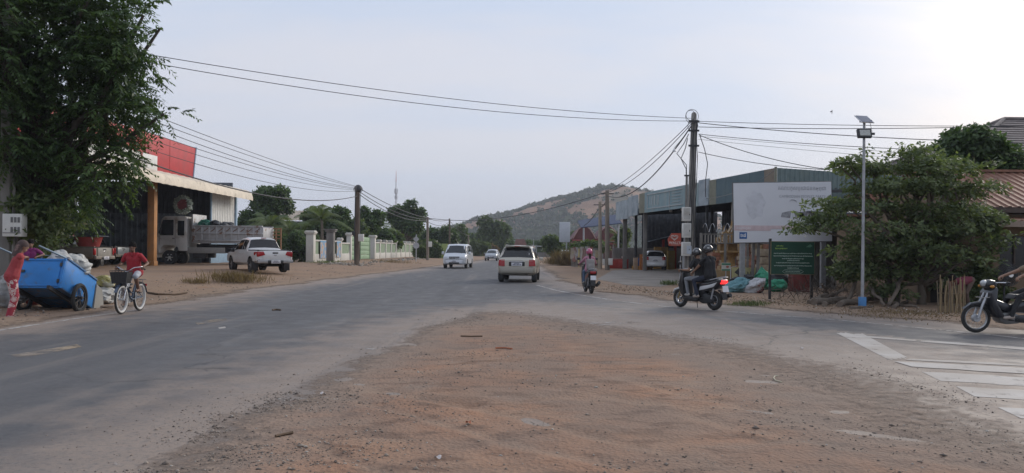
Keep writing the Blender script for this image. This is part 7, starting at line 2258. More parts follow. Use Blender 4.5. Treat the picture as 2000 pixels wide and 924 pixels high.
# --- silver van, oncoming
def van():
 pa = paint('silver_white_paint', (0.58, 0.6, 0.63), (0.52, 0.53, 0.55))
 st = [(-2.55, 0.42, 0.86, 0.8, 1.05, 0.86, 1.12, 0.7), (-2.45, 0.34, 0.93, 0.85, 1.1, 0.9, 1.86, 0.72), (-1.0, 0.3, 0.95, 0.88, 1.12, 0.92, 1.93, 0.76), (0.6, 0.3, 0.95, 0.88, 1.1, 0.92, 1.92, 0.76),
   (1.05, 0.3, 0.95, 0.86, 1.08, 0.92, 1.84, 0.73), (1.85, 0.3, 0.94, 0.84, 1.06, 0.9, 1.16, 0.7), (2.38, 0.32, 0.9, 0.78, 0.94, 0.86, 1.0, 0.7), (2.56, 0.36, 0.76, 0.66, 0.78, 0.74, 0.84, 0.6)]
 c = at(891, 526, 58)
 root, lf = car('van', 'silver white passenger van coming towards the camera', 'van', (c.x, 58 + 2.4, 0), R(-90 - 3.5), st, pa, (-1.55, 1.6), 0.34, 0.22,
     [(1.1, 1.95, 4.3, 5.8), (2.05, 2.95, 4.3, 5.8), (3.05, 4.6, 4.25, 5.7)], (4.08, 4.93, 5.5), (0.15, 0.9, 5.6), ALLOY)
 for sg in (-1, 1):
  corner_lamp(root, 'head_light', CLEARLENS, 2.6, 0.46, 0.76, 0.72, 0.93, -0.3, sg)
  box_part(root, 'mirror', pa, (1.35, sg * 1.06, 1.2), (0.14, 0.2, 0.24), 0.04)
  box_part(root, 'fog_light', CLEARLENS, (2.575, sg * 0.62, 0.44), (0.04, 0.16, 0.09), 0.01)
 g = box_part(root, 'grille', BLACK, (2.535, 0, 0.82), (0.05, 0.84, 0.24), 0.02)
 for z in (0.75, 0.82, 0.89):
  box_part(g, 'grille_bar', CHROME, (2.565, 0, z), (0.02, 0.82, 0.022), 0.006)
 b = MB(); b.hexa([(2.5, -0.8, 0.36), (2.5, 0.8, 0.36), (2.66, 0.6, 0.38), (2.66, -0.6, 0.38)], [(2.45, -0.84, 0.66), (2.45, 0.84, 0.66), (2.63, 0.66, 0.64), (2.63, -0.66, 0.64)]); b.build('bumper', pa, root, bevel=0.03)
 box_part(root, 'air_intake', BLACK, (2.655, 0, 0.44), (0.02, 0.8, 0.1), 0.01)
 plate(root, 2.67, 0.56, 1)
 b = MB(); b.tube([(1.9, 0.5, 1.2), (1.55, -0.05, 1.36)], 0.014, 5); b.build('wiper', BLACK, root)
 return root
van()
# --- small white hatchback in the shop, seen from behind
def hatch(name, label, loc, rz, pa, parts=True, sedan=False):
 st = [(-1.86, 0.42, 0.72, 0.72, 0.9, 0.72, 0.96, 0.6), (-1.78, 0.34, 0.82, 0.8, 0.96, 0.79, 1.02, 0.62), (-1.42, 0.28, 0.845, 0.82, 0.98, 0.8, 1.46, 0.53), (-0.7, 0.26, 0.85, 0.82, 0.96, 0.81, 1.52, 0.56), (0.2, 0.26, 0.85, 0.8, 0.93, 0.81, 1.5, 0.56),
   (0.55, 0.26, 0.85, 0.8, 0.92, 0.8, 1.4, 0.53), (1.3, 0.27, 0.84, 0.76, 0.88, 0.79, 0.96, 0.6), (1.75, 0.3, 0.8, 0.68, 0.78, 0.74, 0.84, 0.6), (1.92, 0.34, 0.66, 0.56, 0.64, 0.64, 0.7, 0.5)]
 root, lf = car(name, label, 'car', loc, rz, st, pa, (-1.2, 1.25), 0.29, 0.19, [(2.15, 3.0, 4.25, 5.8), (3.1, 4.9, 4.25, 5.75)], (5.06, 5.94, 5.7), (1.1, 1.9, 5.5), ALLOY)
 for sg in (-1, 1):
  corner_lamp(root, 'tail_light', REDLENS, -1.91, 0.5, 0.74, 0.78, 1.04, 0.2, sg)
  corner_lamp(root, 'head_light', CLEARLENS, 1.96, 0.42, 0.68, 0.58, 0.76, -0.3, sg)
  box_part(root, 'mirror', pa, (0.75, sg * 0.92, 0.98), (0.1, 0.16, 0.13), 0.03)
 b = MB(); b.hexa([(-1.93, -0.66, 0.34), (-1.93, 0.66, 0.34), (-1.7, 0.82, 0.32), (-1.7, -0.82, 0.32)], [(-1.92, -0.7, 0.6), (-1.92, 0.7, 0.6), (-1.7, 0.84, 0.6), (-1.7, -0.84, 0.6)]); b.build('bumper', pa, root, bevel=0.04)
 box_part(root, 'grille', BLACK, (1.93, 0, 0.45), (0.04, 0.8, 0.14), 0.02)
 plate(root, -1.875, 0.76); plate(root, 1.955, 0.52, 1)
 box_part(root, 'emblem', CHROME, (-1.84, 0, 0.93), (0.02, 0.1, 0.05), 0.01)
 return root
hc = at(1287, 526, 56)
hatch('hatchback', 'small white hatchback parked inside the shop', (hc.x, 57.9, 0.06), R(90 - 8), paint('hatch_white', (0.68, 0.68, 0.69)))
fc = at(961, 510, 98)
hatch('far_car', 'pale grey car far down the road left of the champagne car', (fc.x, 100, 0.0), R(-90 - 6), paint('far_silver', (0.4, 0.42, 0.45)))
fc = at(1097, 500, 130)
hatch('parked_car', 'pale car parked far off on the right by the dry grass', (fc.x, 131, 0.0), R(200), paint('far_teal_white', (0.4, 0.45, 0.46)))
# --- pickups
def pickup(name, label, loc, rz, pa, s=1.0, cover=True, modern=True, lamp=REDLENS, rim=ALLOY, tail_m=None):
 st = [(-2.62, 0.60, 0.84, 0.86, 1.06, 0.84, 1.10, 0.78), (-2.5, 0.52, 0.92, 0.86, 1.08, 0.905, 1.12, 0.84), (-1.12, 0.44, 0.93, 0.86, 1.06, 0.91, 1.12, 0.86), (-1.02, 0.42, 0.93, 0.86, 1.06, 0.9, 1.2, 0.74), (-0.82, 0.4, 0.93, 0.86, 1.06, 0.9, 1.72, 0.63),
   (-0.2, 0.4, 0.93, 0.86, 1.05, 0.9, 1.79, 0.66), (0.55, 0.4, 0.93, 0.86, 1.04, 0.9, 1.75, 0.65), (0.8, 0.4, 0.93, 0.86, 1.03, 0.9, 1.66, 0.62), (1.5, 0.42, 0.93, 0.86, 1.0, 0.9, 1.12, 0.72), (2.35, 0.46, 0.9, 0.8, 0.94, 0.86, 1.02, 0.72), (2.62, 0.52, 0.78, 0.66, 0.78, 0.74, 0.88, 0.6)]
 root, lf = car(name, label, 'pickup truck', loc, rz, st, pa, (-1.6, 1.6), 0.385, 0.26, [(4.12, 5.0, 4.3, 5.85), (5.08, 6.0, 4.3, 5.85), (6.06, 7.35, 4.3, 5.75)], (7.05, 7.93, 5.9), (3.1, 3.92, 5.5), rim)
 box_part(root, 'bed_cover', BLACK if cover else UNDER, (-1.86, 0, 1.135), (1.36, 1.5, 0.035), 0.01)
 for sg in (-1, 1):
  box_part(root, 'bed_rail', BLACK if cover else pa, (-1.85, sg * 0.82, 1.135), (1.5, 0.1, 0.05), 0.012)
  if modern:
   b = MB(); b.hexa([(-2.66, sg * 0.5, 0.9), (-2.65, sg * 0.87, 0.8), (-2.26, sg * 0.95, 0.9), (-2.5, sg * 0.6, 0.9)], [(-2.66, sg * 0.58, 1.07), (-2.64, sg * 0.89, 1.06), (-2.28, sg * 0.945, 1.04), (-2.5, sg * 0.6, 1.05)]); b.build('tail_light', lamp, root, bevel=0.012)
  else:
   box_part(root, 'tail_light', lamp, (-2.6, sg * 0.85, 0.9), (0.1, 0.14, 0.34), 0.015)
  box_part(root, 'mirror', BLACK, (0.95, sg * 1.02, 1.12), (0.13, 0.2, 0.2), 0.04)
  box_part(root, 'mud_flap', BLACK, (-2.06, sg * 0.8, 0.32), (0.02, 0.3, 0.42), 0.004)
  box_part(root, 'reflector', REDLENS, (-2.66, sg * 0.82, 0.64), (0.02, 0.1, 0.08), 0.006)
  for x in (0.05, -0.75):
   box_part(root, 'door_handle', pa, (x + 0.1, sg * 0.93, 0.99), (0.2, 0.03, 0.035), 0.01)
  box_part(root, 'head_light', CLEARLENS, (2.45, sg * 0.66, 0.82), (0.24, 0.3, 0.15), 0.03)
 tg = box_part(root, 'tailgate', tail_m or pa, (-2.625, 0, 0.86), (0.05, 1.22, 0.46), 0.015)
 box_part(tg, 'handle', BLACK, (-2.655, 0, 1.0), (0.02, 0.28, 0.07), 0.01)
 box_part(tg, 'emblem', CHROME, (-2.655, 0, 0.9), (0.015, 0.12, 0.07), 0.01)
 box_part(root, 'bumper', mat('pickup_bumper', (0.36, 0.36, 0.36), 0.4, 0.4) if modern else STEELW, (-2.66, 0, 0.58), (0.14, 1.78, 0.17), 0.03)
 box_part(root, 'bumper_step', BLACK, (-2.7, 0, 0.56), (0.1, 0.78, 0.15), 0.02)
 plate(root, -2.76, 0.56)
 box_part(root, 'brake_light', REDLENS, (-0.9, 0, 1.75), (0.04, 0.26, 0.03), 0.005)
 box_part(root, 'rear_axle', UNDER, (-1.6, 0, 0.38), (0.16, 1.5, 0.16), 0.05)
 box_part(root, 'exhaust_pipe', UNDER, (-2.2, 0.3, 0.42), (0.5, 0.08, 0.08), 0.03)
 return root
def pk_at(px, Y, rz, tail=2.62):
 c = at(px, 530, Y)
 return (c.x + math.cos(rz) * tail, Y + math.sin(rz) * tail)
rz = R(90 + 37)
x_, y_ = pk_at(537, 37.0, rz)
pk = pickup('pickup_truck', 'white double cab pickup parked on the left lot, seen from behind', (x_, y_, gz(x_, y_) - 0.01), rz, paint('pickup_white', (0.68, 0.68, 0.67), (0.6, 0.57, 0.53)))
rz = R(179)
x_, y_ = pk_at(203, 39.5, rz)
old = pickup('old_pickup', 'old brown grey pickup with a red tub in its bed', (x_, y_, gz(x_, y_) - 0.01), rz, paint('old_brown_paint', (0.125, 0.11, 0.085), (0.17, 0.14, 0.1), 0.55), cover=False, modern=False, rim=STEELW, tail_m=mat('primer_grey_tailgate', (0.24, 0.22, 0.19), 0.6))
tub = thing('plastic_tub', 'big red plastic tub with a dark lid on the old pickup', 'tub', (x_ + 1.75, y_ + 0.02, old.location.z + 1.155))
b = MB(); b.lathe([(0.52, 0), (0.66, 0.46), (0.7, 0.5), (0.67, 0.5), (0.5, 0.04)], 24); b.build('tub_wall', mat('red_tub_plastic', (0.3, 0.04, 0.035), 0.5, var=0.1, c2=(0.2, 0.04, 0.035), lo=0.55, hi=0.7), tub, smooth=40)
MB().box((-0.15, 0, 0.53), (1.75, 1.3, 0.035), rot=Matrix.Rotation(R(-2), 3, 'Y')).build('lid', mat('dark_blue_lid', (0.05, 0.07, 0.085), 0.5), tub, bevel=0.01)
x_, y_ = pk_at(240, 46.5, R(176))
pickup('black_pickup', 'black pickup with a silver tailgate top behind the old brown one', (x_, y_, gz(x_, y_) + 0.0), R(176), paint('pickup_black', (0.03, 0.032, 0.036)), modern=False, tail_m=mat('grey_silver_tailgate', (0.33, 0.35, 0.36), 0.4, 0.4))
# --- dump truck
def dump_truck():
 Y = 51.5
 c = at(318, 500, Y)
 z0 = 0.26
 root = thing('dump_truck', 'white dump truck with dented ribbed bed parked under the awning', 'truck', (c.x, Y, z0), R(180))
 cab = mat('truck_white_paint', (0.68, 0.67, 0.64), 0.45, 0.1, var=0.06, c2=(0.33, 0.27, 0.2), lo=0.55, hi=0.75, scale2=1.5)
 bedm = mat('battered_grey_bed', (0.42, 0.425, 0.43), 0.6, 0.2, var=0.12, scale=3, c2=(0.2, 0.11, 0.065), lo=0.56, hi=0.66, scale2=2.2)
 W = 1.08
 prof = [(-0.05, 0.75), (-0.02, 1.7), (-0.12, 1.95), (-0.42, 3.15), (-0.6, 3.3), (-2.0, 3.3), (-2.12, 3.2), (-2.15, 0.95), (-1.55, 0.95), (-1.5, 1.2), (-1.2, 1.32), (-0.55, 1.32), (-0.32, 1.1), (-0.28, 0.75)]
 b = MB(); b.prism(prof, -W, W, 'y'); b.build('cab', cab, root, bevel=0.05)
 b = MB(); b.hexa([(-0.1, -0.95, 2.0), (-0.1, 0.95, 2.0), (-0.16, 0.95, 2.0), (-0.16, -0.95, 2.0)], [(-0.385, -0.9, 3.08), (-0.385, 0.9, 3.08), (-0.45, 0.9, 3.08), (-0.45, -0.9, 3.08)]); b.build('windscreen', GLASS, root)
 for sg in (-1, 1):
  b = MB(); b.prism([(-0.3, 2.0), (-0.22, 2.18), (-0.48, 3.05), (-1.22, 3.05), (-1.22, 2.0)], sg * (W - 0.01), sg * (W + 0.012), 'y'); b.build('door_window', GLASS, root)
  b = MB(); b.prism([(-1.5, 2.0), (-1.5, 3.0), (-1.95, 3.0), (-1.95, 2.0)], sg * (W - 0.01), sg * (W + 0.012), 'y'); b.build('quarter_window', GLASS, root)
  b = MB(); b.tube([(-0.25, sg * (W + 0.01), 1.35), (-0.28, sg * (W + 0.01), 1.95), (-0.5, sg * (W + 0.01), 3.12), (-1.32, sg * (W + 0.01), 3.12), (-1.34, sg * (W + 0.01), 1.35)], 0.012, 5); b.build('door_seam', mat('seam_dark', (0.12, 0.11, 0.1), 0.8), root)
  box_part(root, 'door_handle', BLACK, (-1.22, sg * (W + 0.02), 1.8), (0.16, 0.04, 0.05), 0.01)
  b = MB(); b.tube([(-0.3, sg * W, 2.9), (-0.1, sg * (W + 0.25), 2.85), (-0.1, sg * (W + 0.25), 2.2)], 0.02, 6); b.build('mirror_arm', BLACK, root)
  box_part(root, 'mirror', BLACK, (-0.1, sg * (W + 0.26), 2.45), (0.08, 0.22, 0.5), 0.02)
  box_part(root, 'head_light', CLEARLENS, (0.0, sg * 0.8, 1.0), (0.06, 0.32, 0.2), 0.02)
  box_part(root, 'step', BLACK, (-0.85, sg * (W - 0.12), 0.62), (0.6, 0.26, 0.06), 0.01)
  box_part(root, 'chassis_rail', DARKMETAL, (-4.3, sg * 0.42, 1.02), (6.0, 0.12, 0.28), 0.01)
  wheel(root, -0.92, sg * 0.9, 0.5, 0.3, cab, sg, 6, rim_r=0.58)
  wheel(root, -5.6, sg * 0.93, 0.5, 0.32, cab, sg, 6, rim_r=0.58)
  wheel(root, -5.6, sg * 0.58, 0.5, 0.28, cab, sg, 6, rim_r=0.58)
  box_part(root, 'side_guard', mat('pale_guard', (0.3, 0.29, 0.27), 0.6), (-3.4, sg * 0.98, 1.0), (2.6, 0.06, 0.4), 0.02)
  box_part(root, 'fuel_tank', DARKMETAL, (-2.9, sg * 0.72, 0.72), (0.9, 0.45, 0.5), 0.06)
 box_part(root, 'bumper', cab, (0.03, 0, 0.62), (0.16, 2.2, 0.28), 0.04)
 box_part(root, 'rear_axle', UNDER, (-5.6, 0, 0.5), (0.2, 1.9, 0.2), 0.05)
 box_part(root, 'subframe', DARKMETAL, (-4.9, 0, 1.3), (4.7, 1.0, 0.26), 0.01)
 box_part(root, 'bed_floor', bedm, (-4.9, 0, 1.55), (4.75, 2.24, 0.14), 0.01)
 for sg in (-1, 1):
  sd = box_part(root, 'bed_side', bedm, (-4.9, sg * 1.09, 2.15), (4.75, 0.07, 1.1), 0.01)
  for i in range(10):
   box_part(sd, 'rib', bedm, (-2.65 - i * 0.5, sg * 1.15, 2.12), (0.09, 0.07, 1.0), 0.012)
  for z in (1.68, 2.16, 2.66):
   box_part(sd, 'rail', bedm, (-4.9, sg * 1.155, z), (4.75, 0.09, 0.09), 0.012)
  for i in range(9):
   b = MB(); b.tube([(-2.8 - i * 0.5, sg * 1.16, 2.3), (-2.95 - i * 0.5, sg * 1.16, 2.4), (-3.08 - i * 0.5, sg * 1.16, 2.52)], 0.025, 5); b.build('dent_scrape', mat('rust_scrape', (0.2, 0.1, 0.06), 0.9), sd)
 box_part(root, 'head_board', bedm, (-2.5, 0, 2.5), (0.1, 2.24, 1.9), 0.01)
 box_part(root, 'tail_board', bedm, (-7.28, 0, 2.1), (0.08, 2.2, 1.0), 0.01)
 L2 = lambda x, y, z: Vector((c.x - x, Y - y, z0 + z))
 gm = weave('green_load_sheet', (0.02, 0.15, 0.1), (0.015, 0.1, 0.07)); dm = weave('dark_load_sheet', (0.045, 0.05, 0.055), (0.08, 0.08, 0.085))
 wm = mat('load_fill', (0.1, 0.085, 0.07), 0.9, var=0.3)
 MB(Matrix.Translation((0, 0, 0))).box((-4.9, 0, 2.05), (4.5, 2.05, 0.86)).build('load', wm, root, bevel=0.15)
 sack('load_bag', 'green covered bag on top of the dump truck load', L2(-3.1, 0.5, 2.48), (0.42, 0.5, 0.36), gm, 21, neck=False)
 sack('load_bag', 'dark covered bag, middle of the dump truck load', L2(-3.8, 0.4, 2.48), (0.5, 0.5, 0.34), dm, 22, neck=False)
 sack('load_bag', 'grey dark bag, rearmost on the dump truck load', L2(-4.6, 0.4, 2.48), (0.5, 0.5, 0.28), dm, 23, neck=False)
 wood = mat('reddish_timber', (0.32, 0.17, 0.09), 0.8, var=0.2, scale=4)
 q = at(533, 515, 52.5)
 rk = thing('timber_rack', 'reddish timber slatted rack standing behind the dump truck tail', 'rack', (q.x, q.y, 0.24))
 zt = at(533, 446, 52.5).z - 0.24; zb = at(533, 466, 52.5).z - 0.24
 for x in (-0.55, -0.2, 0.2, 0.55):
  b = MB(); b.bar((x, 0, 0), (x, 0, zt), 0.08); b.build('upright', wood, rk)
 for z in (zb, zb + 0.24, zb + 0.46, zt - 0.03):
  b = MB(); b.bar((-0.62, -0.07, z), (0.62, -0.07, z), 0.05, 0.08); b.build('slat', wood, rk)
 return root
dump_truck()
# ---------------------------------------------------------------- two-wheelers
def spoke_wheel(root, c, r, tr, rim_m, tyre_m, n=18, name='wheel', steer=0.0, alloy=False, w=None):
 c = Vector(c)
 q = Matrix.Rotation(steer, 3, 'Z')
 ring = lambda rad, k=28: [c + q @ Vector((rad * math.cos(6.2832 * i / k), 0, rad * math.sin(6.2832 * i / k))) for i in range(k)]
 b = MB(); b.tube(ring(r - tr), tr, 8, closed=True); t = b.build(name, tyre_m, root, smooth=60)
 b = MB(); b.tube(ring(r - tr * 2.0), tr * 0.55, 6, closed=True); b.build('rim', rim_m, t, smooth=60)
 b = MB()
 for i in range(5 if alloy else n):
  a = 6.2832 * i / (5 if alloy else n)
  sd = 0.0 if alloy else (0.03 if i % 2 else -0.03)
  b.tube([c + q @ Vector((0.03 * math.cos(a + 0.5), sd, 0.03 * math.sin(a + 0.5))), c + q @ Vector(((r - tr * 2) * math.cos(a), 0, (r - tr * 2) * math.sin(a)))], 0.018 if alloy else 0.0022, 5 if alloy else 3)
 b.build('spokes', rim_m if not alloy else DARKMETAL, t)
 b = MB(); b.cyl(c + q @ Vector((0, -0.06, 0)), c + q @ Vector((0, 0.06, 0)), 0.045 if alloy else 0.025, n=10); b.build('hub', STEEL, t)
 return t
def extr(root, name, m, poly, y0, y1, bevel=0.02):
 b = MB(); b.prism(poly, y0, y1, 'y'); return b.build(name, m, root, bevel=bevel)
def scooter(name, label, loc, rz, body_m, accent_m, lit=False, wr=0.26):
 root = thing(name, label, 'scooter', loc, rz)
 fx, rx = 0.62, -0.62
 spoke_wheel(root, (fx, 0, wr), wr, 0.055, STEEL, RUBBER, alloy=True, name='front_wheel')
 spoke_wheel(root, (rx, 0, wr), wr, 0.062, STEEL, RUBBER, alloy=True, name='rear_wheel')
 for sg in (-1, 1):
  b = MB(); b.tube([(fx, sg * 0.09, wr), (fx - 0.13, sg * 0.08, wr + 0.36)], 0.022, 6); b.build('fork_leg', mat('fork_gold', (0.35, 0.25, 0.1), 0.4, 0.6), root)
 extr(root, 'front_fender', accent_m, [(fx + 0.27, wr + 0.1), (fx + 0.2, wr + 0.24), (fx + 0.02, wr + 0.3), (fx - 0.18, wr + 0.24), (fx - 0.26, wr + 0.02), (fx - 0.2, wr + 0.0), (fx - 0.12, wr + 0.2), (fx + 0.02, wr + 0.25), (fx + 0.17, wr + 0.2)], -0.06, 0.06, 0.01)
 extr(root, 'leg_shield', body_m, [(0.46, 0.42), (0.54, 0.62), (0.46, 0.86), (0.38, 0.98), (0.33, 0.96), (0.36, 0.7), (0.3, 0.34), (0.36, 0.3)], -0.19, 0.19, 0.04)
 extr(root, 'nose_panel', accent_m, [(0.5, 0.5), (0.6, 0.66), (0.5, 0.84), (0.45, 0.8), (0.48, 0.64)], -0.13, 0.13, 0.03)
 extr(root, 'floorboard', BLACK, [(0.38, 0.26), (0.38, 0.33), (-0.12, 0.33), (-0.2, 0.24), (-0.1, 0.2), (0.3, 0.2)], -0.17, 0.17, 0.02)
 extr(root, 'rear_body', body_m, [(-0.1, 0.32), (-0.02, 0.6), (-0.1, 0.7), (-0.55, 0.74), (-0.92, 0.84), (-0.96, 0.78), (-0.76, 0.58), (-0.4, 0.48), (-0.22, 0.3)], -0.15, 0.15, 0.045)
 extr(root, 'side_panel', accent_m, [(-0.2, 0.5), (-0.25, 0.62), (-0.6, 0.68), (-0.86, 0.76), (-0.72, 0.62), (-0.4, 0.54)], -0.165, 0.165, 0.02)
 extr(root, 'engine', DARKMETAL, [(-0.1, 0.22), (-0.1, 0.4), (-0.35, 0.46), (-0.6, 0.4), (-0.72, 0.3), (-0.62, 0.2), (-0.3, 0.16)], -0.14, 0.12, 0.04)
 extr(root, 'seat', mat('seat_vinyl', (0.022, 0.022, 0.024), 0.5), [(0.0, 0.7), (-0.02, 0.76), (-0.3, 0.76), (-0.45, 0.82), (-0.8, 0.85), (-0.84, 0.8), (-0.5, 0.74)], -0.14, 0.14, 0.04)
 extr(root, 'rear_fender', BLACK, [(-0.82, 0.56), (-0.94, 0.5), (-1.0, 0.3), (-0.97, 0.3), (-0.88, 0.48), (-0.8, 0.52)], -0.09, 0.09, 0.008)
 tl = extr(root, 'tail_light', emit_mat('lit_tail_light', (0.75, 0.02, 0.02), 1.6) if lit else REDLENS, [(-0.9, 0.7), (-0.99, 0.74), (-0.99, 0.8), (-0.93, 0.81)], -0.1, 0.1, 0.012)
 MB().box((-1.0, 0, 0.58), (0.012, 0.2, 0.16), rot=Matrix.Rotation(R(14), 3, 'Y')).build('number_plate', PLATE, root)
 b = MB(); b.tube([(-0.3, -0.19, 0.3), (-0.6, -0.2, 0.3), (-0.98, -0.21, 0.42)], [0.03, 0.06, 0.055], 8); b.build('exhaust', DARKMETAL, root)
 b = MB(); b.tube([(-0.62, 0.12, 0.3), (-0.72, 0.12, 0.66)], 0.025, 6); b.build('shock_absorber', STEEL, root)
 b = MB(); b.tube([(0.26, 0.33, 1.03), (0.36, 0.2, 1.02), (0.4, 0.0, 0.98), (0.36, -0.2, 1.02), (0.26, -0.33, 1.03)], 0.014, 6); b.build('handlebar', BLACK, root)
 extr(root, 'handlebar_cowl', body_m, [(0.34, 0.95), (0.5, 0.94), (0.52, 1.02), (0.42, 1.08), (0.32, 1.04)], -0.12, 0.12, 0.03)
 MB().ball((0.51, 0, 0.98), (0.04, 0.09, 0.05), 10, 6).build('head_light', CLEARLENS, root)
 for sg in (-1, 1):
  b = MB(); b.tube([(0.34, sg * 0.2, 1.04), (0.34, sg * 0.3, 1.2)], 0.007, 5); m_ = b.build('mirror_stem', BLACK, root)
  MB().ball((0.33, sg * 0.32, 1.23), (0.02, 0.07, 0.045), 10, 6).build('mirror', BLACK, m_)
  b = MB(); b.cyl((0.3, sg * 0.26, 1.026), (0.25, sg * 0.37, 1.032), 0.019, n=8); b.build('grip', BLACK, root)
  b = MB(); b.cyl((-0.3, sg * 0.12, 0.3), (-0.3, sg * 0.27, 0.3), 0.014, n=6); b.build('foot_peg', BLACK, root)
 b = MB(); b.tube([(-0.6, 0.15, 0.8), (-0.95, 0.13, 0.88), (-1.0, 0.0, 0.89), (-0.95, -0.13, 0.88), (-0.6, -0.15, 0.8)], 0.014, 6); b.build('grab_rail', STEEL, root)
 b = MB(); b.tube([(-0.1, 0.1, 0.2), (-0.18, 0.16, 0.05)], 0.01, 5); b.build('side_stand', BLACK, root)
 return root
def two_wheel_pose(fp, rp):
 f, r_ = gnd(*fp), gnd(*rp)
 mid = (f + r_) / 2
 return (mid.x, mid.y, 0.0), heading(r_, f)
whp = paint('scooter_white', (0.62, 0.63, 0.64)); blp = paint('scooter_black', (0.02, 0.021, 0.024)); orp = paint('scooter_orange', (0.35, 0.07, 0.02))
SC_A = two_wheel_pose((1332, 600), (1392, 606))
scooter('scooter', 'black and white scooter carrying two riders, tail light lit', SC_A[0], SC_A[1], blp, whp, lit=True)
SC_B = two_wheel_pose((1141, 569), (1158, 575))
scooter('scooter', 'black and orange scooter ridden by the person in pink', SC_B[0], SC_B[1], blp, orp)
def underbone(loc, rz):
 root = thing('motorcycle', 'black step-through motorcycle entering at the right edge', 'motorcycle', loc, rz)
 wr = 0.29
 fx, rx = 0.62, -0.62
 bk = paint('cub_black', (0.018, 0.02, 0.026))
 for x, nm in ((fx, 'front_wheel'), (rx, 'rear_wheel')):
  spoke_wheel(root, (x, 0, wr), wr, 0.036, mat('dull_chrome_rim', (0.42, 0.42, 0.42), 0.35, 0.8), RUBBER, 24, nm)
  b = MB(); b.lathe([(0.07, -0.05), (0.08, -0.03), (0.08, 0.03), (0.07, 0.05)], 14, T=Matrix.Translation((x, 0, wr)) @ Matrix.Rotation(R(90), 4, 'X')); b.build('drum_brake', STEEL, root)
 for sg in (-1, 1):
  b = MB(); b.tube([(fx, sg * 0.075, wr), (fx - 0.08, sg * 0.075, wr + 0.25), (fx - 0.2, sg * 0.06, wr + 0.5)], [0.024, 0.026, 0.022], 8); b.build('fork_leg', STEEL, root)
  b = MB(); b.tube([(rx, sg * 0.11, wr), (rx + 0.1, sg * 0.12, 0.66)], 0.028, 8); b.build('shock_absorber', STEEL, root)
 extr(root, 'front_fender', bk, [(fx + 0.26, wr + 0.18), (fx + 0.12, wr + 0.3), (fx - 0.08, wr + 0.34), (fx - 0.28, wr + 0.22), (fx - 0.32, wr + 0.06), (fx - 0.27, wr + 0.08), (fx - 0.2, wr + 0.2), (fx - 0.06, wr + 0.28), (fx + 0.12, wr + 0.25)], -0.055, 0.055, 0.01)
 extr(root, 'leg_shield', bk, [(0.3, 0.3), (0.42, 0.55), (0.44, 0.8), (0.36, 0.92), (0.3, 0.9), (0.32, 0.6), (0.16, 0.34)], -0.2, 0.2, 0.03)
 extr(root, 'main_body', bk, [(0.34, 0.55), (0.3, 0.68), (-0.02, 0.56), (-0.2, 0.62), (-0.8, 0.72), (-0.95, 0.7), (-0.7, 0.52), (-0.3, 0.4), (0.1, 0.42)], -0.11, 0.11, 0.04)
 extr(root, 'engine', mat('grey_engine', (0.2, 0.2, 0.2), 0.5, 0.6), [(0.22, 0.24), (0.24, 0.4), (-0.05, 0.42), (-0.2, 0.34), (-0.16, 0.2), (0.1, 0.18)], -0.13, 0.13, 0.03)
 extr(root, 'chain_case', bk, [(-0.05, 0.22), (-0.05, 0.36), (-0.6, 0.38), (-0.72, 0.3), (-0.6, 0.2)], 0.09, 0.13, 0.01)
 extr(root, 'seat', mat('seat_vinyl', (0.022, 0.022, 0.024), 0.5), [(-0.02, 0.68), (-0.08, 0.77), (-0.5, 0.78), (-0.9, 0.8), (-0.92, 0.75), (-0.3, 0.68)], -0.14, 0.14, 0.035)
 extr(root, 'rear_fender', bk, [(-0.62, 0.68), (-0.92, 0.62), (-1.02, 0.36), (-0.98, 0.36), (-0.88, 0.56), (-0.62, 0.62)], -0.07, 0.07, 0.01)
 extr(root, 'tail_light', REDLENS, [(-0.93, 0.66), (-1.02, 0.68), (-1.02, 0.75), (-0.95, 0.76)], -0.08, 0.08, 0.01)
 b = MB(); b.tube([(0.1, -0.12, 0.2), (-0.2, -0.16, 0.22), (-0.95, -0.17, 0.34)], [0.018, 0.035, 0.04], 8); b.build('exhaust', CHROME, root)
 b = MB(); b.tube([(0.2, 0.33, 1.0), (0.3, 0.2, 1.0), (0.36, 0, 0.97), (0.3, -0.2, 1.0), (0.2, -0.33, 1.0)], 0.013, 6); b.build('handlebar', CHROME, root)
 extr(root, 'headlamp_cowl', bk, [(0.26, 0.9), (0.46, 0.88), (0.5, 0.98), (0.42, 1.06), (0.28, 1.03)], -0.13, 0.13, 0.04)
 MB().ball((0.47, 0, 0.98), (0.05, 0.1, 0.065), 12, 8).build('head_light', CLEARLENS, root)
 for sg in (-1, 1):
  b = MB(); b.cyl((0.25, sg * 0.24, 1.0), (0.18, sg * 0.36, 1.0), 0.019, n=8); b.build('grip', BLACK, root)
  b = MB(); b.cyl((0.05, sg * 0.1, 0.27), (0.05, sg * 0.27, 0.27), 0.014, n=6); b.build('foot_peg', BLACK, root)
  b = MB(); b.ball((0.42, sg * 0.19, 0.92), (0.05, 0.03, 0.03), 8, 6); b.build('indicator', mat('amber_lens', (0.45, 0.2, 0.03), 0.3), root)
 b = MB(); b.tube([(0.3, 0.15, 0.72), (0.55, 0.13, 0.7), (0.55, -0.13, 0.7), (0.3, -0.15, 0.72)], 0.008, 5); b.build('front_rack', CHROME, root)
 return root
MC = two_wheel_pose((1922, 650), (2012, 651))
underbone(MC[0], MC[1])
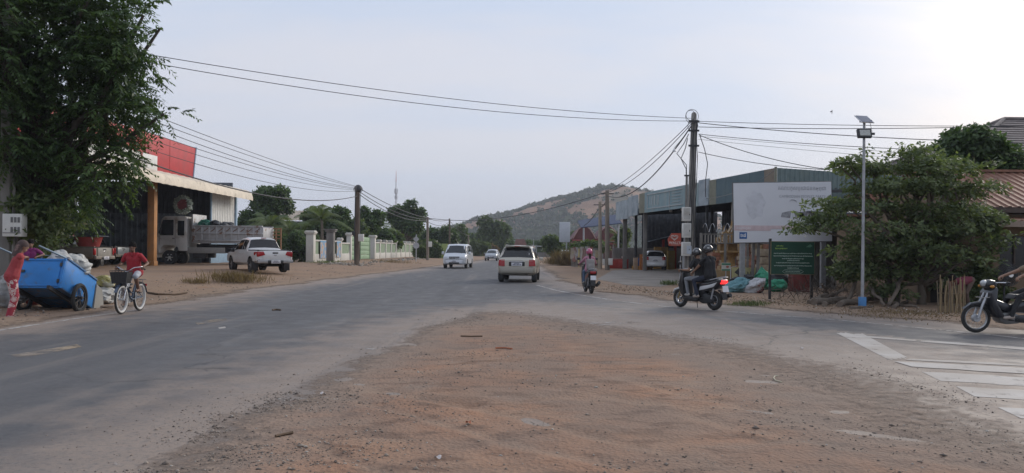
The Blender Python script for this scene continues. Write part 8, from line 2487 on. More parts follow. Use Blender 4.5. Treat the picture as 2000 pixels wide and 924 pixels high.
# --- boy's bicycle
def bicycle():
 f, r_ = gnd(237, 614), gnd(272.5, 607)
 d = (f - r_); wb = d.length
 loc = ((f.x + r_.x) / 2, (f.y + r_.y) / 2, 0)
 rz = heading(r_, f)
 root = thing('bicycle', 'dark blue bicycle with white tyres and black front basket', 'bicycle', loc, rz)
 k = wb / 2
 wr = 0.335
 blu = paint('bike_blue', (0.05, 0.075, 0.12)); sil = CHROME
 wt = mat('white_tyre', (0.5, 0.49, 0.47), 0.7, c2=(0.36, 0.3, 0.25), lo=0.55, hi=0.75)
 fw = spoke_wheel(root, (k, 0, wr), wr, 0.026, wt, RUBBER, 28, 'front_wheel')
 rw = spoke_wheel(root, (-k, 0, wr), wr, 0.026, wt, RUBBER, 28, 'rear_wheel')
 for w_, x in ((fw, k), (rw, -k)):
  pts = [Vector((x + (wr - 0.05) * math.cos(6.2832 * i / 28), 0, wr + (wr - 0.05) * math.sin(6.2832 * i / 28))) for i in range(28)]
  b = MB(); b.tube(pts, 0.03, 7, closed=True); b.build('white_wall', wt, w_, smooth=60)
 T = lambda pts, r0, nm, m: MB().tube(pts, r0, 8).build(nm, m, root, smooth=60)
 bb = (-0.06, 0, 0.3); head = (k - 0.2, 0, 0.74); seatt = (-0.24, 0, 0.66)
 T([head, (0.25, 0, 0.52), (0.05, 0, 0.36), bb], 0.022, 'down_tube', blu)
 T([head, (0.2, 0, 0.6), (0.0, 0, 0.46), (-0.16, 0, 0.44)], 0.018, 'top_tube', blu)
 T([bb, seatt], 0.018, 'seat_tube', blu); T([seatt, (-0.27, 0, 0.78)], 0.013, 'seat_post', sil)
 for sg in (-1, 1):
  T([bb, (-k, sg * 0.06, wr)], 0.011, 'chain_stay', blu); T([(-0.22, 0, 0.58), (-k, sg * 0.06, wr)], 0.01, 'seat_stay', blu)
  T([(k - 0.18, sg * 0.05, 0.7), (k - 0.08, sg * 0.055, 0.52), (k, sg * 0.055, wr)], 0.013, 'fork_leg', sil)
  T([(-k, sg * 0.075, wr), (-k + 0.02, sg * 0.075, 0.73)], 0.008, 'rack_stay', sil)
 T([(k - 0.17, 0, 0.68), (k - 0.25, 0, 0.95)], 0.015, 'stem', sil)
 T([(k - 0.5, 0.29, 1.0), (k - 0.38, 0.29, 1.06), (k - 0.24, 0.16, 1.04), (k - 0.25, 0, 0.93), (k - 0.24, -0.16, 1.04), (k - 0.38, -0.29, 1.06), (k - 0.5, -0.29, 1.0)], 0.012, 'handlebar', sil)
 for sg in (-1, 1):
  MB().cyl((k - 0.41, sg * 0.29, 1.045), (k - 0.53, sg * 0.29, 0.99), 0.018, n=8).build('grip', BLACK, root)
 for x, a0, a1, nm in ((k, 0.5, 2.9, 'front_mudguard'), (-k, 0.1, 2.9, 'rear_mudguard')):
  pts = [Vector((x + (wr + 0.025) * math.cos(a0 + (a1 - a0) * i / 10), 0, wr + (wr + 0.025) * math.sin(a0 + (a1 - a0) * i / 10))) for i in range(11)]
  b = MB(); b.sheet(lambda u, v: pts[min(10, int(round(u * 10)))] + Vector((0, (v - 0.5) * 0.07, -abs(v - 0.5) * 0.02)), 10, 4, thick=(0, 0, 0.004)); b.build(nm, blu, root)
 extr(root, 'saddle', BLACK, [(-0.08, 0.8), (-0.1, 0.84), (-0.25, 0.84), (-0.38, 0.87), (-0.4, 0.83), (-0.3, 0.79)], -0.07, 0.07, 0.03)
 extr(root, 'chain_guard', blu, [(0.02, 0.22), (0.02, 0.38), (-0.4, 0.38), (-k, 0.36), (-k, 0.29), (-0.4, 0.24)], -0.075, -0.06, 0.005)
 MB().lathe([(0.001, -0.004), (0.09, -0.004), (0.09, 0.004), (0.001, 0.004)], 16, T=Matrix.Translation((bb[0], -0.055, bb[2])) @ Matrix.Rotation(R(90), 4, 'X')).build('chainring', STEEL, root)
 for sg, a in ((-1, 1), (1, -1)):
  T([(bb[0], sg * 0.07, bb[2]), (bb[0] + 0.05 * a, sg * 0.09, bb[2] - 0.16 * a)], 0.01, 'crank', STEEL)
  MB().box((bb[0] + 0.05 * a, sg * 0.14, bb[2] - 0.16 * a), (0.08, 0.09, 0.02)).build('pedal', BLACK, root)
 b = MB(); b.box((-k - 0.02, 0, 0.74), (0.34, 0.14, 0.012)); b.build('rear_rack', BLACK, root)
 MB().box((-k - 0.33, 0, 0.6), (0.02, 0.06, 0.05)).build('reflector', REDLENS, root)
 bm_ = mat('black_wire', (0.025, 0.025, 0.027), 0.5, 0.3)
 cx, z0, z1 = k + 0.02, 0.7, 0.98
 wd0, wd1, dp0, dp1 = 0.15, 0.19, 0.12, 0.15
 mb = MB()
 for i in range(6):
  u = i / 5; z = z0 + (z1 - z0) * u; w_ = wd0 + (wd1 - wd0) * u; d_ = dp0 + (dp1 - dp0) * u
  mb.tube([(cx - d_, -w_, z), (cx + d_, -w_, z), (cx + d_, w_, z), (cx - d_, w_, z)], 0.006 if i in (0, 5) else 0.004, 4, closed=True)
 for sx, sy in [(x, y) for x in (-1, -0.5, 0, 0.5, 1) for y in (-1, 1)] + [(x, y) for x in (-1, 1) for y in (-0.66, -0.33, 0, 0.33, 0.66)]:
  mb.tube([(cx + sx * dp0, sy * wd0, z0), (cx + sx * dp1, sy * wd1, z1)], 0.004, 4)
 mb.build('basket_wire', bm_, root)
 mb = MB()
 for sx in (-1, 1):
  mb.hexa([(cx + sx * dp0 * 0.97, -wd0, z0), (cx + sx * dp0 * 0.97, wd0, z0), (cx + sx * (dp0 * 0.97 - 0.004), wd0, z0), (cx + sx * (dp0 * 0.97 - 0.004), -wd0, z0)], [(cx + sx * dp1 * 0.97, -wd1, z1 - 0.03), (cx + sx * dp1 * 0.97, wd1, z1 - 0.03), (cx + sx * (dp1 * 0.97 - 0.004), wd1, z1 - 0.03), (cx + sx * (dp1 * 0.97 - 0.004), -wd1, z1 - 0.03)])
 for sy in (-1, 1):
  mb.hexa([(cx - dp0, sy * wd0 * 0.97, z0), (cx + dp0, sy * wd0 * 0.97, z0), (cx + dp0, sy * (wd0 * 0.97 - 0.004), z0), (cx - dp0, sy * (wd0 * 0.97 - 0.004), z0)], [(cx - dp1, sy * wd1 * 0.97, z1 - 0.03), (cx + dp1, sy * wd1 * 0.97, z1 - 0.03), (cx + dp1, sy * (wd1 * 0.97 - 0.004), z1 - 0.03), (cx - dp1, sy * (wd1 * 0.97 - 0.004), z1 - 0.03)])
 mb.box((cx, 0, z0), (dp0 * 2, wd0 * 2, 0.006))
 mb.build('basket_panel', mat('black_mesh_panel', (0.03, 0.03, 0.032), 0.6), root)
 return root, loc, rz, k
BIKE, BIKE_LOC, BIKE_RZ, BIKE_K = bicycle()
# ---------------------------------------------------------------- blue cart, tipped back on its wheels
def cart():
 c = at(72, 563, 16.2)
 root = thing('blue_cart', 'battered blue two-wheeled collector cart tipped back on the verge', 'cart', (c.x, c.y, 0))
 phi, tilt = R(5), R(21)
 M = Matrix.Translation((0, 0, c.z)) @ Matrix.Rotation(R(90) + phi, 4, 'Z') @ Matrix.Rotation(tilt, 4, 'Y')
 blue = mat('bright_blue_cart_paint', (0.015, 0.185, 0.52), 0.5, var=0.1, scale=3, c2=(0.05, 0.14, 0.3), lo=0.54, hi=0.66, scale2=5)
 blue2 = mat('worn_blue_edge', (0.06, 0.15, 0.3), 0.6, var=0.2, c2=(0.16, 0.12, 0.1), lo=0.5, hi=0.65, scale2=8)
 ply = mat('grey_plywood', (0.27, 0.26, 0.235), 0.8, var=0.12, scale=3, c2=(0.19, 0.17, 0.145), lo=0.45, hi=0.7)
 W, L_, H = 1.02, 1.5, 0.68
 mb = lambda: MB(M)
 mb().box((L_ / 2, 0, 0.015), (L_, W, 0.03)).build('floor', blue2, root)
 fr = mb().box((0.0, 0, H / 2), (0.035, W, H)).build('front_panel', blue, root, bevel=0.006)
 dr = mb().box((-0.025, 0.0, H / 2), (0.02, W * 0.82, H * 0.82)).build('front_door', blue, fr, bevel=0.004)
 for (y, z, w, h) in ((0, 0.055, W * 0.98, 0.03), (0, H - 0.03, W * 1.0, 0.05), (W * 0.47, H / 2, 0.05, H), (-W * 0.47, H / 2, 0.05, H)):
  mb().box((-0.03, y, z), (0.03, w, h)).build('frame_strip', blue, fr, bevel=0.004)
 mb().box((-0.05, W * 0.36, H * 0.56), (0.03, 0.12, 0.05)).build('latch', DARKMETAL, dr)
 for z in (0.16, 0.54):
  mb().box((-0.045, -W * 0.42, z), (0.02, 0.05, 0.08)).build('hinge', DARKMETAL, dr)
 for sg in (-1, 1):
  mb().box((L_ / 2, sg * (W / 2 - 0.015), H / 2), (L_, 0.03, H)).build('side_panel', blue, root, bevel=0.005)
  mb().box((L_ / 2, sg * (W / 2 - 0.0), H + 0.012), (L_, 0.05, 0.03)).build('top_rail', blue2, root)
  mb().box((0.7, sg * 0.36, -0.05), (1.9, 0.06, 0.08)).build('chassis_beam', DARKMETAL, root)
  hd = MB(M); hd.tube([(0.3, sg * 0.47, H * 0.7), (0.0, sg * 0.47, H + 0.03), (-0.4, sg * 0.47 + 0.4, H + 0.16)], 0.022, 8); hd.build('handle', mat('grey_blue_pipe', (0.2, 0.26, 0.32), 0.5, 0.5), root, smooth=60)
 tgp = M @ Vector((L_, 0, H * 0.5))
 g = MB(M); g.hexa([(L_ + 0.01, -W / 2, 0.0), (L_ + 0.01, W / 2, 0.0), (L_ + 0.04, W / 2, 0.0), (L_ + 0.04, -W / 2, 0.0)], [(L_ + 0.02, -W / 2, H * 0.92), (L_ + 0.02, W / 2, H * 0.92), (L_ + 0.05, W / 2, H * 0.92), (L_ + 0.05, -W / 2, H * 0.92)]); g.build('tailgate', blue2, root)
 g = MB(M); g.hexa([(L_ + 0.05, -W / 2 - 0.03, -0.02), (L_ + 0.5, -W / 2 - 0.06, 0.12), (L_ + 0.5, -W / 2 - 0.03, 0.12), (L_ + 0.05, -W / 2, -0.02)], [(L_ - 0.02, -W / 2 - 0.03, H * 0.86), (L_ + 0.22, -W / 2 - 0.06, H * 0.78), (L_ + 0.22, -W / 2 - 0.03, H * 0.78), (L_ - 0.02, -W / 2, H * 0.86)]); g.build('side_board', ply, root)
 Bk = Vector((math.cos(R(90) + phi), math.sin(R(90) + phi), 0)); Sd = Vector((-Bk.y, Bk.x, 0))
 ax = Bk * 0.62
 wr = 0.34
 for sg in (-1, 1):
  q = ax + Sd * sg * 0.6
  T = Matrix.Translation((q.x, q.y, wr)) @ Matrix.Rotation(math.atan2(Bk.y, Bk.x), 4, 'Z')
  ring = lambda rad, k=28: [T @ Vector((rad * math.cos(6.2832 * i / k), 0, rad * math.sin(6.2832 * i / k))) for i in range(k)]
  b = MB(); b.tube(ring(wr - 0.045), 0.045, 8, closed=True); ty = b.build('wheel', RUBBER, root, smooth=60)
  b = MB(); b.tube(ring(wr - 0.095), 0.02, 6, closed=True); b.build('rim', DARKMETAL, ty, smooth=60)
  b = MB()
  for i in range(12):
   a = 6.2832 * i / 12
   b.tube([T @ Vector((0.03 * math.cos(a), 0.03 * (-1) ** i, 0.03 * math.sin(a))), T @ Vector(((wr - 0.1) * math.cos(a), 0, (wr - 0.1) * math.sin(a)))], 0.006, 4)
  b.build('spokes', STEELW, ty)
  b = MB(); b.cyl(T @ Vector((0, -0.07, 0)), T @ Vector((0, 0.07, 0)), 0.04, n=10); b.build('hub', DARKMETAL, ty)
 b = MB(); b.cyl(ax + Sd * 0.62 + Vector((0, 0, wr)), ax - Sd * 0.62 + Vector((0, 0, wr)), 0.022, n=8); b.build('axle', DARKMETAL, root)
 root.name = 'blue_cart'
 return root, M, c
CART, CART_M, CART_C = cart()
def cart_load():
 o = CART.location
 wp = lambda x, y, z: o + CART_M @ Vector((x, y, z))
 clear = weave('cloudy_plastic_bag', (0.42, 0.42, 0.41), (0.34, 0.2, 0.2), 4.0, 0.6, 0.66)
 clear2 = weave('white_plastic_bag', (0.46, 0.46, 0.44), (0.2, 0.35, 0.45), 4.0, 0.62, 0.68)
 yel = weave('yellow_green_bag', (0.38, 0.34, 0.12), (0.42, 0.4, 0.3), 4.0)
 wv = weave('white_woven_sack', (0.46, 0.45, 0.42), (0.4, 0.25, 0.15), 4.0, 0.62, 0.68)
 drk = weave('dark_cloth_bundle', (0.03, 0.03, 0.033), (0.08, 0.08, 0.09))
 sack('rubbish_bag', 'swollen cloudy plastic bag on top of the blue cart', wp(0.5, -0.15, 0.5), (0.28, 0.28, 0.3), clear, 31, neck=False)
 sack('rubbish_bag', 'white plastic bag behind the cloudy one in the cart', wp(0.92, -0.22, 0.56), (0.27, 0.27, 0.3), clear2, 32, neck=False)
 sack('rubbish_bag', 'white printed bag standing at the cart tail', wp(1.28, -0.2, 0.62), (0.2, 0.18, 0.36), wv, 33, neck=False)
 sack('rubbish_bag', 'white bag deep in the front of the blue cart', wp(0.4, 0.3, 0.22), (0.25, 0.25, 0.24), clear2, 36, neck=False)
 P = lambda x, y: (lambda p: Vector((p.x, p.y, max(0, gz(p.x, p.y)) + 0.005)))(gnd(x, y))
 sack('rubbish_bag', 'yellowish bag behind the cart tail', P(181, 596) + Vector((0, 0.6, 0.35)), (0.22, 0.2, 0.18), yel, 34, neck=False)
 sack('rubbish_pile_bag', 'brown grey bag supporting the yellowish bag behind the cart', P(181, 596) + Vector((0, 0.6, 0)), (0.3, 0.3, 0.2), wv, 41, neck=False)
 sack('rubbish_bag', 'crumpled white sack on the ground between cart and bicycle', P(205, 598), (0.27, 0.24, 0.2), wv, 35, neck=False)
 sack('cloth_bundle', 'black cloth bundle on the ground behind the white sack', P(197, 590) + Vector((0, 0.7, 0.2)), (0.34, 0.3, 0.18), drk, 37, neck=False)
 sack('cloth_bundle', 'lower dark bundle under the black cloth bundle', P(197, 590) + Vector((0, 0.7, 0.0)), (0.36, 0.32, 0.14), drk, 42, neck=False)
 sack('rubbish_bag', 'big grey sack at the picture edge behind the woman', P(3, 612) + Vector((-0.1, 0.5, 0)), (0.34, 0.32, 0.46), weave('grey_white_sack', (0.33, 0.33, 0.32), (0.22, 0.22, 0.22)), 38)
 sack('red_bag', 'red bag on the ground behind the left cart wheel', P(40, 607) + Vector((0, 0.5, 0)), (0.2, 0.2, 0.2), weave('red_cloth_bag', (0.33, 0.05, 0.04), (0.25, 0.05, 0.04)), 39, neck=False)
 p = P(200, 603)
 o_ = MB().box((0, 0, 0.03), (0.5, 0.16, 0.04)).build('broken_board', mat('pale_board', (0.34, 0.26, 0.2), 0.8), bevel=0.005); o_.location = p; o_.rotation_euler = (0, 0, 0.5)
 tag(o_, 'pale broken board on the ground beside the white sack', 'board')
 fr = thing('metal_frame', 'bent grey metal frame sticking out of the cart front', 'scrap', wp(0.25, 0.0, 0.3))
 q0 = wp(0.25, 0.0, 0.3)
 b = MB(); b.tube([wp(0.3, 0.15, 0.3) - q0, wp(0.1, 0.1, 0.8) - q0, wp(0.25, -0.1, 0.86) - q0, wp(0.45, -0.1, 0.4) - q0], 0.018, 6); b.build('bent_tube', mat('grey_blue_pipe', (0.2, 0.26, 0.32), 0.5, 0.5), fr)
cart_load()
# ---------------------------------------------------------------- people
def ik(a, b, l1, l2, hint):
 a, b = Vector(a), Vector(b)
 d = b - a; L_ = min(d.length, (l1 + l2) * 0.999)
 d.normalize()
 x = (l1 * l1 - l2 * l2 + L_ * L_) / (2 * L_)
 h = math.sqrt(max(0, l1 * l1 - x * x))
 n = Vector(hint) - d * Vector(hint).dot(d)
 return a + d * x + n.normalized() * h
def person(label, loc, rz, s, pelvis, neck, look, hands, feet, mats, elbow=(0, 0, -1), knee=(1, 0, 0.3), long_sleeve=False, shorts=False, wide=1.0, hem=0.0,
   toe=None, hair='short', hair_m=None, female=False, voxel=0.0095, side=None, curl=(0, 0, -1), marks=()):
 root = thing('person', label, 'person', loc, rz)
 sk, top, bot, shoe = range(4)
 pelvis, neck, look = Vector(pelvis), Vector(neck), Vector(look).normalized()
 up = (neck - pelvis).normalized()
 lat = Vector(side) if side else Vector((0, 1, 0))
 fwd = lat.cross(up).normalized()
 caps = []
 C = lambda a, b, ra, rb, m: caps.append((Vector(a), Vector(b), ra * s, rb * s, m))
 chest = pelvis.lerp(neck, 0.68)
 sh_w, hip_w = (0.155 if female else 0.175) * s, 0.09 * s
 for k in (-1, 1):
  C(pelvis + lat * k * hip_w * 0.75, pelvis.lerp(neck, 0.35) + lat * k * 0.05 * s, 0.115 + hem, 0.105 + hem * 0.5, top)
  C(pelvis.lerp(neck, 0.35) + lat * k * 0.05 * s, chest + lat * k * 0.075 * s, 0.105 + hem * 0.5, 0.11, top)
  C(chest + lat * k * 0.07 * s, neck - up * 0.06 * s + lat * k * sh_w * 0.6, 0.105, 0.07, top)
  C(pelvis + lat * k * hip_w * 0.7 - up * 0.03 * s, pelvis + lat * k * hip_w * 0.8, 0.112, 0.112, bot)
 C(neck - up * 0.05 * s, neck, 0.075, 0.055, top)
 hc = neck + (up * 0.35 + Vector((0, 0, 0.65))).normalized() * 0.15 * s + look * 0.03 * s
 C(neck - up * 0.01 * s, hc - look * 0.02 * s, 0.054, 0.05, sk)
 hs = s if s > 0.8 else s * 1.12
 hu = (Vector((0, 0, 1)) - look * look.z).normalized(); hl = hu.cross(look)
 HR = Matrix((look, hl, hu)).transposed()
 balls = [(hc + hu * 0.02 * hs, (0.098 * hs, 0.078 * hs, 0.112 * hs), sk), (hc + look * 0.03 * hs - hu * 0.06 * hs, (0.062 * hs, 0.055 * hs, 0.062 * hs), sk),
    (hc + look * 0.1 * hs - hu * 0.012 * hs, (0.018 * hs, 0.013 * hs, 0.022 * hs), sk), (hc + look * 0.085 * hs - hu * 0.062 * hs, (0.016 * hs, 0.024 * hs, 0.01 * hs), sk)]
 for k in (-1, 1):
  balls.append((hc + hl * k * 0.08 * hs, (0.02 * hs, 0.012 * hs, 0.03 * hs), sk))
 over = [(hc + look * 0.088 * hs + hl * k * 0.032 * hs + hu * 0.018 * hs, 0.014 * hs, 4) for k in (-1, 1)] + [(hc + look * 0.092 * hs - hu * 0.062 * hs, 0.016 * hs, 5)]
 over += [(Vector(p), r_, m) for p, r_, m in marks]
 for k, hd in zip((1, -1), hands):
  S = neck - up * 0.075 * s + lat * k * sh_w
  hd = Vector(hd)
  eh = Vector(elbow) + lat * k * 0.5
  E = ik(S, hd, 0.275 * s, 0.245 * s, eh)
  d = (hd - E).normalized()
  Wr = E + d * 0.245 * s if (hd - E).length > 0.245 * s else hd
  C(S, S.lerp(E, 0.62), 0.066, 0.058, top)
  C(S.lerp(E, 0.5), E, 0.046 if not long_sleeve else 0.052, 0.038 if not long_sleeve else 0.045, top if long_sleeve else sk)
  C(E, Wr, 0.038 if not long_sleeve else 0.045, 0.027 if not long_sleeve else 0.035, top if long_sleeve else sk)
  cu = Vector(curl); cu = (cu - d * cu.dot(d)).normalized()
  hl_ = d.cross(cu).normalized()
  pm = Wr + d * 0.05 * s
  C(Wr, pm, 0.026, 0.026, sk)
  for j in range(4):
   ln = (0.036, 0.04, 0.038, 0.03)[j] * s
   b0 = pm + hl_ * (j - 1.5) * 0.021 * s + d * 0.02 * s
   b1 = b0 + (d * 0.75 + cu * 0.6) * ln; b2 = b1 + (cu * 0.95 + d * 0.1) * ln; b3 = b2 + (cu * 0.3 - d * 0.9) * ln * 0.7
   C(b0 - d * 0.03 * s, b0, 0.0125, 0.0115, sk); C(b0, b1, 0.0115, 0.0105, sk); C(b1, b2, 0.0105, 0.0095, sk); C(b2, b3, 0.0095, 0.009, sk)
  tb = Wr + d * 0.015 * s - hl_ * k * 0.022 * s * (1 if cu.z <= 0 else -1)
  t1 = tb + (d * 0.6 + cu * 0.5 - hl_ * k * 0.55) * 0.042 * s
  C(tb, t1, 0.0135, 0.0115, sk); C(t1, t1 + (cu * 0.8 + d * 0.5) * 0.034 * s, 0.0115, 0.0095, sk)
 for k, ft in zip((1, -1), feet):
  H = pelvis + lat * k * hip_w - up * 0.02 * s
  ft = Vector(ft)
  an = ft + Vector((0, 0, 0.075 * s))
  K = ik(H, an, 0.42 * s, 0.4 * s, Vector(knee) + lat * k * 0.15)
  d = (an - K).normalized()
  an = K + d * min((an - K).length, 0.41 * s)
  C(H, K, 0.088 * wide, 0.06 * wide + (0.014 if shorts else 0), bot)
  if shorts:
   C(H.lerp(K, 0.8), K, 0.055, 0.05, sk)
  C(K, K.lerp(an, 0.35), 0.056 * (1 if shorts else wide), 0.052 * (1 if shorts else wide), sk if shorts else bot)
  C(K.lerp(an, 0.35), an, 0.052 * (1 if shorts else wide), 0.036 if shorts else 0.045 * wide, sk if shorts else bot)
  td = Vector(toe) if toe else Vector((1, 0, 0))
  C(an - Vector((0, 0, 0.03 * s)) - td * 0.03 * s, an + td * 0.13 * s - Vector((0, 0, 0.045 * s)), 0.037, 0.03, shoe)
  C(an, an - Vector((0, 0, 0.04 * s)), 0.036, 0.036, shoe)
 mb = MB()
 for a, b, ra, rb, m in caps:
  mb.tube([a, b] if (b - a).length > 1e-4 else [a, a + Vector((0, 0, 1e-3))], [ra, rb], 10)
  mb.ball(a, ra, 10, 6); mb.ball(b, rb, 10, 6)
 for c, r_, m in balls:
  mb.ball(c, r_, 14, 9, rot=HR)
 o = mb.build('body', mats[0], None, smooth=None, fix=True)
 md = o.modifiers.new('r', 'REMESH'); md.mode = 'VOXEL'; md.voxel_size = voxel * max(s, 0.6)
 sm = o.modifiers.new('s', 'SMOOTH'); sm.factor = 0.5; sm.iterations = 3
 me = evaluated_mesh(o, 'body')
 o.modifiers.clear(); o.data = me; o.parent = root
 me.materials.clear()
 allm = list(mats) + [mat('eye_dark', (0.02, 0.015, 0.012), 0.3), mat('lip', (0.2, 0.08, 0.065), 0.5), mat('shirt_print', (0.5, 0.48, 0.46), 0.7)]
 for m in allm: me.materials.append(m)
 n = len(me.polygons)
 cen = np.empty(n * 3, np.float32); me.polygons.foreach_get('center', cen); cen = cen.reshape(-1, 3)
 best = np.full(n, 1e9); idx = np.zeros(n, np.int32)
 for a, b, ra, rb, m in caps:
  A = np.array(a); D = np.array(b) - A; l2 = (D * D).sum() + 1e-9
  t = np.clip(((cen - A) @ D) / l2, 0, 1)
  ds = np.linalg.norm(cen - A - t[:, None] * D, axis=1) - (ra + (rb - ra) * t)
  k = ds < best; best[k] = ds[k]; idx[k] = m
 for c, r_, m in balls:
  ds = np.linalg.norm(cen - np.array(c), axis=1) - max(r_)
  k = ds < best; best[k] = ds[k]; idx[k] = m
 for c, r_, m in over:
  idx[np.linalg.norm(cen - np.array(c), axis=1) < r_] = m
 me.polygons.foreach_set('material_index', idx); me.polygons.foreach_set('use_smooth', np.ones(n, bool))
 me.update()
 hm = hair_m or HAIR
 if hair == 'helmet':
  hb = MB(); hb.ball(hc + hu * 0.025 * hs, (0.135 * hs, 0.12 * hs, 0.14 * hs), 22, 14, rot=HR @ Matrix.Rotation(R(14), 3, 'Y'), z0=-0.62)
  h_ = hb.build('helmet', hm, root, smooth=60)
  v = MB(); v.sheet(lambda a, b: hc + HR @ Vector((0.142 * hs * math.cos((a - 0.5) * 2.0) * math.cos((b - 0.5) * 0.9), 0.127 * hs * math.sin((a - 0.5) * 2.0), 0.02 * hs + 0.12 * hs * math.sin((b - 0.5) * 0.9))), 10, 5, thick=tuple(-look * 0.004))
  v.build('visor', mat('smoke_visor', (0.05, 0.055, 0.06), 0.08), h_, smooth=60)
  for k in (-1, 1):
   st = MB(); st.tube([hc + hl * k * 0.1 * hs, hc - hu * 0.09 * hs + look * 0.02 * hs + hl * k * 0.06 * hs, hc - hu * 0.125 * hs + look * 0.03 * hs], 0.008, 5); st.build('strap', BLACK, h_)
  MB().box(hc + HR @ Vector((-0.085 * hs, 0.1 * hs, 0.07 * hs)), (0.05, 0.012, 0.03), rot=HR @ Matrix.Rotation(R(38), 3, 'Z')).build('decal', mat('decal_white', (0.5, 0.5, 0.5), 0.4), h_)
 elif hair:
  hb = MB(); hb.ball(hc + hu * 0.03 * hs - look * 0.012 * hs, (0.112 * hs, 0.094 * hs, 0.116 * hs), 18, 10, rot=HR @ Matrix.Rotation(R(-20), 3, 'Y'), z0=-0.35)
  hb.build('hair' if hair == 'short' else 'scarf', hm, root, smooth=60)
  if hair == 'scarf':
   sc_ = MB(); sc_.tube([hc - look * 0.05 * hs + hu * 0.02 * hs, hc - look * 0.07 * hs - hu * 0.1 * hs, neck - up * 0.08 * s - look * 0.06 * s], [0.085 * hs, 0.08 * hs, 0.09 * hs], 12); sc_.build('scarf_tail', hm, root, smooth=60)
 return root, hc, HR, neck, up, lat
HAIR = mat('black_hair', (0.012, 0.01, 0.01), 0.9, var=0.3, scale=30, bump=0.6, bscale=60, spec=0.1)
SKIN = mat('brown_skin', (0.17, 0.085, 0.052), 0.55, var=0.08, scale=10)
SKIN2 = mat('tan_skin', (0.25, 0.14, 0.09), 0.55, var=0.08, scale=10)
BLACKT = mat('black_cotton', (0.016, 0.016, 0.018), 0.85, var=0.25, scale=8, bump=0.25)
NAVY = mat('navy_trousers', (0.022, 0.027, 0.045), 0.85, var=0.2, scale=8, bump=0.25)
SHOE = mat('pale_shoe', (0.42, 0.4, 0.38), 0.6)
SANDAL = mat('pale_sandal', (0.36, 0.3, 0.26), 0.6)
def fold(name, col, **k):
 return mat(name, col, 0.85, var=0.15, scale=7, bump=0.35, bscale=9, **k)
def people():
 L, A = SC_A
 dh = mat('black_helmet', (0.018, 0.018, 0.02), 0.2, coat=0.6)
 person('front rider in black shirt and grey trousers steering the two-up scooter', L, A, 0.97, (-0.12, 0, 0.86), (-0.02, 0, 1.34), (1, 0.0, -0.08), ((0.27, 0.31, 1.04), (0.27, -0.31, 1.04)), ((0.2, 0.14, 0.335), (0.2, -0.14, 0.335)),
   (SKIN2, BLACKT, fold('grey_trousers', (0.22, 0.23, 0.25)), SHOE), elbow=(-0.3, 0, -1), knee=(1, 0, 0.9), hair='helmet', hair_m=dh)
 person('rear rider in black with pale sandals on the two-up scooter', L, A, 1.0, (-0.46, 0, 0.9), (-0.42, 0, 1.42), (1, 0.1, -0.05), ((-0.02, 0.2, 0.98), (-0.02, -0.2, 0.98)), ((-0.22, 0.22, 0.315), (-0.22, -0.22, 0.315)),
   (SKIN2, BLACKT, NAVY, SANDAL), elbow=(-0.6, 0, -1), knee=(1, 0, 0.7), hair='helmet', hair_m=dh, hem=0.015)
 L, A = SC_B
 pink = fold('pink_jacket', (0.44, 0.2, 0.27)); pk_ = mat('hot_pink_helmet', (0.46, 0.1, 0.19), 0.35, coat=0.3)
 _, hc, HR, nk, up, lat = person('rider in pink jacket and pink helmet on the orange scooter', L, A, 0.93, (-0.22, 0, 0.86), (-0.16, 0, 1.33), (1, 0.15, -0.1), ((0.27, 0.31, 1.04), (0.27, -0.31, 1.04)), ((0.18, 0.15, 0.335), (0.18, -0.15, 0.335)),
   (SKIN2, pink, fold('blue_jeans', (0.1, 0.16, 0.26)), SHOE), elbow=(-0.2, 0, -0.8), knee=(1, 0, 0.9), long_sleeve=True, hair='helmet', hair_m=pk_, female=True, hem=0.02)
 gm = fold('grey_backpack_cloth', (0.27, 0.25, 0.24))
 bp = thing('backpack', 'grey backpack worn by the rider in pink', 'backpack', L, A)
 T = Matrix.Translation(nk - up * 0.3 - Vector((0.2, 0, 0))) @ Matrix.Rotation(R(7), 4, 'Y')
 b = MB(T); b.box((0, 0, 0), (0.16, 0.3, 0.4)); b.build('pack', gm, bp, bevel=0.06, bseg=3)
 b = MB(T); b.box((-0.1, 0, -0.08), (0.07, 0.22, 0.2)); b.build('pocket', gm, bp, bevel=0.03)
 for k in (-1, 1):
  b = MB(T); b.tube([(0.06, k * 0.1, 0.16), (0.17, k * 0.12, 0.27), (0.29, k * 0.12, 0.15)], 0.018, 6); b.build('strap', DARKMETAL, bp)
 b = MB(); b.tube([hc + HR @ Vector((-0.1, 0, -0.08)), nk + Vector((-0.1, 0, -0.02)), nk + Vector((-0.12, 0, -0.15))], [0.045, 0.035, 0.012], 8); o = b.build('hair', HAIR, bpy.data.objects[_.name], smooth=60)
 L, A = MC
 person('motorcycle rider in black trousers cut by the right picture edge', L, A, 1.0, (-0.52, 0, 0.88), (-0.56, 0, 1.4), (1, 0, 0), ((0.2, 0.3, 1.01), (0.2, -0.3, 1.01)), ((0.05, 0.2, 0.285), (0.05, -0.2, 0.285)),
   (SKIN2, fold('olive_shirt', (0.2, 0.15, 0.1)), BLACKT, SANDAL), elbow=(-0.3, 0, -1), knee=(1, 0, 0.7), hair='helmet', hair_m=dh)
 fp = at(1968, 537, 20.8)
 fn = thing('standing_fan', 'round dark fan with pale hub standing before the tan house', 'fan', (fp.x, fp.y, 0.03))
 fz = fp.z - 0.03; fr = 0.31
 dk = mat('dark_fan_wire', (0.05, 0.052, 0.055), 0.5, 0.4)
 cg = MB()
 for q in (0.1, 0.16, 0.22, 0.27, fr):
  for y in (-0.08 - 0.05 * (1 - q / fr), 0.08):
   cg.tube([(q * math.cos(6.2832 * i / 28), y, fz + q * math.sin(6.2832 * i / 28)) for i in range(28)], 0.009, 4, closed=True)
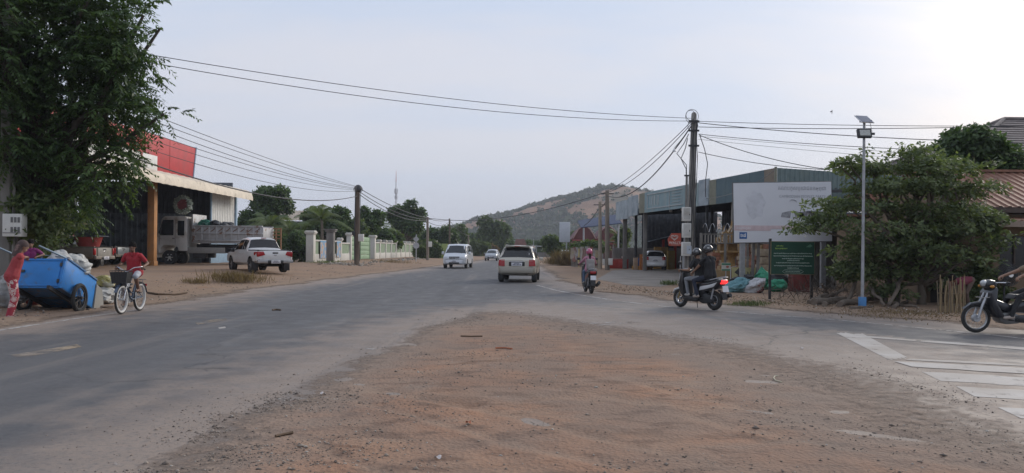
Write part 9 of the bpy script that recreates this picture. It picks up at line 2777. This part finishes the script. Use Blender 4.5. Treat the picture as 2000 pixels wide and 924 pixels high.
 for i in range(36):
  t = 6.2832 * i / 36
  cg.tube([(0.06 * math.cos(t), -0.13, fz + 0.06 * math.sin(t)), (fr * math.cos(t), -0.08, fz + fr * math.sin(t)), (fr * math.cos(t), 0.08, fz + fr * math.sin(t)), (0.06 * math.cos(t), 0.08, fz + 0.06 * math.sin(t))], 0.007, 3)
 cg.build('cage', dk, fn)
 MB().lathe([(0.001, -0.02), (0.06, -0.015), (0.065, 0.02), (0.001, 0.02)], 18, T=Matrix.Translation((0, -0.135, fz)) @ Matrix.Rotation(R(90), 4, 'X')).build('hub', mat('pale_fan_hub', (0.75, 0.75, 0.74), 0.5), fn)
 for i in range(3):
  t = 2.094 * i
  MB(Matrix.Translation((0, -0.02, fz)) @ Matrix.Rotation(t, 4, 'Y')).hexa([(0.05, -0.02, -0.03), (0.27, -0.04, -0.1), (0.27, -0.03, -0.1), (0.05, -0.01, -0.03)], [(0.05, 0.02, 0.03), (0.27, 0.04, 0.1), (0.27, 0.05, 0.1), (0.05, 0.03, 0.03)]).build('blade', dk, fn)
 MB().cyl((0, 0.08, fz), (0, 0.2, fz), 0.07).build('motor', dk, fn)
 MB().cyl((0, 0.14, 0.03), (0, 0.14, fz), 0.022).build('pole', dk, fn)
 MB().lathe([(0.22, 0), (0.22, 0.02), (0.03, 0.05)], 20, T=Matrix.Translation((0, 0.14, 0))).build('base', dk, fn)
 k = BIKE_K
 red = fold('red_jersey', (0.33, 0.02, 0.03)); shw = fold('pale_shorts', (0.4, 0.42, 0.46), c2=(0.12, 0.2, 0.35), lo=0.55, hi=0.6)
 person('boy in red sports shirt and pale shorts riding the bicycle', BIKE_LOC, BIKE_RZ, 0.9, (-0.2, 0, 0.93), (-0.08, 0, 1.38), (1, 0.25, -0.12), ((k - 0.46, 0.29, 1.07), (k - 0.46, -0.29, 1.07)), ((-0.04, 0.15, 0.475), (0.0, -0.15, 0.16)),
   (SKIN, red, shw, SKIN), elbow=(-0.3, 0, -0.7), knee=(1, 0, 0.6), shorts=True, hem=0.03, voxel=0.0085, marks=[((0.06, 0.02, 1.13), 0.045, 6), ((0.02, 0.01, 1.3), 0.03, 6)])
 o = CART.location
 m = bpy.data.materials.new('red_white_floral'); m.use_nodes = True
 t = m.node_tree; LK = t.links.new
 vo = N(t, 'ShaderNodeTexVoronoi', i_Scale=9.0); tc = N(t, 'ShaderNodeTexCoord'); LK(tc.outputs['Object'], vo.inputs['Vector'])
 nz = N(t, 'ShaderNodeTexNoise', i_Scale=13.0, i_Detail=3.0); LK(tc.outputs['Object'], nz.inputs['Vector'])
 ad = N(t, 'ShaderNodeMath', operation='ADD'); LK(vo.outputs['Distance'], ad.inputs[0]); LK(nz.outputs['Fac'], ad.inputs[1])
 rp = N(t, 'ShaderNodeValToRGB'); e = rp.color_ramp.elements; rp.color_ramp.interpolation = 'CONSTANT'
 e[0].color = c4((0.55, 0.43, 0.4)); e[1].color = c4((0.36, 0.025, 0.035)); e[1].position = 0.8
 q = e.new(0.88); q.color = c4((0.55, 0.46, 0.43)); q = e.new(1.06); q.color = c4((0.3, 0.03, 0.05))
 LK(ad.outputs[0], rp.inputs[0]); LK(rp.outputs[0], t.nodes['Principled BSDF'].inputs['Base Color']); t.nodes['Principled BSDF'].inputs['Roughness'].default_value = 0.85
 f = gnd(22, 623)
 wl = lambda p: (Matrix.Rotation(-R(38), 3, 'Z') @ (Vector(p) - Vector((f.x, f.y, 0))))
 hL = wl(o + CART_M @ Vector((-0.03, 0.42, 0.72))); hR = wl(o + CART_M @ Vector((-0.03, 0.2, 0.72)))
 person('woman in red shirt and red floral trousers leaning on the blue cart', (f.x, f.y, 0), R(38), 0.98, (0.0, 0, 0.88), (0.15, 0.02, 1.36), (1, 0.1, -0.25), (tuple(hL), tuple(hR)), ((0.0, 0.1, 0.0), (-0.05, -0.1, 0.0)),
   (SKIN2, fold('red_tshirt', (0.3, 0.04, 0.045), c2=(0.45, 0.4, 0.38), lo=0.56, hi=0.6), m, SANDAL), elbow=(-0.2, 0, -1), knee=(1, 0, 0), wide=1.3, hair='scarf', hair_m=fold('dark_scarf', (0.07, 0.045, 0.042), c2=(0.2, 0.13, 0.115), lo=0.56, hi=0.6), female=True, hem=0.03)
 p = o + CART_M @ Vector((0.27, 0.28, 0.035))
 hz = [p + Vector((0, -0.02, 0))]
 tl = lambda q: (Matrix.Rotation(R(60), 3, 'Z') @ (Vector(q) - p))
 h1 = tl(o + CART_M @ Vector((-0.02, 0.12, 0.73))); h2 = tl(o + CART_M @ Vector((-0.02, 0.26, 0.73)))
 person('toddler in purple shirt leaning over the cart front', tuple(p), R(-60), 0.66, (-0.03, 0, 0.58), (0.06, 0, 0.94), (1, 0.2, -0.2), (tuple(h1), tuple(h2)), ((0, 0.06, 0), (0, -0.06, 0)),
   (SKIN2, fold('purple_shirt', (0.2, 0.025, 0.13)), fold('dark_shorts', (0.06, 0.06, 0.08)), SKIN2), shorts=True, voxel=0.012, elbow=(0, 0, -1))
 g = gnd(1899, 611)
 person('person in maroon shirt bending down beside the bamboo stakes', (g.x, g.y + 0.35, max(0, gz(g.x, g.y + 0.35))), R(200), 0.98, (-0.12, 0, 0.78), (0.34, 0, 0.72), (0.6, 0, -0.8), ((0.36, 0.14, 0.22), (0.36, -0.14, 0.22)), ((0, 0.13, 0), (0, -0.13, 0)),
   (SKIN, fold('maroon_shirt', (0.13, 0.018, 0.035)), fold('brown_trousers', (0.09, 0.06, 0.045)), SANDAL), elbow=(0.2, 0, 0.2), knee=(1, 0, 0.1), side=(0, 1, 0))
people()
